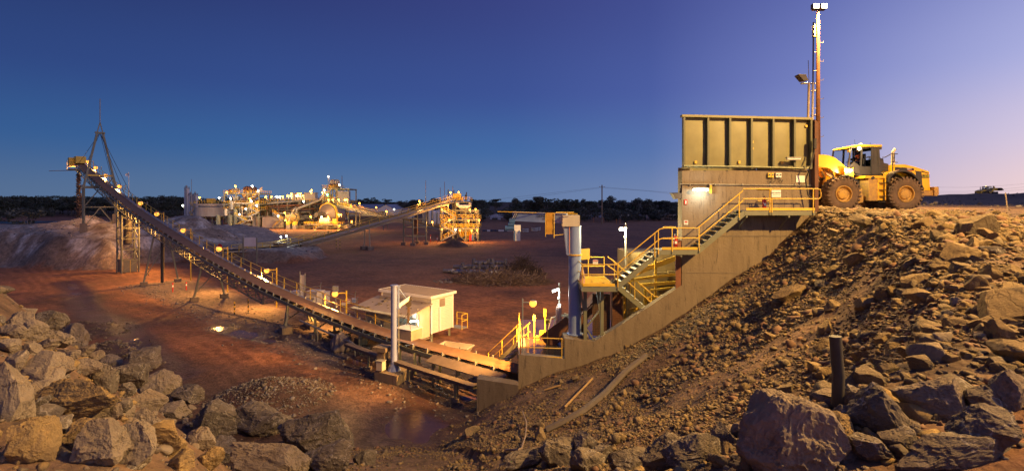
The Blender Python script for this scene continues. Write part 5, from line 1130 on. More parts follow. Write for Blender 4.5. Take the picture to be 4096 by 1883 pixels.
pd = T('cable_pedestal', 'concrete pedestal with a flat cap beside the small crane plinth', 'pedestal', G(1530, 1470)); q = W(1532, 1430, 30.6)
box('shaft', M_conc, pd, (q.x, q.y, .95), (.55, .5, 1.3), -.4); box('cap', M_conc, pd, (q.x, q.y, 1.72), (.95, .8, .26), -.4)
cb2 = T('electric_cabinet', 'small pale metal cabinet in front of the cable pedestal', 'cabinet', G(1524, 1485)); q = W(1524, 1460, 29.9); box('case', M_cream, cb2, q, (.42, .36, .55), -.4); box('lid', M_galv, cb2, q+V((0, 0, .29)), (.50, .44, .04), -.4)
# ---------------------------------------------------------------- control cabin
cu_, cv_ = V((-.832, .555, 0)), V((.555, .832, 0)); cA = V((-6.1, 38.0, 0)); crz = math.atan2(cu_.y, cu_.x)
cab = T('control_cabin', 'raised white weatherboard cabin with flat brown roof beside the conveyor', 'cabin', cA)
def cp_(u, v, z): q = cA+cu_*u+cv_*v; return V((q.x, q.y, z))
def slab(name, m, parent, u0, u1, v0, v1, z0, z1, mb=None):
    b = MB(); b.add([cp_(u0, v0, z0), cp_(u1, v0, z0), cp_(u1, v1, z0), cp_(u0, v1, z0), cp_(u0, v0, z1), cp_(u1, v0, z1), cp_(u1, v1, z1), cp_(u0, v1, z1)], [(0, 3, 2, 1), (4, 5, 6, 7), (0, 1, 5, 4), (1, 2, 6, 5), (2, 3, 7, 6), (3, 0, 4, 7)])
    return b.build(name, m, parent, False)
slab('wall_core', M_white, cab, .04, 5.36, .04, 2.36, .65, 3.35)
for k in range(20):
    z = .66+k*.133
    for (nm, a, b_) in (('board', cp_(0, 0, z), cp_(5.4, 0, z)), ('board', cp_(0, 0, z), cp_(0, 2.4, z))): bar(nm, M_white, cab, a+V((0, 0, .06)), b_+V((0, 0, .06)), .07, .112)
for (u_, v_) in ((-.03, -.03), (5.43, -.03), (-.03, 2.42)): a = cp_(u_, v_, .63); bar('corner_trim', M_signw, cab, a, a+V((0, 0, 2.72)), .1, .1)
rf = slab('roof', M_roof, cab, -.15, 5.55, -.25, 2.65, 3.42, 3.50)
for k in range(24): a, b_ = cp_(-.12+k*.245, -.24, 3.51), cp_(-.12+k*.245, 2.64, 3.51); bar('roof_rib', M_roof, rf, a, b_, .05, .03)
for (a, b_) in ((cp_(-.18, -.28, 3.44), cp_(5.58, -.28, 3.44)), (cp_(-.18, -.28, 3.44), cp_(-.18, 2.68, 3.44)), (cp_(5.58, -.28, 3.44), cp_(5.58, 2.68, 3.44)), (cp_(-.18, 2.68, 3.44), cp_(5.58, 2.68, 3.44))): bar('fascia', M_signw, rf, a, b_, .04, .2)
for (u_, v_) in ((.15, .15), (.15, 2.2), (2.6, .15), (5.2, .15), (2.6, 2.2)): a = cp_(u_, v_, -.1); bar('stump', M_olive, cab, a, a+V((0, 0, .78)), .16, .16, V((1, 0, 0)))
slab('vent_panel', M_roof, cab, -.06, -.03, .85, 1.45, 2.55, 3.15); a = cp_(-.12, .8, .8); tube('downpipe', M_signw, cab, a, a+V((0, 0, 1.75)), .06)
slab('back_deck', M_galv, cab, -.9, .3, 2.45, 3.2, .58, .66); rail_run(cab, [cp_(-.9, 2.5, .66), cp_(-.9, 3.2, .66), cp_(.2, 3.2, .66)], M_yel, 1.05, .03)
# lean-to in front of the cabin
lt = T('lean_to', 'open corrugated lean-to with lit green interior joined to the cabin front', 'lean-to', cp_(2, -2, 0))
def corr(name, m, parent, a, b_, z0, z1, amp=.03, wl_=.12):
    a, b_ = V(a), V(b_); L_ = (b_-a).length; u = (b_-a)/L_; n = V((-u.y, u.x, 0)); k = int(L_/wl_*2); g = MB()
    for i in range(k+1): p = a+u*(L_*i/k)+n*amp*(1 if i % 2 else -1); g.v += [(p.x, p.y, z0), (p.x, p.y, z1)]
    for i in range(k): g.f.append((2*i, 2*i+2, 2*i+3, 2*i+1)); g.mi.append(0)
    return g.build(name, m, parent, False)
M_corr = mat('corrugated_sheet', (.30, .28, .24), .5, .3, c2=(.22, .2, .17), scale=1)
M_corrc = mat('cream_corrugated', (.62, .55, .40), .55, c2=(.5, .43, .30), scale=1)
corr('left_wall', M_corr, lt, cp_(4.6, -2.4, 0), cp_(1.55, -2.4, 0), .35, 2.35); corr('end_wall', M_corr, lt, cp_(4.6, -2.4, 0), cp_(4.6, -.1, 0), .35, 2.6)
corr('right_wall', M_corrc, lt, cp_(.1, -1.5, 0), cp_(.1, -.08, 0), .45, 2.75); corr('back_lining', M_corr, lt, cp_(4.5, -.12, 0), cp_(.2, -.12, 0), .4, 2.7)
slab('floor', M_wood, lt, .1, 4.6, -2.4, -.1, .30, .38)
rr_ = MB(); rr_.add([cp_(-.15, -.05, 2.98), cp_(5.9, -.05, 2.98), cp_(5.9, -2.85, 2.42), cp_(-.15, -2.85, 2.42), cp_(-.15, -.05, 2.93), cp_(5.9, -.05, 2.93), cp_(5.9, -2.85, 2.37), cp_(-.15, -2.85, 2.37)], [(0, 1, 2, 3), (7, 6, 5, 4), (3, 2, 6, 7), (0, 3, 7, 4), (1, 5, 6, 2)])
ro = rr_.build('roof', mat('dusty_roof', (.34, .27, .215), .75, c2=(.27, .21, .165), scale=1.5), lt, False)
for k in range(40): a = cp_(5.85-k*.15, -2.86, 2.43); tube('roof_corrugation', M_galv, ro, a, cp_(5.85-k*.15, -2.55, 2.475), .035)
slab('green_panel', mat('green_screen', (.10, .42, .05), .5), lt, .22, .95, -.62, -.56, .6, 2.65); slab('white_post', M_signw, lt, .96, 1.04, -.66, -.56, .4, 2.7)
for (u_, z) in ((1.3, 2.0), (2.3, 1.9), (.9, 1.35)): slab('control_panel', M_signw, lt, u_, u_+.45, -.3, -.18, z-.3, z+.25)
slab('desk', M_galv, lt, .8, 3.6, -.75, -.2, 1.05, 1.12)
for k in range(26):
    u_, v_ = random.uniform(.3, 5.2), random.uniform(-2.5, -.3); p = cp_(u_, v_, 2.98+.56/2.8*(v_+.05)+.02); sc_ = random.uniform(.06, .2)
    link(bpy.data.objects.new('roof_stone', rock_mesh(random.randrange(14), M_boulddk)), ro, Matrix.Translation(p) @ Matrix.Rotation(random.uniform(0, 6), 4, 'Z') @ Matrix.Diagonal((sc_, sc_, sc_*.6, 1)))
chr_ = T('office_chair', 'black office chair inside the lean-to', 'chair', cp_(1.9, -1.2, .38)); q = cp_(1.9, -1.2, .38)
tube('pedestal', M_dark, chr_, q, q+V((0, 0, .45)), .04); box('seat', M_black, chr_, q+V((0, 0, .48)), (.5, .5, .09)); g = MB(); g.lathe([(.02, 0), (.25, .08), (.27, .35), (.2, .6), (.02, .66)], (0, 0, 0), 12, M=Matrix.Translation(q+V((-.1, .2, .52))) @ Matrix.Diagonal((1, .22, 1, 1))); g.build('backrest', M_black, chr_)
for k in range(5): bar('foot', M_dark, chr_, q+V((0, 0, .05)), q+V((.28*math.cos(k*1.256), .28*math.sin(k*1.256), .04)), .04)
fluoro('lean_to_lamp', 'bright white tube lamp on a pole at the open side of the lean-to', cp_(-.15, -2.05, 2.05), .62, crz+.35, 70, pole=(cp_(-.35, -1.75, .0), cp_(-.35, -1.75, 2.5)), tilt=-.2)
fluoro('interior_lamp', 'white tube lamp inside under the lean-to roof', cp_(1.6, -1.2, 2.5), .6, crz, 60)
ws = T('walkway_steps', 'yellow rail and steps at the left end of the lean-to', 'steps', cp_(5.4, -2.2, 0)); rail_run(ws, [cp_(5.0, -2.3, .2), cp_(5.0, -1.6, .2)], M_yel, 1.35, .035); box('step', M_galv, ws, cp_(5.2, -2.0, .2), (.9, .7, .06), crz)
# open skip tray
sk = T('skip_tray', 'open pale steel skip tray between the cabin and conveyor tail', 'skip', W(1820, 1400, 33.4)); q = W(1822, 1398, 33.6); Mk = Matrix.Translation((q.x, q.y, .55)) @ Matrix.Rotation(-.42, 4, 'Z')
o_ = [(-1.1, -.5), (1.15, -.5), (1.15, .5), (-1.1, .5)]; i_ = [(-.85, -.35), (.75, -.35), (.75, .35), (-.85, .35)]
b = MB(); b.add([Mk @ V((x, y, .5)) for x, y in o_]+[Mk @ V((x, y, -.2)) for x, y in i_], [(4, 5, 6, 7)]); b.build('floor_plate', M_cream, sk, False)
for k in range(4): b = MB(); j = (k+1) % 4; b.add([Mk @ V((*o_[k], .5)), Mk @ V((*o_[j], .5)), Mk @ V((*i_[j], -.2)), Mk @ V((*i_[k], -.2))], [(0, 1, 2, 3)]); b.build('side_plate', M_cream, sk, False); bar('rim', M_cream, sk, Mk @ V((*o_[k], .5)), Mk @ V((*o_[j], .5)), .06)
for (x, y) in i_: bar('leg', M_olive, sk, Mk @ V((x, y, -.2)), Mk @ V((x, y, -.6)), .08)
# transformers and fence
def kiosk(label, c, s, rz, name='transformer', fins=True):
    r = T(name, label, 'transformer', c, 'grey transformers in the fenced yard'); c = V(c); M_ = Matrix.Translation(c) @ Matrix.Rotation(rz, 4, 'Z')
    def bb(nm, m, cc, ss): link(bpy.data.objects.new(nm, unit('box', m)), r, M_ @ Matrix.Translation(cc) @ Matrix.Diagonal((*ss, 1)))
    mm_ = mat('pale_grey_cabinet', (.50, .44, .40), .55, c2=(.42, .36, .32)); bb('tank', mm_, (0, 0, s[2]/2+.25), s); bb('lid', mm_, (0, 0, s[2]+.28), (s[0]*1.08, s[1]*1.08, .06)); bb('base', M_conc, (0, 0, .08), (s[0]*1.15, s[1]*1.15, .35))
    if fins:
        for k in range(7): bb('cooling_fin', mm_, (-s[0]*.4+k*s[0]*.13, -s[1]*.5-.12, s[2]*.55), (.03, .24, s[2]*.6))
    bb('warning_plate', M_signw, (s[0]*.3, -s[1]*.51-(.0), s[2]*.8), (.2, .02, .2)); return r
kiosk('largest grey transformer cabinet behind the fence, right of the gate', G(1262, 1226), (1.3, 1.1, 1.35), -.35); kiosk('grey switch cabinet joined to the right of the largest transformer', G(1292, 1222), (1.0, .9, 1.15), -.35, fins=False); kiosk('small dark transformer left of the large cabinet', G(1188, 1206), (1.0, .9, .85), -.3)
fnc = T('mesh_fence', 'galvanised fence posts with bent tops and rails round the transformers', 'fence', G(1240, 1220))
fpx = [(1060, 1175), (1133, 1182), (1215, 1200), (1282, 1188), (1345, 1205), (1420, 1232), (1428, 1262), (1345, 1290), (1380, 1262)]
for (px, py) in fpx:
    q = G(px, py+26); b = MB(); b.path([q, q+V((0, 0, 1.9)), q+V((.12, -.1, 2.25))], .03, 6); b.build('post', M_galv, fnc)
for (i, j) in ((0, 1), (1, 2), (2, 3), (3, 4), (4, 5), (5, 6), (6, 8), (8, 7)):
    a, b_ = G(fpx[i][0], fpx[i][1]+26), G(fpx[j][0], fpx[j][1]+26)
    for z in (.1, 1.0, 1.85): b = MB(); b.path([a+V((0, 0, z)), b_+V((0, 0, z))], .014, 5); b.build('rail_wire', M_galv, fnc)
for px, hh in ((1200, 3.4), (1220, 3.2)): q = G(px, 1215); tube('gate_post', M_galv, fnc, q, q+V((0, 0, hh)), .05)
q = G(1210, 1214); box('gate_panel', mat('pale_grey_cabinet', (.5, .44, .4)), fnc, q+V((0, 0, 2.2)), (.5, .05, 1.6), .1)
for (px, py, l1, l2, pm, lab) in [(1375, 1211, 'DANGER', '11000 VOLTS', M_signw, 'left DANGER 11000 VOLTS sign on the fence'), (1393, 1204, 'DANGER', 'HIGH VOLTAGE', M_signw, 'DANGER HIGH VOLTAGE sign on the fence'), (1415, 1200, 'AUTHORISED', 'PERSONS ONLY', mat('sign_blue', (.30, .38, .62), .5), 'blue notice on the fence right of the danger signs')]:
    sign('voltage_sign', lab, W(px, py, 43.5), .40, .40, [(l1, .075, .12, M_signw), (l2, .055, -.05, M_ink)], plate=pm, band=(M_red if pm is M_signw else pm, .3, .3), rz=-.25)
q = W(1342, 1155, 46); mt = T('meter_box', 'grey box on a post beside the sodium lamp at the fence', 'meter box', (q.x, q.y, 0)); box('case', M_galv, mt, q, (.45, .3, .5)); tube('post', M_galv, mt, (q.x, q.y, 0), q, .06)
# tarpaulin heap
tp = MB(); g = np.random.default_rng(5); v, f = ICO[3]; q = G(1366, 1400)
vv = v*np.array([.75, .6, .95])*(1+.35*(vnoise(v[:, 0]*3+5, v[:, 1]*3+v[:, 2]*2, 3)-.5)[:, None]*2*.5); vv[:, 2] = np.maximum(vv[:, 2], -.25)
vv = vv*(1+.12*np.sin(np.arctan2(v[:, 1], v[:, 0])*9+v[:, 2]*2))[:, None]; me = npmesh('tarpaulin', vv+np.array([0, 0, .25]), f, mat('dirty_tarpaulin', (.23, .18, .15), .8, c2=(.13, .10, .085), scale=3), True)
tag(link(bpy.data.objects.new('tarpaulin', me), None, Matrix.Translation(q)), 'crumpled dirty tarpaulin heap beside the conveyor legs', 'tarpaulin')
# service pipes beside the conveyor
pp = T('service_pipe', 'thin pipe on props running beside the conveyor legs', 'pipe', G(1300, 1350)); b = MB(); b.path([C1.p(t, -1.3 if t < 14 else -1.0, -1.0) for t in np.linspace(2, 22, 20)], .07, 8); b.build('pipe', M_galv, pp)
for t in (4, 9, 14, 19): q = C1.p(t, -1.15, -1.0); tube('prop', M_galv, pp, (q.x, q.y, -.1), q, .04)
# ---------------------------------------------------------------- scrap heap
M_drum = mat('grey_blue_drum', (.13, .125, .15), .5, .2, c2=(.09, .085, .10), scale=1.5, c3=(.16, .08, .05), c3amt=.62)
dm = MB(); dm.lathe([(0, 0), (.28, 0), (.30, .015), (.29, .03), (.285, .29), (.30, .30), (.285, .31), (.285, .59), (.30, .60), (.285, .61), (.285, .87), (.30, .885), (.29, .90), (.27, .88), (0, .88)], (0, 0, -.45), 16)
def drum_mesh(nm, m): me = bpy.data.meshes.new(nm); me.from_pydata(dm.v, [], dm.f); me.materials.append(m); me.shade_smooth(); me.set_sharp_from_angle(angle=R(30)); return me
D_body = drum_mesh('drum', M_drum); D_blue = drum_mesh('drum', mat('blue_drum', (.03, .06, .19), .45, .1, c2=(.03, .05, .13)))
lidm = MB(); lidm.lathe([(0, .012), (.27, .012), (.27, .0)], (0, 0, .45), 16); LID = bpy.data.meshes.new('lid'); LID.from_pydata(lidm.v, [], lidm.f); LID.materials.append(M_signw)
def drum(M_, label, group, blue=False, lid=False):
    o = link(bpy.data.objects.new('steel_drum', D_blue if blue else D_body), None, M_); tag(o, label, 'drum', group)
    if lid: link(bpy.data.objects.new('lid', LID), o, M_ @ Matrix.Translation((0, 0, .0)))
    return o
R0 = random.Random(3); GD = 'old drums tipped in the scrap heap'
whites = {4: 'lying drum with white end at the left tip of the heap', 11: 'white-ended drum lying at the front middle of the heap', 17: 'white-ended drum at the front right of the heap', 18: 'white-ended drum resting on its neighbour at the front right'}
spots = []
for i in range(52):
    if i < 2: px, py, st_ = 1925+34*i, 1115, 0
    elif i < 24: px, py, st_ = 1786+(i-2)*12.2+R0.uniform(-4, 4), 1096-abs(i-12)*.3+R0.uniform(-3, 3), 0
    elif i < 40: px, py, st_ = 1825+(i-24)*13.5+R0.uniform(-5, 5), 1090, 1
    else: px, py, st_ = 1890+(i-40)*12+R0.uniform(-5, 5), 1088, 2
    q = G(px, py); q.y += .55*st_; zz = .30+.5*st_
    up_ = R0.random() < (.22 if st_ == 0 else .3) and i not in whites
    Mr = Matrix.Translation((q.x, q.y, zz+(.15 if up_ else 0))) @ Matrix.Rotation(R0.uniform(-.6, .6)+(math.pi if False else 0), 4, 'Z')
    Mr = Mr @ (Matrix.Rotation(R0.uniform(-.25, .25), 4, 'Y') if up_ else Matrix.Rotation(R(90)+R0.uniform(-.2, .2), 4, 'X' if (i in whites or R0.random() < .3) else 'Y'))
    drum(Mr, whites.get(i, 'blue drum among the grey ones in the scrap heap' if i in (6, 16, 23) else ('pair of grey drums lying in front of the scrap heap' if i < 2 else 'dark grey dented drum piled in the scrap heap')), GD, i in (6, 16, 23), i in whites)
# tangled wire and roots
def tangle(name, label, cx, cy, rx, ry, h, n, m, seed, r=.03, L_=1.6):
    g = random.Random(seed); b = MB()
    for _ in range(n):
        a = g.uniform(0, 6.283); q = g.random()**.6; x, y = cx+rx*q*math.cos(a), cy+ry*q*math.sin(a); z = max(hz(x, y), 0)+h*(1-q)*g.random()+.08; p = V((x, y, z)); d = V((g.gauss(0, 1), g.gauss(0, 1), g.gauss(0, .45))).normalized(); pts = [p]
        for _k in range(3): d = (d+V((g.gauss(0, .4), g.gauss(0, .4), g.gauss(-.05, .3)))).normalized(); p = p+d*L_/3; p.z = max(p.z, .04); pts.append(p.copy())
        b.path(pts, [r*g.uniform(.6, 1.4)]*4, 4)
    o = b.build(name, m, None, False); tag(o, label, 'scrap heap', kind='stuff'); return o
M_tw = mat('tangled_scrap', (.15, .10, .075), .85, c2=(.085, .058, .045), scale=2); M_tw2 = mat('pale_scrap', (.30, .23, .18), .8, c2=(.2, .14, .1), scale=2)
q = G(2020, 1128); tangle('wire_tangle', 'tangled rusty wire and rods in front of the drums', q.x, q.y, 5.8, 3.0, 1.3, 1500, M_tw, 1); tangle('pale_rods', 'paler rods and strips scattered over the wire tangle', q.x, q.y, 5.4, 2.8, 1.5, 240, M_tw2, 2, .035)
q = G(2085, 1098); tangle('root_pile', 'dark tall pile of roots and wire behind the drums', q.x, q.y, 2.8, 2.2, 2.9, 1300, mat('dark_roots', (.075, .052, .042), .9), 3, .03, 1.4)
q = G(1900, 1122); tangle('strip_tangle', 'low strip of rusty wire in front of the tipped drums', q.x, q.y, 3.6, 1.4, .5, 350, M_tw, 4)
q = G(1800, 1122); a_, b_, g_ = ring(120, q.x, q.y, 2.2, 9); scatter('concrete_rubble', a_, b_, height(a_, b_), np.clip(.16*g_.uniform(.03, 1, 120)**-.4, .15, .7), [M_gravel], 10, label='broken concrete rubble at the left end of the scrap heap')
# bollards and markers
def bollard(label, q, h, kind, group='marker posts on the pit floor'):
    r = T('marker_post', label, 'marker post', q, group); n = 6
    if kind == 'yb':
        for k in range(n): tube('band', M_yel if k % 2 else M_ink, r, q+V((0, 0, h*k/n)), q+V((0, 0, h*(k+1)/n)), .05)
    elif kind == 'rw':
        tube('shaft', M_red, r, q, q+V((0, 0, h)), .06); tube('white_band', M_signw, r, q+V((0, 0, h*.55)), q+V((0, 0, h*.75)), .066)
    else: tube('shaft', M_orange if kind == 'o' else M_yel, r, q, q+V((0, 0, h)), .07); tube('cap', M_dark, r, q+V((0, 0, h)), q+V((0, 0, h+.04)), .075)
for (px, py, k, h, lab) in [(691, 1168, 'rw', 1.1, 'left red and white post on the gravel below the conveyor'), (745, 1160, 'rw', 1.0, 'right red and white post on the gravel below the conveyor'), (938, 1256, 'yb', 1.2, 'left yellow and black striped post near the long puddle'), (993, 1248, 'yb', 1.3, 'right yellow and black striped post near the long puddle'), (594, 1102, 'yb', 1.3, 'striped post at the foot of the take-up tower'),
        (1722, 972, 'rw', 2.2, 'left red and white post by the crusher tower'), (1748, 978, 'rw', 2.2, 'right red and white post by the crusher tower'), (1206, 1012, 'rw', 2.2, 'red and white post beside the far conveyor legs'), (1345, 995, 'yb', 2.2, 'left striped post behind the far conveyor'), (1360, 997, 'yb', 2.2, 'right striped post behind the far conveyor'),
        (1136, 1018, 'y', 1.8, 'first of four yellow posts at the foot of the far conveyor'), (1141, 1018, 'y', 1.6, 'second of four yellow posts at the foot of the far conveyor'), (1155, 1018, 'o', 1.6, 'third, orange, of four posts at the foot of the far conveyor'), (1160, 1018, 'y', 1.9, 'fourth of four yellow posts at the foot of the far conveyor'),
        (957, 934, 'o', 2.4, 'leftmost orange post on the plant road'), (984, 937, 'o', 2.4, 'second orange post on the plant road'), (1017, 943, 'o', 2.6, 'third orange post on the plant road'), (1071, 949, 'o', 2.8, 'fourth orange post on the plant road'), (1140, 950, 'o', 2.8, 'fifth orange post on the plant road')]:
    bollard(lab, G(px, py), h, k)
# odds and ends on the near slope
def lay(name, label, cat, pts, r, m, kind='tube'):
    P_ = [hit(px, py)+V((0, 0, dz)) for (px, py, dz) in pts]; b = MB()
    if kind == 'tube': b.path(P_, r, 7)
    else:
        for i in range(len(P_)-1): b.bar(P_[i], P_[i+1], r*2, r*.5)
    o = b.build(name, m, None); tag(o, label, cat); return o
lay('half_buried_strip', 'long dark rubber strip half buried down the scree slope', 'rubber strip', [(2585, 1438, .14), (2500, 1500, .12), (2415, 1590, .10), (2330, 1655, .08), (2250, 1700, .08), (2185, 1728, .06)], .13, mat('grey_strip', (.13, .105, .085), .8, c2=(.09, .07, .06)))
lay('timber_stake', 'long yellowish stick lying on the lower scree slope', 'stick', [(2370, 1524, .12), (2258, 1640, .10)], .045, mat('yellow_timber', (.42, .27, .10), .8, c2=(.3, .19, .08)))
lay('timber_stake', 'short yellowish stick near the concrete pier', 'stick', [(2178, 1568, .10), (2243, 1552, .12)], .04, MATS['yellow_timber'])
lay('bent_rod', 'bent pale rod sticking up low on the slope', 'rod', [(2090, 1675, .3), (2106, 1720, .25), (2102, 1760, .12), (2085, 1800, .05)], .025, M_tw2)
lay('bent_rod', 'pale rod lying flat at the foot of the bent one', 'rod', [(2022, 1806, .06), (2075, 1808, .08), (2090, 1800, .06)], .035, M_tw2)
lay('pad_hose', 'coiled pale hose lying on the pad below the loader', 'hose', [(3300, 850, .05), (3380, 862, .05), (3440, 866, .05), (3520, 862, .05), (3550, 855, .05), (3500, 847, .05), (3430, 850, .05), (3425, 860, .06), (3480, 870, .05)], .03, mat('grey_hose', (.28, .24, .19), .6))
lay('plank', 'pale timber plank lying on the pad edge right of the loader', 'plank', [(3560, 876, .08), (3650, 866, .08)], .12, M_wood, 'flat')
lay('thin_stake', 'thin leaning stake among the crest rocks at far right', 'stake', [(4022, 862, .9), (4034, 868, .0)], .02, M_wood)
q = hit(3347, 1640); b = MB(); zb_ = q.z-.2; t_ = W(3345, 1344, q.y)
b.path([V((q.x, q.y, zb_)), V((q.x+.02, q.y, zb_+.6)), V((t_.x+.01, q.y, t_.z-.3)), V((t_.x-.01, q.y, t_.z))], .095*q.y/8.5, 14); tag(b.build('rubber_post', M_black, None), 'upright black rubber hose stub standing in the scree', 'post')
# ---------------------------------------------------------------- far conveyors
def conveyor(label, line, t0, t1, m=M_olive, rails=True, pipe=False, legs=(), step_=3.0, name='belt_conveyor', covered=False, post=2.8):
    r = T(name, label, 'conveyor', line.p(t0)*1.0)
    strip(line, t0, t1, [(-.55, .03), (-.3, -.08), (.3, -.08), (.55, .03), (.3, -.04), (-.3, -.04), (-.55, .03)], step_).build('belt', M_black, r)
    for o in (-.7, .7):
        chord('stringer', line, t0, t1, o, -.25, .12, .25, m, r, step_); chord('bottom_chord', line, t0, t1, o, -1.15, .12, .12, m, r, step_)
        b = MB(); t = t0; k = 0
        while t < t1-1: b.bar(line.p(t, o, -.25 if k % 2 else -1.15), line.p(t+1.6, o, -1.15 if k % 2 else -.25), .07); t += 1.6; k += 1
        b.build('lattice', m, r, False)
    if rails:
        for o in (-1.35, 1.35):
            b = MB()
            for hh in (.75, .25): b.path([line.p(t, o, hh) for t in np.linspace(t0+2, t1, 40)], .05, 5)
            b.build('handrail', M_yel, r); strip(line, t0+2, t1, [(o-.3, -.3), (o+.3, -.3), (o+.3, -.36), (o-.3, -.36), (o-.3, -.3)], step_).build('walkway', M_galv, r)
            t = t0+2
            while t < t1: bar('post', M_yel, r, line.p(t, o, -.35), line.p(t, o, .78), .09); t += post
    if pipe: b = MB(); b.path([line.p(t, -1.2, -1.3) for t in np.linspace(t0+pipe, t1, 30)], .28, 8); b.build('pipe', M_cream, r)
    for (t, sp, ft) in legs:
        for o in (-.75, .75):
            top = line.p(t, o, -1.2); g0 = hz(top.x, top.y); q = line.p(t, o*sp); bar('leg', m, r, (q.x, q.y, g0+.5), top, .22, .22)
            if ft: box('footing', M_conc, r, (q.x, q.y, g0+.3), (1.3, 1.3, .9), .6)
    return r
a0 = V((-49, 86.5, 0)); a1 = V((-15.6, 134, 0)); u2 = (a1-a0).normalized()
C2 = Line((a0.x, a0.y), (u2.x, u2.y), [0], [0], 1)
ts, zs = [], []
for (px, py) in [(880, 1003), (1120, 985), (1300, 940), (1470, 893), (1640, 845), (1815, 790)]:
    t = C2.t_at(px); q = C2.a+C2.u*t; ts.append(t); zs.append(CAMZ-(py-PY0)/FPX*q.y)
C2.ds, C2.zs = smooth_profile(ts, zs, 80); tE = ts[-1]
cv2 = conveyor('yellow-railed belt conveyor climbing to the crusher tower across the yard', C2, ts[0]+.5, tE, legs=[(C2.t_at(1206), 1.2, True), (C2.t_at(1468), 1.3, True), (ts[1], 1, True)], pipe=14, m=mat('pale_conveyor_steel', (.42, .37, .26), .55, c2=(.32, .27, .18)))
t = C2.t_at(1660); r = T('trestle_tower', 'steel trestle tower carrying the far conveyor over the yard', 'steel tower', C2.p(t)); cs = []
for a_ in (-2.2, 2.2):
    for o in (-1.6, 1.6): q = C2.p(t+a_, o); cs.append(V((q.x, q.y, 0))); bar('column', M_olive, r, (q.x, q.y, .6), (q.x, q.y, C2.p(t+a_).z-1.2), .32, .32, V((1, 0, 0))); box('footing', M_conc, r, (q.x, q.y, .35), (1.1, 1.1, .8))
for (i, j) in ((0, 1), (2, 3), (0, 2), (1, 3)):
    for z in (2.2, 4.4, 6.4): bar('girt', M_olive, r, cs[i]+V((0, 0, z)), cs[j]+V((0, 0, z)), .16)
q = C2.p(t); bar('take_up_weight', M_rust, r, (q.x, q.y, 2.6), (q.x, q.y, 6.4), 1.2, 1.0)
cA3 = W(1352, 815, 198); cB3 = W(1846, 930, 152); uu = V((cB3.x-cA3.x, cB3.y-cA3.y, 0)); L3 = uu.length
C3 = Line((cA3.x, cA3.y), (uu.x, uu.y), [0, L3], [cA3.z, cB3.z], 1)
conveyor('dark covered conveyor running down from the mill tower behind the far conveyor', C3, 0, L3, legs=[(L3*.2, 1.2, False), (L3*.45, 1.2, False), (L3*.7, 1.2, False)], rails=True, post=5)
sb_ = T('sign_hoarding', 'rusty white hoarding panel on two posts over the conveyor tail', 'hoarding', W(1000, 1008, 84)); a, b_ = W(973, 950, 84), W(1027, 985, 84)
box('panel', M_white, sb_, ((a.x+b_.x)/2, 84, (a.z+b_.z)/2), (b_.x-a.x, .12, a.z-b_.z))
for px in (973, 1027): q = W(px, 950, 83.9); bar('post', M_olive, sb_, (q.x, q.y, hz(q.x, q.y)-.2), q, .16, .16, V((1, 0, 0)))
sp_ = T('stop_sign', 'red stop sign on a post at the conveyor tail', 'sign', W(879, 985, 82)); q = W(879, 985, 82); g = MB(); g.lathe([(0, -.03), (.42, -.03), (.42, .03), (0, .03)], q, 8, 'y'); g.build('plate', M_red, sp_); tube('post', M_galv, sp_, (q.x, q.y+.05, hz(q.x, q.y)-.3), q+V((0, .05, 0)), .05)
# ---------------------------------------------------------------- steelwork towers
def steel(label, name, x0, x1, y0, y1, zs_, nx_, ny_, m=M_olive, cat='plant', rail=M_yel, cw=.4, braces=True, roofs=(), z0=0.0, decks=None):
    r = T(name, label, cat, ((x0+x1)/2, (y0+y1)/2, z0)); xs_ = np.linspace(x0, x1, nx_); ys_ = np.linspace(y0, y1, ny_); zt_ = zs_[-1]
    for x in xs_:
        for y in ys_: bar('column', m, r, (x, y, z0), (x, y, zt_), cw, cw, V((1, 0, 0)))
    for k, z in enumerate(zs_):
        if decks is None or k in decks: box('deck', M_galv, r, ((x0+x1)/2, (y0+y1)/2, z), (x1-x0+.8, y1-y0+.8, .14))
        b = MB()
        for y in (y0, y1): b.bar(V((x0-.3, y, z-.25)), V((x1+.3, y, z-.25)), .25, .4)
        for x in (x0, x1): b.bar(V((x, y0, z-.25)), V((x, y1, z-.25)), .25, .4)
        b.build('floor_beam', m, r, False)
        if (decks is None or k in decks) and k not in roofs:
            b = MB(); P_ = [V((x0-.4, y1+.4, z)), V((x0-.4, y0-.4, z)), V((x1+.4, y0-.4, z)), V((x1+.4, y1+.4, z))]
            for hh in (1.1, .6):
                for i in range(3): b.bar(P_[i]+V((0, 0, hh)), P_[i+1]+V((0, 0, hh)), .10)
            for i in range(3):
                n = max(2, int((P_[i+1]-P_[i]).length/1.5))
                for j in range(n+1): p = P_[i].lerp(P_[i+1], j/n); b.bar(p, p+V((0, 0, 1.1)), .09)
            b.build('railing', rail, r, False)
    if braces:
        zz = [z0]+list(zs_)
        for k in range(len(zz)-1):
            for i in range(nx_-1):
                if (i+k) % 2 == 0: bar('brace', m, r, (xs_[i], y0, zz[k]), (xs_[i+1], y0, zz[k+1]-.4), .16)
                else: bar('brace', m, r, (xs_[i+1], y0, zz[k]), (xs_[i], y0, zz[k+1]-.4), .16)
    return r
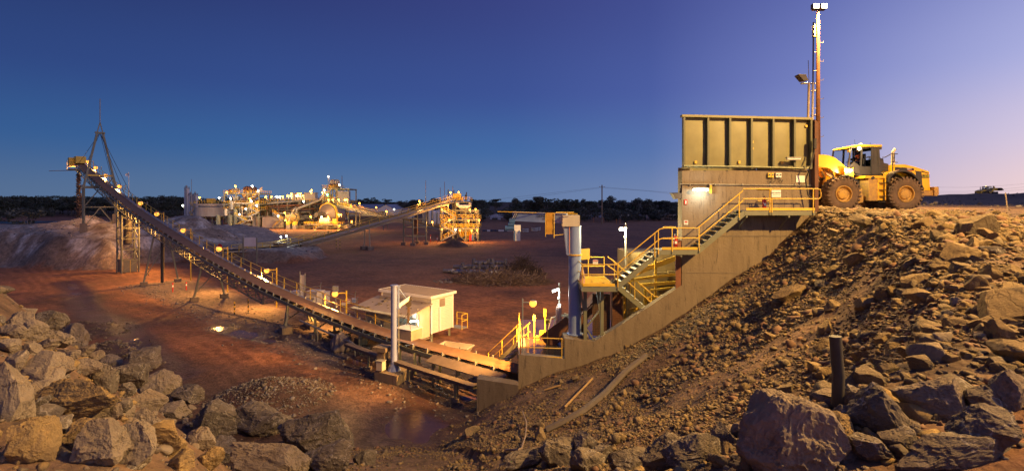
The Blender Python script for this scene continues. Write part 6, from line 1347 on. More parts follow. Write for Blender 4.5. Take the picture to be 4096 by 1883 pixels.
def stair_zig(parent, x, y, z0, z1, run, flights, m=M_yel, w=1.0):
    b = MB(); g = MB(); s = 1; h = (z1-z0)/flights; p = V((x, y, z0))
    for k in range(flights):
        q = V((x+(run if s > 0 else 0), y, z0+h*(k+1))); a = V((x+(0 if s > 0 else run), y, z0+h*k))
        for yy in (0, w): b.bar(a+V((0, yy, 0)), q+V((0, yy, 0)), .12, .3); g.bar(a+V((0, yy, 1.1)), q+V((0, yy, 1.1)), .09); g.bar(a+V((0, yy, .55)), q+V((0, yy, .55)), .07)
        for j in range(5): pp_ = a.lerp(q, j/4); g.bar(pp_, pp_+V((0, 0, 1.1)), .08); b.box(pp_+V((0, w/2, 0)), (.35, w, .06))
        s = -s
    b.build('stair_flight', M_galv, parent, False); g.build('stair_rail', m, parent, False)
def cyl(name, m, parent, c, r_, h, n=28, dome=0.0, cone=0.0):
    b = MB(); pr_ = [(0, -cone*1.0), (r_*.25, -cone*.8), (r_, 0), (r_, h)]
    pr_ += [(r_*.7, h+dome*.7), (r_*.3, h+dome*.95), (0, h+dome)] if dome else [(0, h)]
    b.lathe(pr_, c, n); return b.build(name, m, parent)
def pipes(parent, x0, x1, y, z0, z1, n, seed, m=M_galv, r_=.18, name='pipe'):
    g = random.Random(seed)
    for k in range(n):
        b = MB(); xa, xb = g.uniform(x0, x1), g.uniform(x0, x1); za, zb2 = g.uniform(z0, z1), g.uniform(z0, z1); yy = y+g.uniform(-1.2, 1.2)
        b.path([V((xa, yy, za)), V((xa, yy, zb2)), V((xb, yy, zb2)), V((xb, yy+g.uniform(0, 1), g.uniform(z0, zb2)))], r_*g.uniform(.5, 1.4), 6); b.build(name, g.choice([m, M_rust, M_cream, M_olive, M_dark]), parent)
def X(px, d): return (px-PX0)/FPX*d
def Zp(py, d): return CAMZ-(py-PY0)/FPX*d
# crusher / screen tower
d = 133.0
ct = steel('yellow-lit screen tower where the far conveyor ends', 'screen_tower', X(1765, d), X(1912, d), d, d+7, [Zp(912, d), Zp(877, d), Zp(838, d)], 4, 2, cat='tower', decks=(0, 1))
ct2 = steel('narrow upper stage with hood and lamps on top of the screen tower', 'transfer_station', X(1822, d), X(1876, d), d+1, d+6, [Zp(806, d)], 2, 2, cat='tower', z0=Zp(877, d)+.2)
b = MB(); b.prism([(X(1806, d), Zp(778, d)), (X(1830, d), Zp(773, d)), (X(1848, d), Zp(790, d)), (X(1848, d), Zp(804, d)), (X(1808, d), Zp(804, d))], d+1.5, d+4.5); b.build('hood', M_cream, ct2, False); box('drive', M_yel, ct2, (X(1826, d), d+1.2, Zp(787, d)), (2.2, .6, 1.8))
for (pa, pb, ya, yb, m_) in [(1837, 1868, 818, 860, M_cream), (1862, 1886, 857, 877, M_cream), (1855, 1880, 880, 912, M_rust), (1806, 1830, 812, 838, M_dark), (1800, 1822, 855, 876, M_rust), (1850, 1885, 918, 938, M_yel)]:
    box('screen_box', m_, ct, ((X(pa, d)+X(pb, d))/2, d+3, (Zp(ya, d)+Zp(yb, d))/2), (X(pb, d)-X(pa, d), 3, Zp(ya, d)-Zp(yb, d)))
b = MB(); b.path([V((X(1829, d), d, Zp(811, d))), V((X(1832, d), d, Zp(822, d))), V((X(1840, d), d, Zp(826, d))), V((X(1870, d), d, Zp(826, d))), V((X(1879, d), d, Zp(822, d))), V((X(1881, d), d, Zp(811, d)))], .45, 8); b.build('dust_duct', M_white, ct2)
for k in range(3): b = MB(); b.lathe([(.5, 0), (1.2, 2.4), (1.2, 3.4)], (X(1842+16*k, d), d+2, Zp(950, d)), 14); b.build('cone_crusher', M_yel, ct)
stair_zig(ct, X(1766, d), d-1.0, .3, Zp(838, d), 4.0, 4); pipes(ct, X(1770, d), X(1905, d), d+1, .5, 8, 16, 5)
for (px, py0, py1) in [(1789, 790, 757), (1812, 775, 760), (1863, 803, 768), (1859, 803, 778)]: tube('vent_stack', M_dark, ct2, (X(px, d), d+2, Zp(py0, d)), (X(px, d), d+2, Zp(py1, d)), .14)
for (px, py0, lab) in [(1703, 722, 'tall thin aerial mast left of the screen tower'), (1761, 750, 'reddish aerial mast close left of the screen tower'), (1778, 727, 'thin double aerial mast behind the far conveyor head'), (1811, 744, 'thin aerial above the screen tower hood')]:
    dd = 150 if px != 1811 else 136; r = T('aerial_mast', lab, 'mast', (X(px, dd), dd, 0), 'aerial masts around the screen tower'); tube('lower_pole', M_galv, r, (X(px, dd), dd, 0), (X(px, dd), dd, Zp(790, dd)), .16); tube('upper_pole', mat('pink_pole', (.4, .3, .28), .6), r, (X(px, dd), dd, Zp(790, dd)), (X(px, dd), dd, Zp(py0, dd)), .08)
q = G(1905, 962); gs = T('generator_set', 'small yellow generator on skids at the screen tower foot', 'generator', q); box('body', M_yel, gs, q+V((-1.6, -1, 1.3)), (2.6, 1.4, 1.5), -.2); box('radiator', M_dark, gs, q+V((-.3, -1.1, 1.3)), (.1, 1.2, 1.2), -.2); bar('skid', M_yel, gs, q+V((-3, -1.5, .3)), q+V((-.2, -1.5, .3)), .2)
rb = T('red_cabinet', 'red electrical cabinet on the screen tower leg', 'cabinet', W(1884, 950, 132)); box('case', M_red, rb, W(1884, 950, 132), (.9, .4, 1.6)); box('door', M_bluedk, rb, W(1890, 950, 131.8), (.5, .1, 1.5))
# thickener tank
d = 212.0; tx = X(822, d); th = T('thickener_tank', 'wide round cream thickener tank on steel legs', 'tank', (tx, d+8, 0)); r_ = 8.2
cyl('tank_shell', M_cream, th, (tx, d+8, Zp(866, d)), r_, Zp(828, d)-Zp(866, d), 48, cone=2.2)
b = MB(); b.lathe([(r_+.15, Zp(824, d)), (r_+.4, Zp(824, d)), (r_+.4, Zp(815, d)), (r_+.15, Zp(815, d))], (tx, d+8, 0), 48); b.build('launder', M_cream, th)
for k in range(20):
    a = 2*math.pi*k/20; p = V((tx+7.6*math.cos(a), d+8+7.6*math.sin(a), 0)); bar('leg', M_olive, th, p, p+V((0, 0, Zp(864, d))), .32)
    if k % 2 == 0: a2 = 2*math.pi*(k+1)/20; bar('brace', M_olive, th, p, V((tx+7.6*math.cos(a2), d+8+7.6*math.sin(a2), Zp(866, d))), .16)
b = MB()
for k in range(40):
    a, a2 = 2*math.pi*k/40, 2*math.pi*(k+1)/40; p, p2 = [V((tx+8.5*math.cos(q_), d+8+8.5*math.sin(q_), Zp(814, d))) for q_ in (a, a2)]
    b.bar(p, p+V((0, 0, 1.2)), .1); b.bar(p+V((0, 0, 1.2)), p2+V((0, 0, 1.2)), .1); b.bar(p+V((0, 0, .6)), p2+V((0, 0, .6)), .08)
b.build('railing', M_yel, th, False); box('drive_house', M_yel, th, (X(822, d), d+4, Zp(803, d)), (2.6, 2, 2.0)); stair_zig(th, X(727, d), d+5, .2, Zp(815, d), 2.6, 4)
# silos
for (pa, pb, yt, lab, k) in [(738, 757, 757, 'tallest white cylindrical silo behind the thickener', 1), (756, 773, 783, 'left of the two shorter white silos behind the thickener', 1), (774, 791, 783, 'right of the two shorter white silos behind the thickener', 1)]:
    dd = 236.0; r = T('silo', lab, 'silo', (X((pa+pb)/2, dd), dd, 0), 'white silos behind the thickener'); rad = (X(pb, dd)-X(pa, dd))/2*.97
    cyl('shell', mat('silo_white', (.62, .58, .56), .6, c2=(.45, .40, .37), scale=.5, streak=True), r, (X((pa+pb)/2, dd), dd, 0), rad, Zp(yt, dd), 26, dome=.8); c_ = V((X((pa+pb)/2, dd), dd, Zp(yt, dd)))
    cyl('filter_unit', M_galv, r, c_+V((0, -.3, .5)), rad*.35, 1.1, 12, dome=.3); b = MB()
    for j in range(16): a, a2 = 2*math.pi*j/16, 2*math.pi*(j+1)/16; p, p2 = [c_+V((rad*math.cos(q_), rad*math.sin(q_), 0)) for q_ in (a, a2)]; b.bar(p, p+V((0, 0, 1.1)), .08); b.bar(p+V((0, 0, 1.1)), p2+V((0, 0, 1.1)), .08)
    b.build('railing', M_galv, r, False); bar('ladder', M_galv, r, c_+V((rad*.3, -rad*1.02, -c_.z)), c_+V((rad*.3, -rad*1.02, 0)), .5, .1, V((0, 1, 0)))
tube('whip', M_galv, r, (X(766, 234), 234, 8), (X(766, 234), 234, Zp(717, 234)), .1)
# left process tower
d = 204.0
lt_ = steel('tall cyclone tower of yellow-lit steel right of the thickener', 'cyclone_tower', X(898, d), X(1036, d), d, d+9, [Zp(866, d), Zp(838, d), Zp(815, d), Zp(773, d)], 4, 2, cat='tower', decks=(1, 2, 3))
for k in range(14): a = 2*math.pi*k/14; c_ = V((X(985, d)+2.2*math.cos(a), d+3+2.2*math.sin(a), Zp(771, d))); b = MB(); b.lathe([(.06, 0), (.36, 1.3), (.36, 2.2), (0, 2.25)], c_, 8); b.path([c_+V((0, 0, 2.2)), c_+V((-.9*math.cos(a), -.9*math.sin(a), 2.7)), c_+V((-1.6*math.cos(a), -1.6*math.sin(a), 2.0))], .15, 5); b.build('cyclone', M_rust, lt_)
cyl('feed_distributor', M_olive, lt_, (X(985, d), d+3, Zp(771, d)), 1.0, 2.2); cyl('underflow_launder', mat('ochre_tank', (.40, .24, .09), .7), lt_, (X(985, d), d+3, Zp(786, d)), 3.0, 1.6, 20, cone=2.4)
for (pa, pb, ya, yb, m_) in [(914, 925, 757, 772, M_rust), (927, 937, 753, 772, M_galv), (939, 948, 753, 768, M_galv), (887, 897, 784, 806, M_bluedk), (934, 952, 784, 803, mat('pale_blue_tank', (.22, .27, .36), .5)), (1010, 1032, 866, 912, M_roof), (976, 1000, 880, 908, M_rust)]: box('equipment_box', m_, lt_, ((X(pa, d)+X(pb, d))/2, d+1, (Zp(ya, d)+Zp(yb, d))/2), (X(pb, d)-X(pa, d), 2, Zp(ya, d)-Zp(yb, d)))
for (pc, ya, yb, rp, m_) in [(882, 862, 908, 8, M_olive), (930, 862, 908, 9, M_olive), (950, 838, 905, 7, M_olive), (936, 806, 838, 6, M_galv), (912, 838, 862, 6, M_cream)]: cyl('vessel', m_, lt_, (X(pc, d), d-1.5, Zp(yb, d)), rp*d/FPX, Zp(ya, d)-Zp(yb, d), 18, dome=.3)
stair_zig(lt_, X(1000, d), d-1.5, Zp(866, d), Zp(815, d), 4.2, 3); stair_zig(lt_, X(955, d), d-3, .2, Zp(860, d), 4.5, 2); stair_zig(lt_, X(1015, d), d-1.2, Zp(790, d), Zp(760, d), 3.8, 1); pipes(lt_, X(895, d), X(1030, d), d-.5, .5, Zp(780, d), 34, 8)
# leach tanks and pipe rack
d = 214.0
for i, (pc, rp) in enumerate([(1046, 15), (1066, 9), (1100, 16), (1140, 16), (1180, 16), (1220, 16)]):
    r = T('leach_tank', ['big rusty leach tank right of the cyclone tower', 'narrow leach tank beside the big rusty one', 'first shaded leach tank under the pipe rack', 'second shaded leach tank under the pipe rack', 'third shaded leach tank under the pipe rack', 'fourth shaded leach tank next to the mill'][i], 'tank', (X(pc, d), d+2, 0), 'leach tanks under the walkway'); cyl('shell', mat('stained_tank', (.36, .28, .18), .7, c2=(.2, .13, .08), scale=.4, streak=True), r, (X(pc, d), d+3+(i > 1)*2, Zp(878, d)), rp*d/FPX, Zp(817, d)-Zp(878, d), 24); cyl('skirt', M_conc, r, (X(pc, d), d+3+(i > 1)*2, 0), rp*d/FPX*.96, Zp(878, d), 24)
    box('agitator', M_galv, r, (X(pc, d), d+3, Zp(812, d)), (.9, .9, 1.6))
wr_ = steel('long yellow-railed walkway over the tank row', 'tank_walkway', X(1040, d), X(1330, d), d-2, d+1, [Zp(806, d)], 10, 2, cat='walkway', braces=False, cw=.3)
pf_ = steel('dim steel process frame behind the tank row', 'process_frame', X(1085, 222), X(1325, 222), 221, 228, [Zp(862, 222), Zp(830, 222), Zp(796, 222)], 9, 2, cat='plant', cw=.35); pipes(pf_, X(1090, 220), X(1320, 220), 219, 2, 11, 26, 31, r_=.25)
pr2 = T('pipe_rack', 'dark pipe rack with sloping launders between the tanks and mill', 'pipe rack', (X(1150, d), d-4, 0))
for (pa, ya, pb, yb, r2) in [(1070, 815, 1200, 803, .35), (1080, 832, 1210, 818, .3), (1085, 845, 1330, 830, .3), (1090, 858, 1240, 846, .4), (1075, 868, 1260, 862, .3), (1120, 822, 1300, 815, .25), (1182, 838, 1325, 783, .55)]:
    b = MB(); b.path([V((X(pa, d-4), d-4, Zp(ya, d-4))), V((X(pb, d-4), d-4, Zp(yb, d-4)))], r2, 8); b.build('launder_pipe', random.choice([M_galv, M_cream, M_rust]), pr2)
b = MB(); b.path([V((X(1326, 206), 206, Zp(781, 206))), V((X(1200, 206), 206, Zp(832, 206))), V((X(1186, 206), 206, Zp(840, 206))), V((X(1183, 206), 206, Zp(868, 206)))], .55, 10); b.build('feed_pipe', M_galv, pr2)
for px in (1110, 1150, 1200, 1240, 1290): bar('rack_post', M_olive, pr2, (X(px, d-4), d-4, 0), (X(px, d-4), d-4, Zp(806, d-4)), .4)
pipes(pr2, X(1090, d), X(1300, d), d-5, .5, 9, 30, 12, r_=.22)
for (pa, pb, ya, yb, lab) in [(1170, 1186, 774, 800, 'pale plant room box above the tank walkway'), (1190, 1215, 778, 800, 'lamp-lit plant room right of the pale box'), (1218, 1262, 772, 800, 'open-roofed lit platform hut left of the mill tower')]:
    r = T('plant_hut', lab, 'hut', (X((pa+pb)/2, d), d, Zp(yb, d)), 'huts along the tank walkway'); box('wall', M_cream, r, ((X(pa, d)+X(pb, d))/2, d+1, (Zp(ya, d)+Zp(yb, d))/2), (X(pb, d)-X(pa, d), 3, Zp(ya, d)-Zp(yb, d))); box('roof', M_roof, r, ((X(pa, d)+X(pb, d))/2, d+1, Zp(ya, d)+.1), (X(pb, d)-X(pa, d)+.8, 3.8, .15))
# sheds and walls at ground level
d = 196.0
for (pa, pb, ya, yb, m_, lab, cat) in [(1050, 1117, 868, 912, M_cream, 'cream corrugated container shed in front of the tanks', 'shed'), (1186, 1220, 903, 926, M_conc, 'pinkish concrete bund wall in front of the yellow drum', 'concrete wall'), (1218, 1252, 908, 930, M_dark, 'dark concrete bund wall beside the mill deck', 'concrete wall'), (1322, 1392, 902, 928, M_cream, 'low pale pump room under the mill deck', 'pump room')]:
    r = T(cat.replace(' ', '_'), lab, cat, (X((pa+pb)/2, d), d, 0)); box('wall', m_, r, ((X(pa, d)+X(pb, d))/2, d+2, (Zp(ya, d)+Zp(yb, d))/2), (X(pb, d)-X(pa, d), 4, Zp(ya, d)-Zp(yb, d)))
    if cat in ('shed', 'pump room'):
        box('roof', M_roof, r, ((X(pa, d)+X(pb, d))/2, d+2, Zp(ya, d)+.12), (X(pb, d)-X(pa, d)+.5, 4.6, .2)); b = MB()
        for k in range(16): x = X(pa, d)+(X(pb, d)-X(pa, d))*k/15; b.box((x, d-.03, (Zp(ya, d)+Zp(yb, d))/2), (.08, .06, Zp(ya, d)-Zp(yb, d)-.1))
        b.build('wall_rib', m_, r, False)
# yellow ball mill drum and SAG mill
d = 198.0
yd = T('mill_drum', 'yellow horizontal drum on saddles left of the big mill', 'mill', (X(1160, d), d, 0)); b = MB(); M_ = Matrix.Translation((X(1160, d), d+2, Zp(872, d))) @ Matrix.Rotation(R(80), 4, 'Y'); b.lathe([(0, -2.6), (1.3, -2.4), (1.75, -1.9), (1.75, 1.9), (1.3, 2.4), (0, 2.6)], (0, 0, 0), 24, M=M_); b.build('shell', mat('pale_yellow', (.65, .48, .16), .5), yd)
for k in (-1, 1): box('saddle', M_conc, yd, (X(1160, d)+1.4*k, d+2, 1.6), (.7, 2.6, 3.2))
mill = T('grinding_mill', 'huge grinding mill drum with dished end and yellow guard ring', 'mill', (X(1297, d), d, 0)); c_ = V((X(1300, d), d+4, Zp(862, d))); ax = V((-.42, -.9, .0)).normalized(); M_ = Matrix.Translation(c_) @ ax.to_track_quat('Z', 'Y').to_matrix().to_4x4()
b = MB(); b.lathe([(1.5, 3.6), (1.5, 2.6), (1.9, 2.4), (4.3, 1.2), (4.6, 1.0), (4.6, -4.5), (4.0, -5.2), (0, -5.6)], (0, 0, 0), 40, M=M_); b.build('shell', mat('worn_mill', (.22, .17, .15), .45, .4, c2=(.14, .11, .10), scale=.6), mill)
b = MB(); b.lathe([(0, 3.5), (1.45, 3.5)], (0, 0, 0), 24, M=M_); b.build('trunnion', M_dark, mill)
b = MB(); b.lathe([(4.7, .6), (5.4, .7), (5.4, -.2), (4.7, -.2)], (0, 0, 0), 8, M=M_); b.build('guard_ring', M_yel, mill, False); box('plinth', M_conc, mill, (c_.x, c_.y+1, 1.4), (8, 6, 2.8)); tube('feed_spout', M_dark, mill, c_+ax*3.4, c_+ax*6.5+V((0, 0, .4)), 1.0, 'cyl24')
mp = steel('yellow-railed mill deck with motor in front of the grinding mill', 'mill_deck', X(1228, d-6), X(1360, d-6), d-8, d-3, [Zp(898, d-6)], 4, 2, cat='platform', cw=.35)
b = MB(); M_ = Matrix.Translation((X(1300, d-6), d-6, Zp(884, d-6))) @ Matrix.Rotation(R(90), 4, 'Y'); b.lathe([(0, -2.0), (1.0, -1.9), (1.25, -1.5), (1.25, 1.5), (1.0, 1.9), (0, 2.0)], (0, 0, 0), 20, M=M_); b.build('motor', mat('pale_motor', (.58, .52, .46), .5), mp); box('local_panel', M_orange, mp, (X(1342, d-7), d-7.5, Zp(887, d-7)), (1.6, 1, 2.3)); stair_zig(mp, X(1290, d), d-9, .2, Zp(898, d-6), 4, 1)
pm = T('pump_set', 'row of yellow-guarded pumps with hoses below the yellow drum', 'pump', (X(1160, d-4), d-4, 0))
for px in (1155, 1180): q = V((X(px, d-4), d-4, 0)); box('pump_base', M_galv, pm, q+V((0, 0, .8)), (1.5, 1.5, 1.6)); tube('pump_casing', M_yel, pm, q+V((0, -.8, 2.2)), q+V((0, .6, 2.2)), .8, 'cyl'); b = MB(); b.path([q+V((0, 0, 2.6)), q+V((.6, 0, 5)), q+V((1.6 if px < 1170 else -1.6, .5, 7.2)), V((X(1183, d), d, 8.2))], .3, 8); b.build('hose', M_galv if px < 1170 else M_dark, pm)
stw = T('access_stair', 'small yellow stair tower left of the pumps', 'stairway', (X(1110, d-3), d-3, 0)); stair_zig(stw, X(1095, d-3), d-4, .2, 6.4, 3.6, 2); box('landing', M_galv, stw, (X(1112, d-3), d-3.4, 3.3), (4, 1.6, .12))
# mill tower with cyclones
d = 206.0
mt_ = steel('tallest dark steel tower with cyclone cluster above the mill', 'mill_tower', X(1330, d), X(1394, d), d, d+10, [Zp(900, d), Zp(862, d), Zp(812, d), Zp(755, d)], 3, 2, cat='tower', decks=(1, 2, 3), roofs=(3,))
u_ = steel('upper cyclone deck overhanging left of the tallest tower', 'cyclone_deck', X(1296, d), X(1352, d), d-1, d+6, [Zp(800, d), Zp(752, d)], 3, 2, cat='platform', z0=Zp(812, d))
for k in range(12): a = 2*math.pi*k/12; cc = V((X(1332, d)+1.7*math.cos(a), d+2+1.7*math.sin(a), Zp(748, d))); b = MB(); b.lathe([(.08, 0), (.34, 1.2), (.34, 2.6), (0, 2.7)], cc, 8); b.path([cc+V((0, 0, 2.5)), cc+V((-.3*math.cos(a), -.3*math.sin(a), 3.1)), cc+V((-1.3*math.cos(a), -1.3*math.sin(a), 2.9))], .16, 5); b.build('cyclone', M_cream, u_)
cyl('overflow_tub', M_rust, u_, (X(1332, d), d+2, Zp(751, d)), 2.3, 1.5, 20); box('control_hut', mat('grey_hut', (.26, .26, .27), .6), mt_, (X(1378, d), d-.5, Zp(787, d)), (4.6, 2, 4.6)); stair_zig(u_, X(1285, d), d-1.5, Zp(800, d), Zp(752, d), 5, 1); pipes(mt_, X(1300, d), X(1390, d), d-.5, 3, Zp(775, d), 22, 15, r_=.25)
tube('aerial', M_dark, mt_, (X(1368, d), d, Zp(755, d)), (X(1368, d), d, Zp(703, d)), .12); tube('lamp_pole', M_galv, u_, (X(1313, d), d, Zp(752, d)), (X(1313, d), d, Zp(698, d)), .12)
# warehouses, tanks beyond
def shed(label, pa, pb, ye, yr, d, depth, m_, roof=M_roof, name='warehouse', gable=False):
    r = T(name, label, 'warehouse', (X((pa+pb)/2, d), d, 0)); x0_, x1_ = X(pa, d), X(pb, d); ze, zr = Zp(ye, d), Zp(yr, d); b = MB()
    if gable: b.prism([(x0_, 0), (x1_, 0), (x1_, ze), ((x0_+x1_)/2, zr), (x0_, ze)], d, d+depth)
    else: b.prism([(d, 0), (d+depth, 0), (d+depth, ze), (d, ze)], x0_, x1_, 'x')
    b.build('wall', m_, r, False); b = MB()
    if gable:
        for (xa, xb, za, zb2) in ((x0_-.4, (x0_+x1_)/2, ze-.2, zr), ((x0_+x1_)/2, x1_+.4, zr, ze-.2)): b.add([(xa, d-.4, za+.1), (xb, d-.4, zb2+.1), (xb, d+depth, zb2+.1), (xa, d+depth, za+.1)], [(0, 1, 2, 3)])
    else: b.add([(x0_-.4, d-.6, ze), (x1_+.4, d-.6, ze), (x1_+.4, d+depth/2, zr), (x0_-.4, d+depth/2, zr), (x1_+.4, d+depth, ze), (x0_-.4, d+depth, ze)], [(0, 1, 2, 3), (3, 2, 4, 5)])
    b.build('roof', roof, r, False); dw = box('door', M_galv, r, (x0_+(x1_-x0_)*.3, d-.05, 2.2), (4, .2, 4.4)); return r
M_zinc = mat('zinc_roof', (.30, .30, .33), .5, .3, c2=(.24, .24, .26))
shed('long grey-roofed warehouse behind the conveyors', 1372, 1520, 833, 817, 300, 20, M_white, M_zinc); shed('white gabled warehouse end right of the long roof', 1510, 1577, 836, 818, 292, 30, M_white, M_zinc, gable=True); shed('low flat store right of the white gable', 1578, 1634, 841, 834, 310, 18, M_white, M_zinc); shed('green-lit workshop under the covered conveyor', 1398, 1510, 852, 846, 270, 16, mat('pale_green_wall', (.42, .48, .36), .6), M_zinc, 'workshop')
for i, (pa, pb, ya, lab) in enumerate([(1690, 1706, 846, 'left dark water tank beyond the far conveyor'), (1712, 1726, 842, 'tall white tank beyond the far conveyor'), (1728, 1745, 845, 'white tank right of the tall one'), (1748, 1764, 848, 'pale tank nearest the screen tower')]):
    dd = 235.0; r = T('storage_tank', lab, 'tank', (X((pa+pb)/2, dd), dd, 0), 'storage tanks beyond the far conveyor'); cyl('shell', M_galv if i == 0 else M_white, r, (X((pa+pb)/2, dd), dd, 0), (pb-pa)/2*dd/FPX, Zp(ya, dd), 20, dome=.5); bar('ladder', M_galv, r, (X(pa+4, dd), dd-1.8, 0), (X(pa+4, dd), dd-1.8, Zp(ya, dd)), .4, .1, V((0, 1, 0)))
shed('small pink-roofed house behind the tanks', 1742, 1770, 842, 834, 262, 8, M_white, mat('pink_roof', (.42, .26, .24), .7), 'house', gable=True)
bw = T('bund_wall', 'long grey concrete wall by the covered conveyor', 'concrete wall', (X(1470, 240), 240, 0)); box('wall', M_conc, bw, (X(1475, 240), 240, Zp(876, 240)), (X(1560, 240)-X(1395, 240), .5, 3.0))
for k in range(5): box('buttress', M_conc, bw, (X(1410+k*32, 240), 239.6, Zp(880, 240)), (.5, .5, 2.6))
for (px, py0, lab) in [(515, 688, 'thin mast with a small dish beyond the conveyor')]:
    dd = 200; r = T('dish_mast', lab, 'mast', (X(px, dd), dd, 0)); tube('pole', M_white, r, (X(px, dd), dd, 0), (X(px, dd), dd, Zp(py0, dd)), .12); g = MB(); g.lathe([(0, .3), (.5, .1), (.7, -.2)], (X(px-2, dd), dd-.3, Zp(700, dd)), 12, 'y'); g.build('dish', M_signw, r)
# ---------------------------------------------------------------- plant lamps
def plamps(lst, sc, ox, oy, d, grp, e):
    for (cx, cy, k) in lst:
        px, py = cx/sc+ox, cy/sc+oy; c_ = W(px, py, d); col_, em = {'s': (SOD, E_sod), 'w': (WHI, E_whi), 'g': ((.1, 1, .2), E_grn)}[k]
        t = T('plant_lamp', {'s': 'small orange sodium lamp on ', 'w': 'small white lamp on ', 'g': 'green lamp on '}[k]+grp, 'lamp', c_, ('orange' if k == 's' else 'white' if k == 'w' else 'green')+' lamps of '+grp); g = MB(); rr2 = .0019*d; g.lathe([(0, -rr2), (rr2*.7, -rr2*.7), (rr2, 0), (rr2*.7, rr2*.7), (0, rr2)], c_, 10); g.build('bulb', em, t); bar('bracket', M_galv, t, c_+V((0, 0, rr2)), c_+V((.1, .6, -1.2)), .08)
        light('lamp_light', t, c_+V((0, -rr2*1.6, -rr2*1.2)), col_, e*(.25 if k == 'w' else 1.25), .3)
plamps([(55, 577, 'w'), (400, 842, 'w'), (375, 428, 's'), (742, 430, 'w'), (1050, 205, 's'), (890, 325, 's'), (1370, 208, 'w'), (1482, 295, 'w'), (960, 445, 'w'), (1325, 445, 's'), (1350, 495, 'w'), (1247, 638, 'w'), (1125, 745, 'w'), (1455, 575, 'w'), (1590, 845, 's'), (1860, 770, 'w'), (1625, 410, 's'), (1735, 410, 's'), (1830, 410, 'w')], 4.735, 720, 700, 198, 'the thickener and cyclone tower', 1250)
plamps([(210, 440, 'w'), (270, 440, 'w'), (323, 438, 's'), (415, 425, 's'), (472, 425, 's'), (488, 388, 's'), (580, 422, 'w'), (600, 385, 's'), (645, 385, 's'), (640, 428, 's'), (695, 420, 's'), (848, 320, 's'), (830, 345, 's'), (1080, 318, 'w'), (1045, 362, 's'), (1155, 75, 'w'), (1357, 222, 'w'), (1137, 403, 'g'), (705, 525, 'w'), (1155, 495, 's'), (1237, 490, 's'), (1343, 493, 's'), (1457, 490, 's'), (1493, 492, 's'), (358, 730, 's'), (240, 785, 'w'), (375, 865, 's'), (833, 800, 's'), (1030, 808, 'w'), (1150, 800, 's'), (1343, 757, 's'), (1386, 765, 's'), (1580, 890, 's'), (1362, 970, 's'), (912, 1050, 's')], 4.555, 1060, 690, 188, 'the mill section', 1150)
plamps([(1090, 405, 's'), (1090, 640, 's'), (1160, 357, 's'), (1178, 530, 's'), (1190, 205, 's'), (1287, 202, 's'), (1418, 405, 's'), (1487, 403, 's'), (1405, 537, 's'), (1528, 530, 's'), (1250, 645, 'w'), (1302, 652, 's'), (1440, 655, 's'), (1505, 650, 's')], 2.96, 1400, 700, 130.5, 'the screen tower', 330)
plamps([(823, 308, 's'), (975, 553, 's'), (432, 428, 's')], 2.96, 1400, 700, 126, 'the far conveyor', 600)
plamps([(112, 332, 's'), (310, 382, 's'), (522, 407, 'w')], 2.96, 1400, 700, 262, 'the warehouse yard', 1500)
plamps([(290, 1170, 'w'), (390, 1150, 'w')], 4.555, 1060, 690, 96, 'poles at the far conveyor tail', 400)
# ---------------------------------------------------------------- wheel loader (built at the origin, then set on the pad)
KP = 234.8
def lx(cx): return (cx-530)/KP
def lz(cy): return (1060-cy)/KP
def LP(pts): return [(lx(a), lz(b)) for a, b in pts]
ld = T('wheel_loader', 'yellow wheel loader tipping its bucket into the green hopper', 'wheel loader', (0, 0, 0))
LY = -1.45     # near side plane
def lp(name, pts, y0, y1, m, parent=None, ang=25): b = MB(); b.prism(LP(pts), y0, y1); return b.build(name, m, parent or ld, True, ang)
M_lblk = mat('loader_black', (.03, .028, .026), .5, c2=(.055, .045, .035), scale=3); M_rim = mat('loader_rim', (.60, .36, .05), .55, c2=(.42, .25, .08), scale=3, c3=(.2, .13, .08), c3amt=.6)
M_mud = mat('muddy_yellow', (.50, .30, .06), .7, c2=(.34, .20, .08), scale=8, contrast=.12)
# wheels
wr = .935
def wheel(cx, y, label=None):
    s = -1 if y < 0 else 1; c0 = V((lx(cx), y, wr)); w = .36
    tb = MB(); tb.lathe([(.47, -w*.82), (.60, -w), (.80, -w), (.885, -w*.86), (.905, -w*.5), (.905, w*.5), (.885, w*.86), (.80, w), (.60, w), (.47, w*.82)], c0, 40, 'y')
    for k in range(26):
        a = 2*math.pi*k/26
        for sd in (-1, 1):
            a2 = a+(.12 if sd > 0 else 0); ra = .925
            p0_ = c0+V((ra*math.cos(a2), sd*.02, ra*math.sin(a2))); p1_ = c0+V((ra*math.cos(a2+.10), sd*w*.98, ra*math.sin(a2+.10)))
            tb.bar(p0_, p1_, .11, .075, V((math.cos(a2), 0, math.sin(a2))))
            p2_ = c0+V(((ra-.14)*math.cos(a2+.12), sd*w*1.0, (ra-.14)*math.sin(a2+.12))); tb.bar(p1_, p2_, .10, .05, V((0, sd, 0)))
    o = tb.build('wheel', M_tyre, ld)
    rb = MB(); rb.lathe([(.47, s*w*.80), (.46, s*w*.95), (.42, s*w*.95), (.40, s*w*.55), (.30, s*w*.45), (.29, s*w*.72), (.20, s*w*.78), (.0, s*w*.78)], c0, 32, 'y'); rb.build('rim', M_rim, o)
    for k in range(14): a = 2*math.pi*k/14; p = c0+V((.25*math.cos(a), s*w*.72, .25*math.sin(a))); tube('wheel_nut', M_mud, o, p, p+V((0, s*.05, 0)), .02)
for cx in (530, 1350):
    for y in (-1.09, 1.09): wheel(cx, y)
for cx in (530, 1350): tube('axle', M_lblk, ld, (lx(cx), -1, wr), (lx(cx), 1, wr), .2, 'cyl')
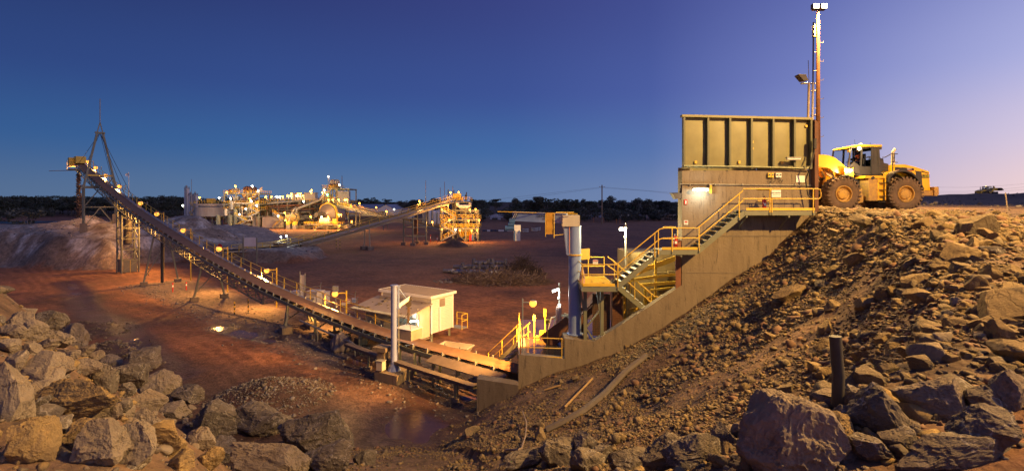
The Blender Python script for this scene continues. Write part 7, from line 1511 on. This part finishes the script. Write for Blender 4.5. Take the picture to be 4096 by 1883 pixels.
# rear frame and hood
lp('hood', [(1268, 530), (1268, 448), (1400, 446), (1540, 480), (1725, 540), (1742, 790), (1580, 795), (1540, 700), (1460, 610), (1380, 565), (1300, 545)], -1.02, 1.02, M_loader)
lp('rear_frame', [(1115, 640), (1270, 540), (1400, 540), (1560, 620), (1580, 800), (1560, 830), (1110, 830)], -.55, .55, M_lblk)
for s in (-1, 1):
    y0, y1 = (s*1.02, s*1.42)
    arc = [(1120, 690), (1150, 615), (1200, 570), (1270, 548), (1340, 548), (1420, 575), (1490, 640), (1545, 720), (1578, 795)]
    outer = [(x+(x-1350)*.03, y-22) for x, y in arc]
    lp('rear_fender', outer+arc[::-1], min(y0, y1), max(y0, y1), M_lblk, ang=40)
    lp('fender_skirt', [(1108, 640), (1112, 570), (1150, 545), (1270, 530), (1540, 545), (1545, 700), (1500, 625), (1420, 560), (1340, 535), (1270, 535), (1190, 560), (1140, 620)], s*1.04-.02, s*1.04+.02, M_loader)
lp('grille', [(1535, 530), (1620, 545), (1635, 765), (1550, 765)], -1.045, 1.045, M_lblk)
for k in range(9): b_ = lp('grille_slat', [(1545+k*.8, 560+k*22), (1622+k*.8, 565+k*22), (1622+k*.8, 570+k*22), (1545+k*.8, 565+k*22)], -1.052, -1.046, M_dark)
st_ = lp('side_decal', [(1270, 480), (1525, 500), (1525, 532), (1270, 525)], -1.027, -1.021, M_ink); lp('red_line', [(1270, 518), (1525, 527), (1525, 531), (1270, 522)], -1.031, -1.028, M_red, st_)
text('lettering', '980H', M_signw, st_, (lx(1460), -1.033, lz(511)), .145, sx=.8)
lp('rear_decal', [(1622, 530), (1718, 560), (1720, 572), (1622, 545)], -1.027, -1.021, M_ink)
pn = lp('number_plate', [(1630, 583), (1728, 583), (1728, 627), (1630, 627)], -1.030, -1.022, M_ink); text('lettering', 'LD009', mat('plate_yellow', (.85, .75, .02), .5), pn, (lx(1679), -1.034, lz(605)), .175, sx=.78)
lp('bumper', [(1560, 800), (1765, 795), (1768, 862), (1565, 862)], -1.15, 1.15, M_mud); lp('counterweight', [(1750, 748), (1808, 745), (1812, 845), (1785, 866), (1752, 866)], -1.25, 1.25, M_mud)
lp('tow_hitch', [(1580, 862), (1660, 862), (1655, 950), (1640, 952), (1630, 880), (1595, 880), (1590, 945), (1578, 950)], -.3, .3, M_lblk)
b = MB(); c0 = V((lx(1365), -.35, 0)); b.lathe([(.115, lz(445)), (.10, lz(420)), (.085, lz(300)), (.085, lz(275))], c0, 16); b.path([c0+V((0, 0, lz(285))), c0+V((0, 0, lz(265))), c0+V((.06, 0, lz(240))), c0+V((.12, 0, lz(225)))], [.085, .085, .082, .078], 16); b.build('exhaust', M_cream, ld)
lp('air_cleaner', [(1120, 360), (1170, 360), (1178, 420), (1240, 435), (1240, 530), (1120, 530)], -.7, .7, M_lblk); tube('precleaner', M_lblk, ld, (lx(1148), -.4, lz(420)), (lx(1148), -.4, lz(345)), .14, 'cyl')
b = MB()
for y in (-.95, .95): b.path([V((lx(1115), y, lz(352))), V((lx(1150), y, lz(350))), V((lx(1240), y, lz(302))), V((lx(1320), y, lz(306)))], .025, 6); b.path([V((lx(1258), y, lz(305))), V((lx(1250), y, lz(535)))], .028, 6); b.path([V((lx(1280), y, lz(306))), V((lx(1272), y, lz(420)))], .02, 6); b.path([V((lx(1240), y, lz(415))), V((lx(1320), y, lz(420)))], .025, 6)
b.build('deck_rail', M_ink, ld)
# cab
lp('cab_roof', [(716, 216), (740, 195), (830, 176), (1125, 180), (1130, 206), (1000, 204), (760, 206)], -.85, .85, M_loader); lp('cab_roof_lining', [(735, 216), (1120, 206), (1130, 240), (1105, 240), (1100, 215), (740, 222)], -.80, .80, M_lblk)
for y in (-.78, .78):
    for (a, b_, w) in (((722, 215), (685, 480), .05), ((868, 205), (845, 595), .06), ((1005, 205), (1005, 590), .06), ((1085, 210), (1112, 590), .07)): bar('cab_pillar', M_lblk, ld, (lx(a[0]), y, lz(a[1])), (lx(b_[0]), y, lz(b_[1])), w*1.6, w)
    lp('door_panel', [(845, 470), (1005, 470), (1005, 595), (845, 595)], y-.02, y+.02, M_lblk); lp('rear_panel', [(1010, 445), (1105, 440), (1118, 598), (1010, 598)], y-.02, y+.02, M_lblk)
    lp('front_lower_panel', [(690, 480), (760, 400), (845, 470), (840, 575), (725, 545)], y-.015, y+.015, mat('dusty_glass', (.07, .055, .042), .4)); lp('cab_trim', [(1022, 212), (1082, 214), (1088, 440), (1024, 442)], y*.99-.008, y*.99+.008, M_lblk)
mgl = bpy.data.materials.new('cab_glass'); mgl.use_nodes = True; _n = mgl.node_tree; _b = _n.nodes['Principled BSDF']; _b.inputs['Base Color'].default_value = (.75, .8, .82, 1); _b.inputs['Roughness'].default_value = .03; _b.inputs['Transmission Weight'].default_value = 1; _b.inputs['IOR'].default_value = 1.05; MATS['cab_glass'] = mgl
for y in (-.775, .775): lp('side_window', [(735, 216), (1000, 208), (1002, 468), (700, 470)], y-.004, y+.004, mgl)
lp('windscreen', [(722, 216), (728, 216), (692, 475), (685, 475)], -.76, .76, mgl); lp('rear_window', [(1100, 215), (1106, 215), (1118, 440), (1112, 440)], -.76, .76, mgl)
b = MB(); b.path([V((lx(885), -.82, lz(440))), V((lx(890), -.83, lz(365))), V((lx(905), -.83, lz(352))), V((lx(975), -.83, lz(352))), V((lx(985), -.83, lz(365))), V((lx(982), -.83, lz(545))), V((lx(1005), -.85, lz(600)))], .018, 6); b.build('grab_rail', M_ink, ld)
box('operator_seat', M_lblk, ld, (lx(950), 0, lz(440)), (.5, .55, .16)); box('seat_back', M_lblk, ld, (lx(995), 0, lz(370)), (.14, .5, .7)); b = MB(); b.lathe([(.16, -.012), (.18, 0), (.16, .012), (.16, -.012)], (0, 0, 0), 18, M=Matrix.Translation((lx(815), 0, lz(385))) @ Matrix.Rotation(-.6, 4, 'Y')); b.build('steering_wheel', M_ink, ld); bar('steering_column', M_ink, ld, (lx(815), 0, lz(385)), (lx(800), 0, lz(560)), .08)
lp('cab_floor', [(730, 575), (1110, 575), (1110, 600), (840, 600)], -.8, .8, M_lblk)
for (cx, cy, w, h) in [(708, 258, 22, 40), (1118, 222, 36, 40)]: box('work_lamp', M_yel if cx < 900 else M_lblk, ld, (lx(cx), -.7, lz(cy)), (w/KP, .18, h/KP))
for cx, z0_, z1_ in ((840, 178, 100), (1046, 182, 138)): tube('aerial', M_ink, ld, (lx(cx), -.4, lz(z0_)), (lx(cx-(8 if cx < 900 else 0)), -.4, lz(z1_)), .008)
# centre: tank, ladder, articulation
lp('fuel_tank', [(885, 640), (1003, 640), (1003, 930), (882, 930)], -1.25, -.5, M_mud); lp('tank_far', [(885, 640), (1003, 640), (1003, 930), (882, 930)], .5, 1.25, M_mud); lp('platform', [(835, 600), (1112, 600), (1112, 632), (835, 632)], -1.25, 1.25, M_loader); lp('centre_frame', [(730, 640), (1120, 600), (1120, 880), (840, 880), (740, 820)], -.45, .45, M_lblk)
for cx in (1008, 1098): bar('ladder_rail', M_loader, ld, (lx(cx), -1.27, lz(630)), (lx(cx), -1.27, lz(925)), .06, .04)
for cy in (695, 785, 870): bar('ladder_step', M_lblk, ld, (lx(1008), -1.25, lz(cy)), (lx(1098), -1.25, lz(cy)), .16, .025)
bar('ladder_step', M_lblk, ld, (lx(1005), -1.25, lz(948)), (lx(1092), -1.25, lz(948)), .16, .03); lp('ladder_back', [(1008, 632), (1100, 632), (1100, 925), (1008, 925)], -1.15, -1.12, M_loader)
for cx in (1010, 1080): bar('step_strap', M_lblk, ld, (lx(cx), -1.25, lz(870)), (lx(cx+6), -1.25, lz(948)), .03)
lp('front_frame', [(735, 760), (815, 770), (818, 830), (832, 870), (832, 955), (745, 955), (718, 870)], -1.12, -.75, M_mud); lp('front_frame_far', [(735, 760), (815, 770), (832, 955), (745, 955)], .75, 1.12, M_mud)
lp('front_tower', [(560, 560), (620, 520), (720, 500), (720, 640), (735, 830), (600, 830), (520, 700)], -.5, .5, M_loader)
for s in (-1, 1): lp('front_fender', [(545, 600), (575, 588), (650, 615), (720, 680), (745, 745), (730, 760), (700, 690), (640, 635), (570, 610)], min(s*.75, s*1.42), max(s*.75, s*1.42), M_lblk)
tube('frame_pin', M_lblk, ld, (lx(935), -1.3, lz(628)), (lx(935), -1.2, lz(628)), .09, 'cyl')
# boom and linkage
boom = [(150, 350), (215, 325), (275, 312), (345, 309), (430, 320), (520, 358), (600, 425), (690, 505), (720, 545), (690, 580), (620, 585), (545, 558), (490, 540), (445, 500), (400, 486), (300, 478), (150, 474)]
for s in (-1, 1): lp('lift_arm', boom, s*.62-.13, s*.62+.13, M_loader)
lp('bell_crank', [(195, 285), (225, 235), (290, 160), (325, 145), (345, 165), (340, 200), (300, 260), (270, 300), (235, 330), (200, 325)], -.14, .14, M_loader)
for (a, b_) in (((335, 210), (410, 330)), ((318, 235), (370, 320))): tube('tilt_cylinder', M_galv, ld, (lx(a[0]), 0, lz(a[1])), (lx(b_[0]), 0, lz(b_[1])), .05)
for s in (-1, 1): tube('lift_cylinder', M_galv, ld, (lx(500), s*.4, lz(520)), (lx(560), s*.4, lz(640)), .07); lp('lift_bracket', [(365, 485), (440, 490), (480, 540), (520, 600), (500, 615), (440, 570), (405, 520)], s*.42-.05, s*.42+.05, mat('worn_orange', (.45, .20, .05), .6))
lp('lamp_bracket', [(590, 485), (690, 500), (720, 492), (720, 640), (650, 600), (610, 590)], -1.02, -.9, M_loader)
# bucket, raised over the hopper
lp('bucket', [(150, 330), (60, 300), (-60, 330), (-190, 450), (-200, 480), (-60, 500), (60, 520), (140, 480), (150, 430), (60, 470), (-60, 470), (-130, 450), (-50, 360), (60, 340), (140, 360)], -1.45, 1.45, M_rust)
# lamps on the machine
lampn = box('head_lamp', M_lblk, ld, (lx(690), -.96, lz(525)), (.22, .2, .2)); g = MB(); g.lathe([(0, -.03), (.08, -.02), (.095, .02)], (lx(665), -1.08, lz(530)), 14, 'y'); g.build('lens', E_warm, lampn); light('head_light', ld, (lx(655), -1.35, lz(528)), (1, .80, .45), 130, .05)
wk = box('cab_lamp', M_lblk, ld, (lx(820), -.8, lz(232)), (.2, .16, .16)); g = MB(); g.lathe([(0, -.03), (.085, -.02), (.10, .02)], (lx(815), -.90, lz(232)), 14, 'y'); g.build('lens', E_warm, wk); light('cab_light', ld, (lx(790), -1.15, lz(240)), (1, .80, .45), 40, .05)
g = MB(); g.lathe([(.09, 0), (.09, .08), (.06, .13), (0, .14)], (lx(950), -.2, lz(177)), 14); g.build('beacon', emat('beacon_lamp', (1, .55, .12), 8), ld)
# operator
op = T('person', 'seated operator in an orange vest inside the loader cab', 'person', (0, 0, 0))
M_vest = mat('orange_vest', (.70, .16, .05), .7, c2=(.55, .1, .04)); M_navy = mat('navy_cloth', (.05, .05, .08), .8); M_skin = mat('skin', (.38, .22, .15), .6); M_hair = mat('dark_hat', (.06, .05, .045), .7)
px_, pz_ = lx(950), lz(440)+.08
bm = MB()
bm.path([V((px_, 0, pz_)), V((px_+.02, 0, pz_+.18)), V((px_+.03, 0, pz_+.36)), V((px_+.03, 0, pz_+.48)), V((px_+.02, 0, pz_+.56)), V((px_, 0, pz_+.60)), V((px_-.01, 0, pz_+.66))], [.17, .165, .18, .17, .10, .065, .06], 14)
bm.lathe([(0, -.13), (.05, -.12), (.075, -.06), (.092, .02), (.09, .08), (.06, .125), (0, .14)], (px_-.03, 0, pz_+.78), 14)
for s in (-1, 1):
    bm.path([V((px_+.03, s*.19, pz_+.50)), V((px_-.02, s*.25, pz_+.32)), V((px_-.10, s*.25, pz_+.20)), V((px_-.28, s*.18, pz_+.24)), V((px_-.40, s*.13, pz_+.28)), V((px_-.47, s*.12, pz_+.29))], [.075, .062, .055, .045, .038, .03], 8)
    for f_ in range(5): a = V((px_-.46, s*(.09+.018*f_), pz_+.29)); bm.path([a, a+V((-.05, 0, .02)), a+V((-.07, 0, -.01)), a+V((-.06, 0, -.04))], [.011, .010, .009, .008], 6)
    bm.path([V((px_, s*.10, pz_+.04)), V((px_-.25, s*.13, pz_+.07)), V((px_-.44, s*.14, pz_+.05)), V((px_-.50, s*.14, pz_-.18)), V((px_-.52, s*.14, pz_-.40)), V((px_-.64, s*.14, pz_-.43))], [.10, .09, .075, .065, .05, .045], 8)
body = bm.build('body', M_navy, op)
bv = MB(); bv.path([V((px_, 0, pz_+.10)), V((px_+.02, 0, pz_+.20)), V((px_+.03, 0, pz_+.37)), V((px_+.03, 0, pz_+.49)), V((px_+.02, 0, pz_+.55))], [.18, .178, .192, .18, .12], 14); bv.build('vest', M_vest, op)
bh = MB(); bh.lathe([(.085, .0), (.096, .04), (.09, .10), (.06, .14), (0, .15)], (px_-.03, 0, pz_+.785), 14); bh.build('hair', M_hair, op)
fc = MB(); fc.lathe([(0, -.115), (.05, -.10), (.07, -.05), (.088, .0), (.088, .03)], (px_-.042, 0, pz_+.775), 14); fc.tube(V((px_-.115, 0, pz_+.79)), V((px_-.15, 0, pz_+.76)), .012, .016, 6)
for s in (-1, 1): fc.lathe([(0, -.014), (.014, 0), (0, .014)], (px_-.112, s*.035, pz_+.80), 8); fc.lathe([(0, -.03), (.02, 0), (0, .03)], (px_-.02, s*.09, pz_+.78), 8)
fc.bar(V((px_-.112, -.025, pz_+.725)), V((px_-.112, .025, pz_+.725)), .012); fc.build('face', M_skin, op)
LOADER_M = Matrix.Translation((lx(530)+(3361-PX0)/FPX*28.0, 28.0+1.45, 10.20))
LOADER_M.translation = V(((3361-PX0)/FPX*28.35, 28.35+1.09, 10.18))
for r_ in (ld, op): r_.matrix_basis = LOADER_M
# second machine far off on the pad
ld2 = copy_tree(ld); ld2['label'] = 'distant yellow loader on the dump at far right'; ld['group'] = ld2['group'] = 'wheel loaders on the ore pad'
q = W(3945, 818, 165); ld2.matrix_basis = Matrix.Translation((q.x, q.y, hz(q.x, q.y)-.3)) @ Matrix.Rotation(math.pi+.15, 4, 'Z') @ Matrix.Translation((-1.9, 0, 0))
# ---------------------------------------------------------------- trees
def make_tree(seed, h, w, m, dens=900, trunk_h=.35, leaf=.55, clumps=16, flat=.7):
    g = random.Random(seed); gn = np.random.default_rng(seed); tb = MB()
    top = V((g.uniform(-.04, .04)*h, 0, h*.72)); tb.path([V((0, 0, -.3)), V((g.uniform(-.02, .02)*h, 0, h*trunk_h*.6)), V((top.x*.5, 0, h*trunk_h)), top], [h*.028, h*.022, h*.018, h*.006], 7)
    cl = []
    for k in range(clumps):
        a = g.uniform(0, 6.283); q = g.random()**.5; z = h*g.uniform(trunk_h+.05, .93); ww = w/2*(1-.55*abs((z/h-.62)/.4)**2); c_ = V((q*ww*math.cos(a), q*ww*math.sin(a), z)); r = g.uniform(.12, .24)*w; cl.append((c_, r))
        s = V((top.x*.5*(z/h), 0, h*g.uniform(trunk_h*.7, min(z/h, .7)))); tb.path([s, s.lerp(c_, .55)+V((0, 0, h*.03)), c_], [h*.010, h*.007, h*.003], 5)
    tm = bpy.data.meshes.new('trunk'); tm.from_pydata(tb.v, [], tb.f); tm.materials.append(M_bark); tm.shade_smooth()
    n = dens; which = gn.integers(0, len(cl), n); C_ = np.array([tuple(c_) for c_, r in cl])[which]; Rr = np.array([r for c_, r in cl])[which]
    d = gn.normal(size=(n, 3)); d /= np.linalg.norm(d, axis=1)[:, None]; pos = C_+d*(Rr*gn.uniform(.25, 1, n)**.5)[:, None]*np.array([1, 1, flat])
    e1 = gn.normal(size=(n, 3)); e1 /= np.linalg.norm(e1, axis=1)[:, None]; e2 = np.cross(e1, gn.normal(size=(n, 3))); e2 /= np.linalg.norm(e2, axis=1)[:, None]; s = leaf*gn.uniform(.5, 1.2, n)[:, None]
    quad = np.stack([pos-e1*s-e2*s*.35, pos+e1*s*.2-e2*s*.5, pos+e1*s+e2*s*.25, pos-e1*s*.1+e2*s*.5], 1)
    return tm, npmesh('crown', quad.reshape(-1, 3), np.arange(n*4).reshape(n, 4), m)
TR = [make_tree(10+i, 14, 9+i % 3, M_leaf if i % 3 else M_leaf2, 1500, .30, .50, 20) for i in range(6)]
BU = [make_tree(40+i, 6, 7, M_leaf if i % 2 else M_leaf2, 900, .12, .34, 16) for i in range(3)]
def tree(px, py_top, d, label, group, wide=1.0, bush=False, k=None, z0=0.0, name='gum_tree'):
    src = BU if bush else TR; i = random.randrange(len(src)) if k is None else k; H = 6 if bush else 14; h = (Zp(py_top, d)-z0); s = h/(H*.97)
    r = T(name, label, 'tree', (X(px, d), d, z0), group); M_ = Matrix.Translation((X(px, d), d, z0)) @ Matrix.Rotation(random.uniform(0, 6.28), 4, 'Z') @ Matrix.Diagonal((s*wide, s*wide, s, 1))
    link(bpy.data.objects.new('trunk', src[i][0]), r, M_); link(bpy.data.objects.new('crown', src[i][1]), r, M_)
RT = random.Random(21); GW = 'gum trees along the front of the left wood'
for i in range(58):
    px = -60+i*14.2+RT.uniform(-7, 7); tree(px, 790+RT.uniform(-6, 16), 372+RT.uniform(-20, 30), 'dark gum tree fronting the left wood, ' + ('left of the falling ore' if px < 320 else 'behind the take-up tower' if px < 560 else 'right of the long conveyor'), GW, RT.uniform(1.0, 1.5))
for i in range(26): px = RT.uniform(-40, 740); tree(px, 835+RT.uniform(-8, 10), 340+RT.uniform(-10, 10), 'low shrub at the foot of the left wood', 'shrubs at the foot of the left wood', RT.uniform(1.0, 1.5), True, name='shrub')
# the wood behind reads as one mass
b = []; n0 = 0; vv, ff = [], []
for i in range(150):
    tm, cm = TR[i % 6]; co = np.empty(len(cm.vertices)*3, np.float32); cm.vertices.foreach_get('co', co); co = co.reshape(-1, 4, 3)[::2].reshape(-1, 3)
    px = -120+i*10.2+RT.uniform(-5, 5); d = RT.uniform(400, 500); h = Zp(788 + (8 if px > 740 else 0)+RT.uniform(-5, 12), d); s = h/13.6; co = co*np.array([s*1.35, s*1.35, s])+np.array([X(px, d), d, 0]); vv.append(co); ff.append(np.arange(len(co)).reshape(-1, 4)+n0); n0 += len(co)
o = link(bpy.data.objects.new('wood', npmesh('wood', np.concatenate(vv), np.concatenate(ff), M_leaf)), None, I4); tag(o, 'dark wood of gum trees along the left horizon', 'wood', kind='stuff')
tree(160/2.368*1.0+42, 838, 150, 'lone dark bushy tree on the bench at far left', None, 1.25, True, 0, name='bushy_tree')
# trees scattered over the field in the middle and right
GR = 'gum trees on the field beyond the yard'
for i, (px, yt, d, w) in enumerate([(1415, 800, 560, 1.3), (1440, 798, 520, 1.2), (1470, 800, 500, 1.4), (1520, 797, 480, 1.2), (1552, 799, 520, 1.0), (1590, 808, 330, 1.4), (1610, 806, 320, 1.3), (1665, 800, 330, 1.2), (1730, 795, 300, 1.2), (1755, 797, 310, 1.3), (1635, 803, 600, 1.2), (1893, 797, 520, 1.0), (1925, 800, 330, 1.4), (1912, 802, 310, 1.2), (1933, 800, 420, 1.2), (1980, 798, 620, 1.5), (1985, 797, 540, 1.2), (2065, 795, 330, 1.2), (2090, 800, 300, 1.3), (2120, 800, 290, 1.3), (2150, 788, 290, 1.4), (2165, 790, 300, 1.3), (2190, 797, 280, 1.4), (2215, 800, 285, 1.2), (2255, 800, 290, 1.3), (2275, 799, 285, 1.4), (2300, 800, 300, 1.3), (2330, 798, 420, 1.1), (2345, 803, 380, 1.2), (2360, 806, 290, 1.1), (2390, 799, 330, 1.3), (2420, 802, 350, 1.2), (2440, 784, 320, .8), (2446, 790, 330, .9), (2470, 803, 300, 1.2), (2490, 801, 290, 1.4), (2520, 799, 295, 1.4), (2550, 795, 290, 1.4), (2580, 799, 285, 1.3), (2605, 803, 300, 1.3), (2640, 805, 310, 1.2), (2660, 804, 300, 1.3), (2690, 806, 290, 1.3), (2715, 806, 300, 1.2), (1480, 792, 420, 1.2), (1380, 800, 460, 1.3), (1350, 802, 470, 1.3)]):
    tree(px, yt, d, ('tall' if yt < 797 else 'mid-height')+' gum tree, '+('behind the warehouses' if px < 1600 else 'behind the far conveyor head' if px < 1800 else 'between screen tower and crane beam' if px < 2060 else 'above the crane beam' if px < 2260 else 'left of the power pole' if px < 2408 else 'between power pole and tanker' if px < 2640 else 'above the tanker'), GR, w)
for i in range(34): px = RT.uniform(1880, 2740); tree(px, RT.uniform(828, 842), RT.uniform(255, 300), 'low bush at the edge of the yard below the trees', 'bushes along the yard edge', RT.uniform(.9, 1.6), True, name='bush')
for px in (3735, 3745, 3760, 3775, 3785, 3800): tree(px, 797+RT.uniform(-2, 4), 260, 'dark bush on the skyline behind the loader', 'bushes on the dump skyline', 1.2, True, z0=hz(X(px, 260), 260)-1, name='bush')
# horizon: a far line of scrub
vv, ff, n0 = [], [], 0
for i in range(240):
    tm, cm = BU[i % 3]; co = np.empty(len(cm.vertices)*3, np.float32); cm.vertices.foreach_get('co', co); co = co.reshape(-1, 4, 3)[::5].reshape(-1, 3); d = RT.uniform(900, 1500); px = RT.uniform(700, 3300); s = RT.uniform(.8, 1.5); co = co*np.array([s*3, s*3, s*1.1])*1.1+np.array([X(px, d), d, 0]); vv.append(co); ff.append(np.arange(len(co)).reshape(-1, 4)+n0); n0 += len(co)
o = link(bpy.data.objects.new('far_scrub', npmesh('far_scrub', np.concatenate(vv), np.concatenate(ff), M_leaf)), None, I4); tag(o, 'thin line of scrub along the far horizon', 'scrub', kind='stuff')
# ---------------------------------------------------------------- yard: drums, tyres, junk, tanker, poles, wires
for i in range(24):
    px = 1932+i*5.0; q = G(px, 926); wh = i in (4, 5, 13, 14, 15, 16, 20, 21, 22, 23)
    drum(Matrix.Translation((q.x, q.y, .38)) @ Matrix.Rotation(R(90), 4, 'X') @ Matrix.Diagonal((1.25, 1.25, 1.25, 1)), 'white-ended drum in the row on the yard' if wh else 'dark drum in the row on the yard', 'drums lined up across the yard', i % 3 == 1, wh)
def tyre_stack(label, q, n, r_=1.0):
    t = T('tyre_stack', label, 'tyres', q, 'white-striped tyre stacks in the yard')
    for k in range(n):
        b = MB(); b.lathe([(r_*.55, 0), (r_*.9, .0), (r_, .12), (r_, .55), (r_*.9, .66), (r_*.55, .66)], q+V((0, 0, k*.68)), 20)
        o = b.build('tyre', M_black, t)
        b = MB()
        for j in range(20): a = 2*math.pi*j/20; b.box((0, 0, 0), (.06, .16, .5), Matrix.Translation(q+V((r_*1.0*math.cos(a), r_*1.0*math.sin(a), k*.68+.33))) @ Matrix.Rotation(a, 4, 'Z') @ Matrix.Rotation(.3, 4, 'X'))
        b.build('white_stripe', M_signw, o, False)
tyre_stack('two-high stack of white-striped tyres left of the others', G(2102, 928), 2); tyre_stack('two-high tyre stack in the middle of the yard', G(2138, 924), 2, 1.05); tyre_stack('two-high tyre stack at the right behind its neighbour', G(2151, 922), 2, 1.0)
RJ = random.Random(4); GJ = 'pallets and junk in the storage yard'
M_jw = mat('shrink_wrap', (.55, .55, .58), .5, c2=(.4, .4, .42), scale=1); M_jb = mat('blue_junk', (.08, .2, .38), .6); JM = [M_jw, M_jw, M_jw, M_galv, M_rust, M_cream, M_jb, M_dark]
for i in range(110):
    px = RJ.uniform(1920, 2080) if i < 50 else RJ.uniform(2290, 2660); py = RJ.uniform(862, 872) if i < 42 else (RJ.uniform(876, 882) if i < 50 else RJ.uniform(864, 877)); q = G(px, py); m_ = RJ.choice(JM if i >= 42 else JM[:4]); s = (RJ.uniform(1.2, 3.2), RJ.uniform(1, 2), RJ.uniform(.7, 1.8))
    t = T('pallet_load', 'wrapped pallet load among the clutter of the storage yard', 'pallet', q, GJ); rz = RJ.uniform(-.3, .3); b = MB(); Mz = Matrix.Translation(q+V((0, 0, .18))) @ Matrix.Rotation(rz, 4, 'Z')
    b.prism([(-s[0]/2, 0), (s[0]/2, 0), (s[0]/2*.96, s[2]*.9), (s[0]/2*.8, s[2]), (-s[0]/2*.85, s[2]*.97), (-s[0]/2, s[2]*.8)], -s[1]/2, s[1]/2); b.v = [tuple(Mz @ V(p)) for p in b.v]; b.build('load', m_, t, False); box('pallet', M_wood, t, q+V((0, 0, .09)), (s[0]*1.05, s[1]*1.05, .16), rz)
tk = T('tank_trailer', 'pale road tanker trailer parked beyond the yard', 'tanker', G(2690, 878)); q = G(2690, 878); b = MB(); M_ = Matrix.Translation(q+V((0, 0, 2.5))) @ Matrix.Rotation(R(90), 4, 'Y'); b.lathe([(0, -5.8), (.9, -5.7), (1.15, -5.4), (1.15, 5.4), (.9, 5.7), (0, 5.8)], (0, 0, 0), 20, M=M_); b.build('barrel', mat('dull_tank', (.48, .38, .34), .4, .3), tk); box('chassis', M_dark, tk, q+V((0, 0, 1.25)), (10.5, 1.2, .3))
for x in (-4.6, -3.4, -2.2, 3.4, 4.6): tube('wheel', M_black, tk, q+V((x, -1.1, .5)), q+V((x, -.75, .5)), .5, 'cyl')
for x in (-1.5, 2): bar('support_leg', M_dark, tk, q+V((x, -.6, 0)), q+V((x, -.6, 1.2)), .15)
wt = T('water_tank', 'pale green round water tank under the trees', 'tank', G(2430, 868)); cyl('shell', mat('tank_green', (.30, .36, .32), .6), wt, G(2430, 868), 2.9, 3.4, 22, dome=.3); bar('ladder', M_galv, wt, G(2430, 868)+V((-1, -2.9, 0)), G(2430, 868)+V((-1, -2.9, 3.4)), .4, .08, V((0, 1, 0)))
pw = T('power_pole', 'tall timber power pole standing in the yard', 'power pole', G(2408, 895)); q = G(2408, 895); tube('pole', M_wood, pw, q, V((q.x, q.y, Zp(740, q.y))), .28); bar('cross_arm', M_wood, pw, V((q.x-1.4, q.y, Zp(748, q.y))), V((q.x+1.4, q.y, Zp(748, q.y))), .16)
for k in (-1.2, 0, 1.2): tube('insulator', M_signw, pw, V((q.x+k, q.y, Zp(748, q.y)+.1)), V((q.x+k, q.y, Zp(748, q.y)+.5)), .1)
def wire(pts, d, r_=.035): 
    b = MB(); b.path([W(px, py, d) for px, py in pts], r_, 5); o = b.build('power_line', M_dark, None); return o
for i, pts in enumerate([[(1880, 808), (2050, 790), (2408, 748), (2750, 775)], [(2050, 800), (2230, 775), (2408, 751), (2600, 765), (2750, 783)]]): tag(wire(pts, 238), ['upper power line sagging across the yard sky', 'lower power line sagging across the yard sky'][i], 'power line')
for i, (y0_, y1_, y2_) in enumerate([(749, 750, 735), (766, 766, 748), (773, 773, 758), (785, 787, 773)]): tag(wire([(3755, y0_), (3860, y1_), (3930, y1_-4), (4020, (y1_+y2_)/2-1), (4130, y2_-3)], 420, .05), ['topmost of the four power lines right of the loader', 'second of the four power lines right of the loader', 'third of the four power lines right of the loader', 'lowest of the four power lines right of the loader'][i], 'power line')
for i, px in enumerate((2375, 2415, 2466, 2480)): q = G(px, 888 if i < 2 else 896); bollard(['leftmost white road post near the power pole', 'white road post beside the power pole', 'third white road post by the yard road', 'rightmost white road post by the yard road'][i], q, 2.4, 'o', 'road posts in the yard')
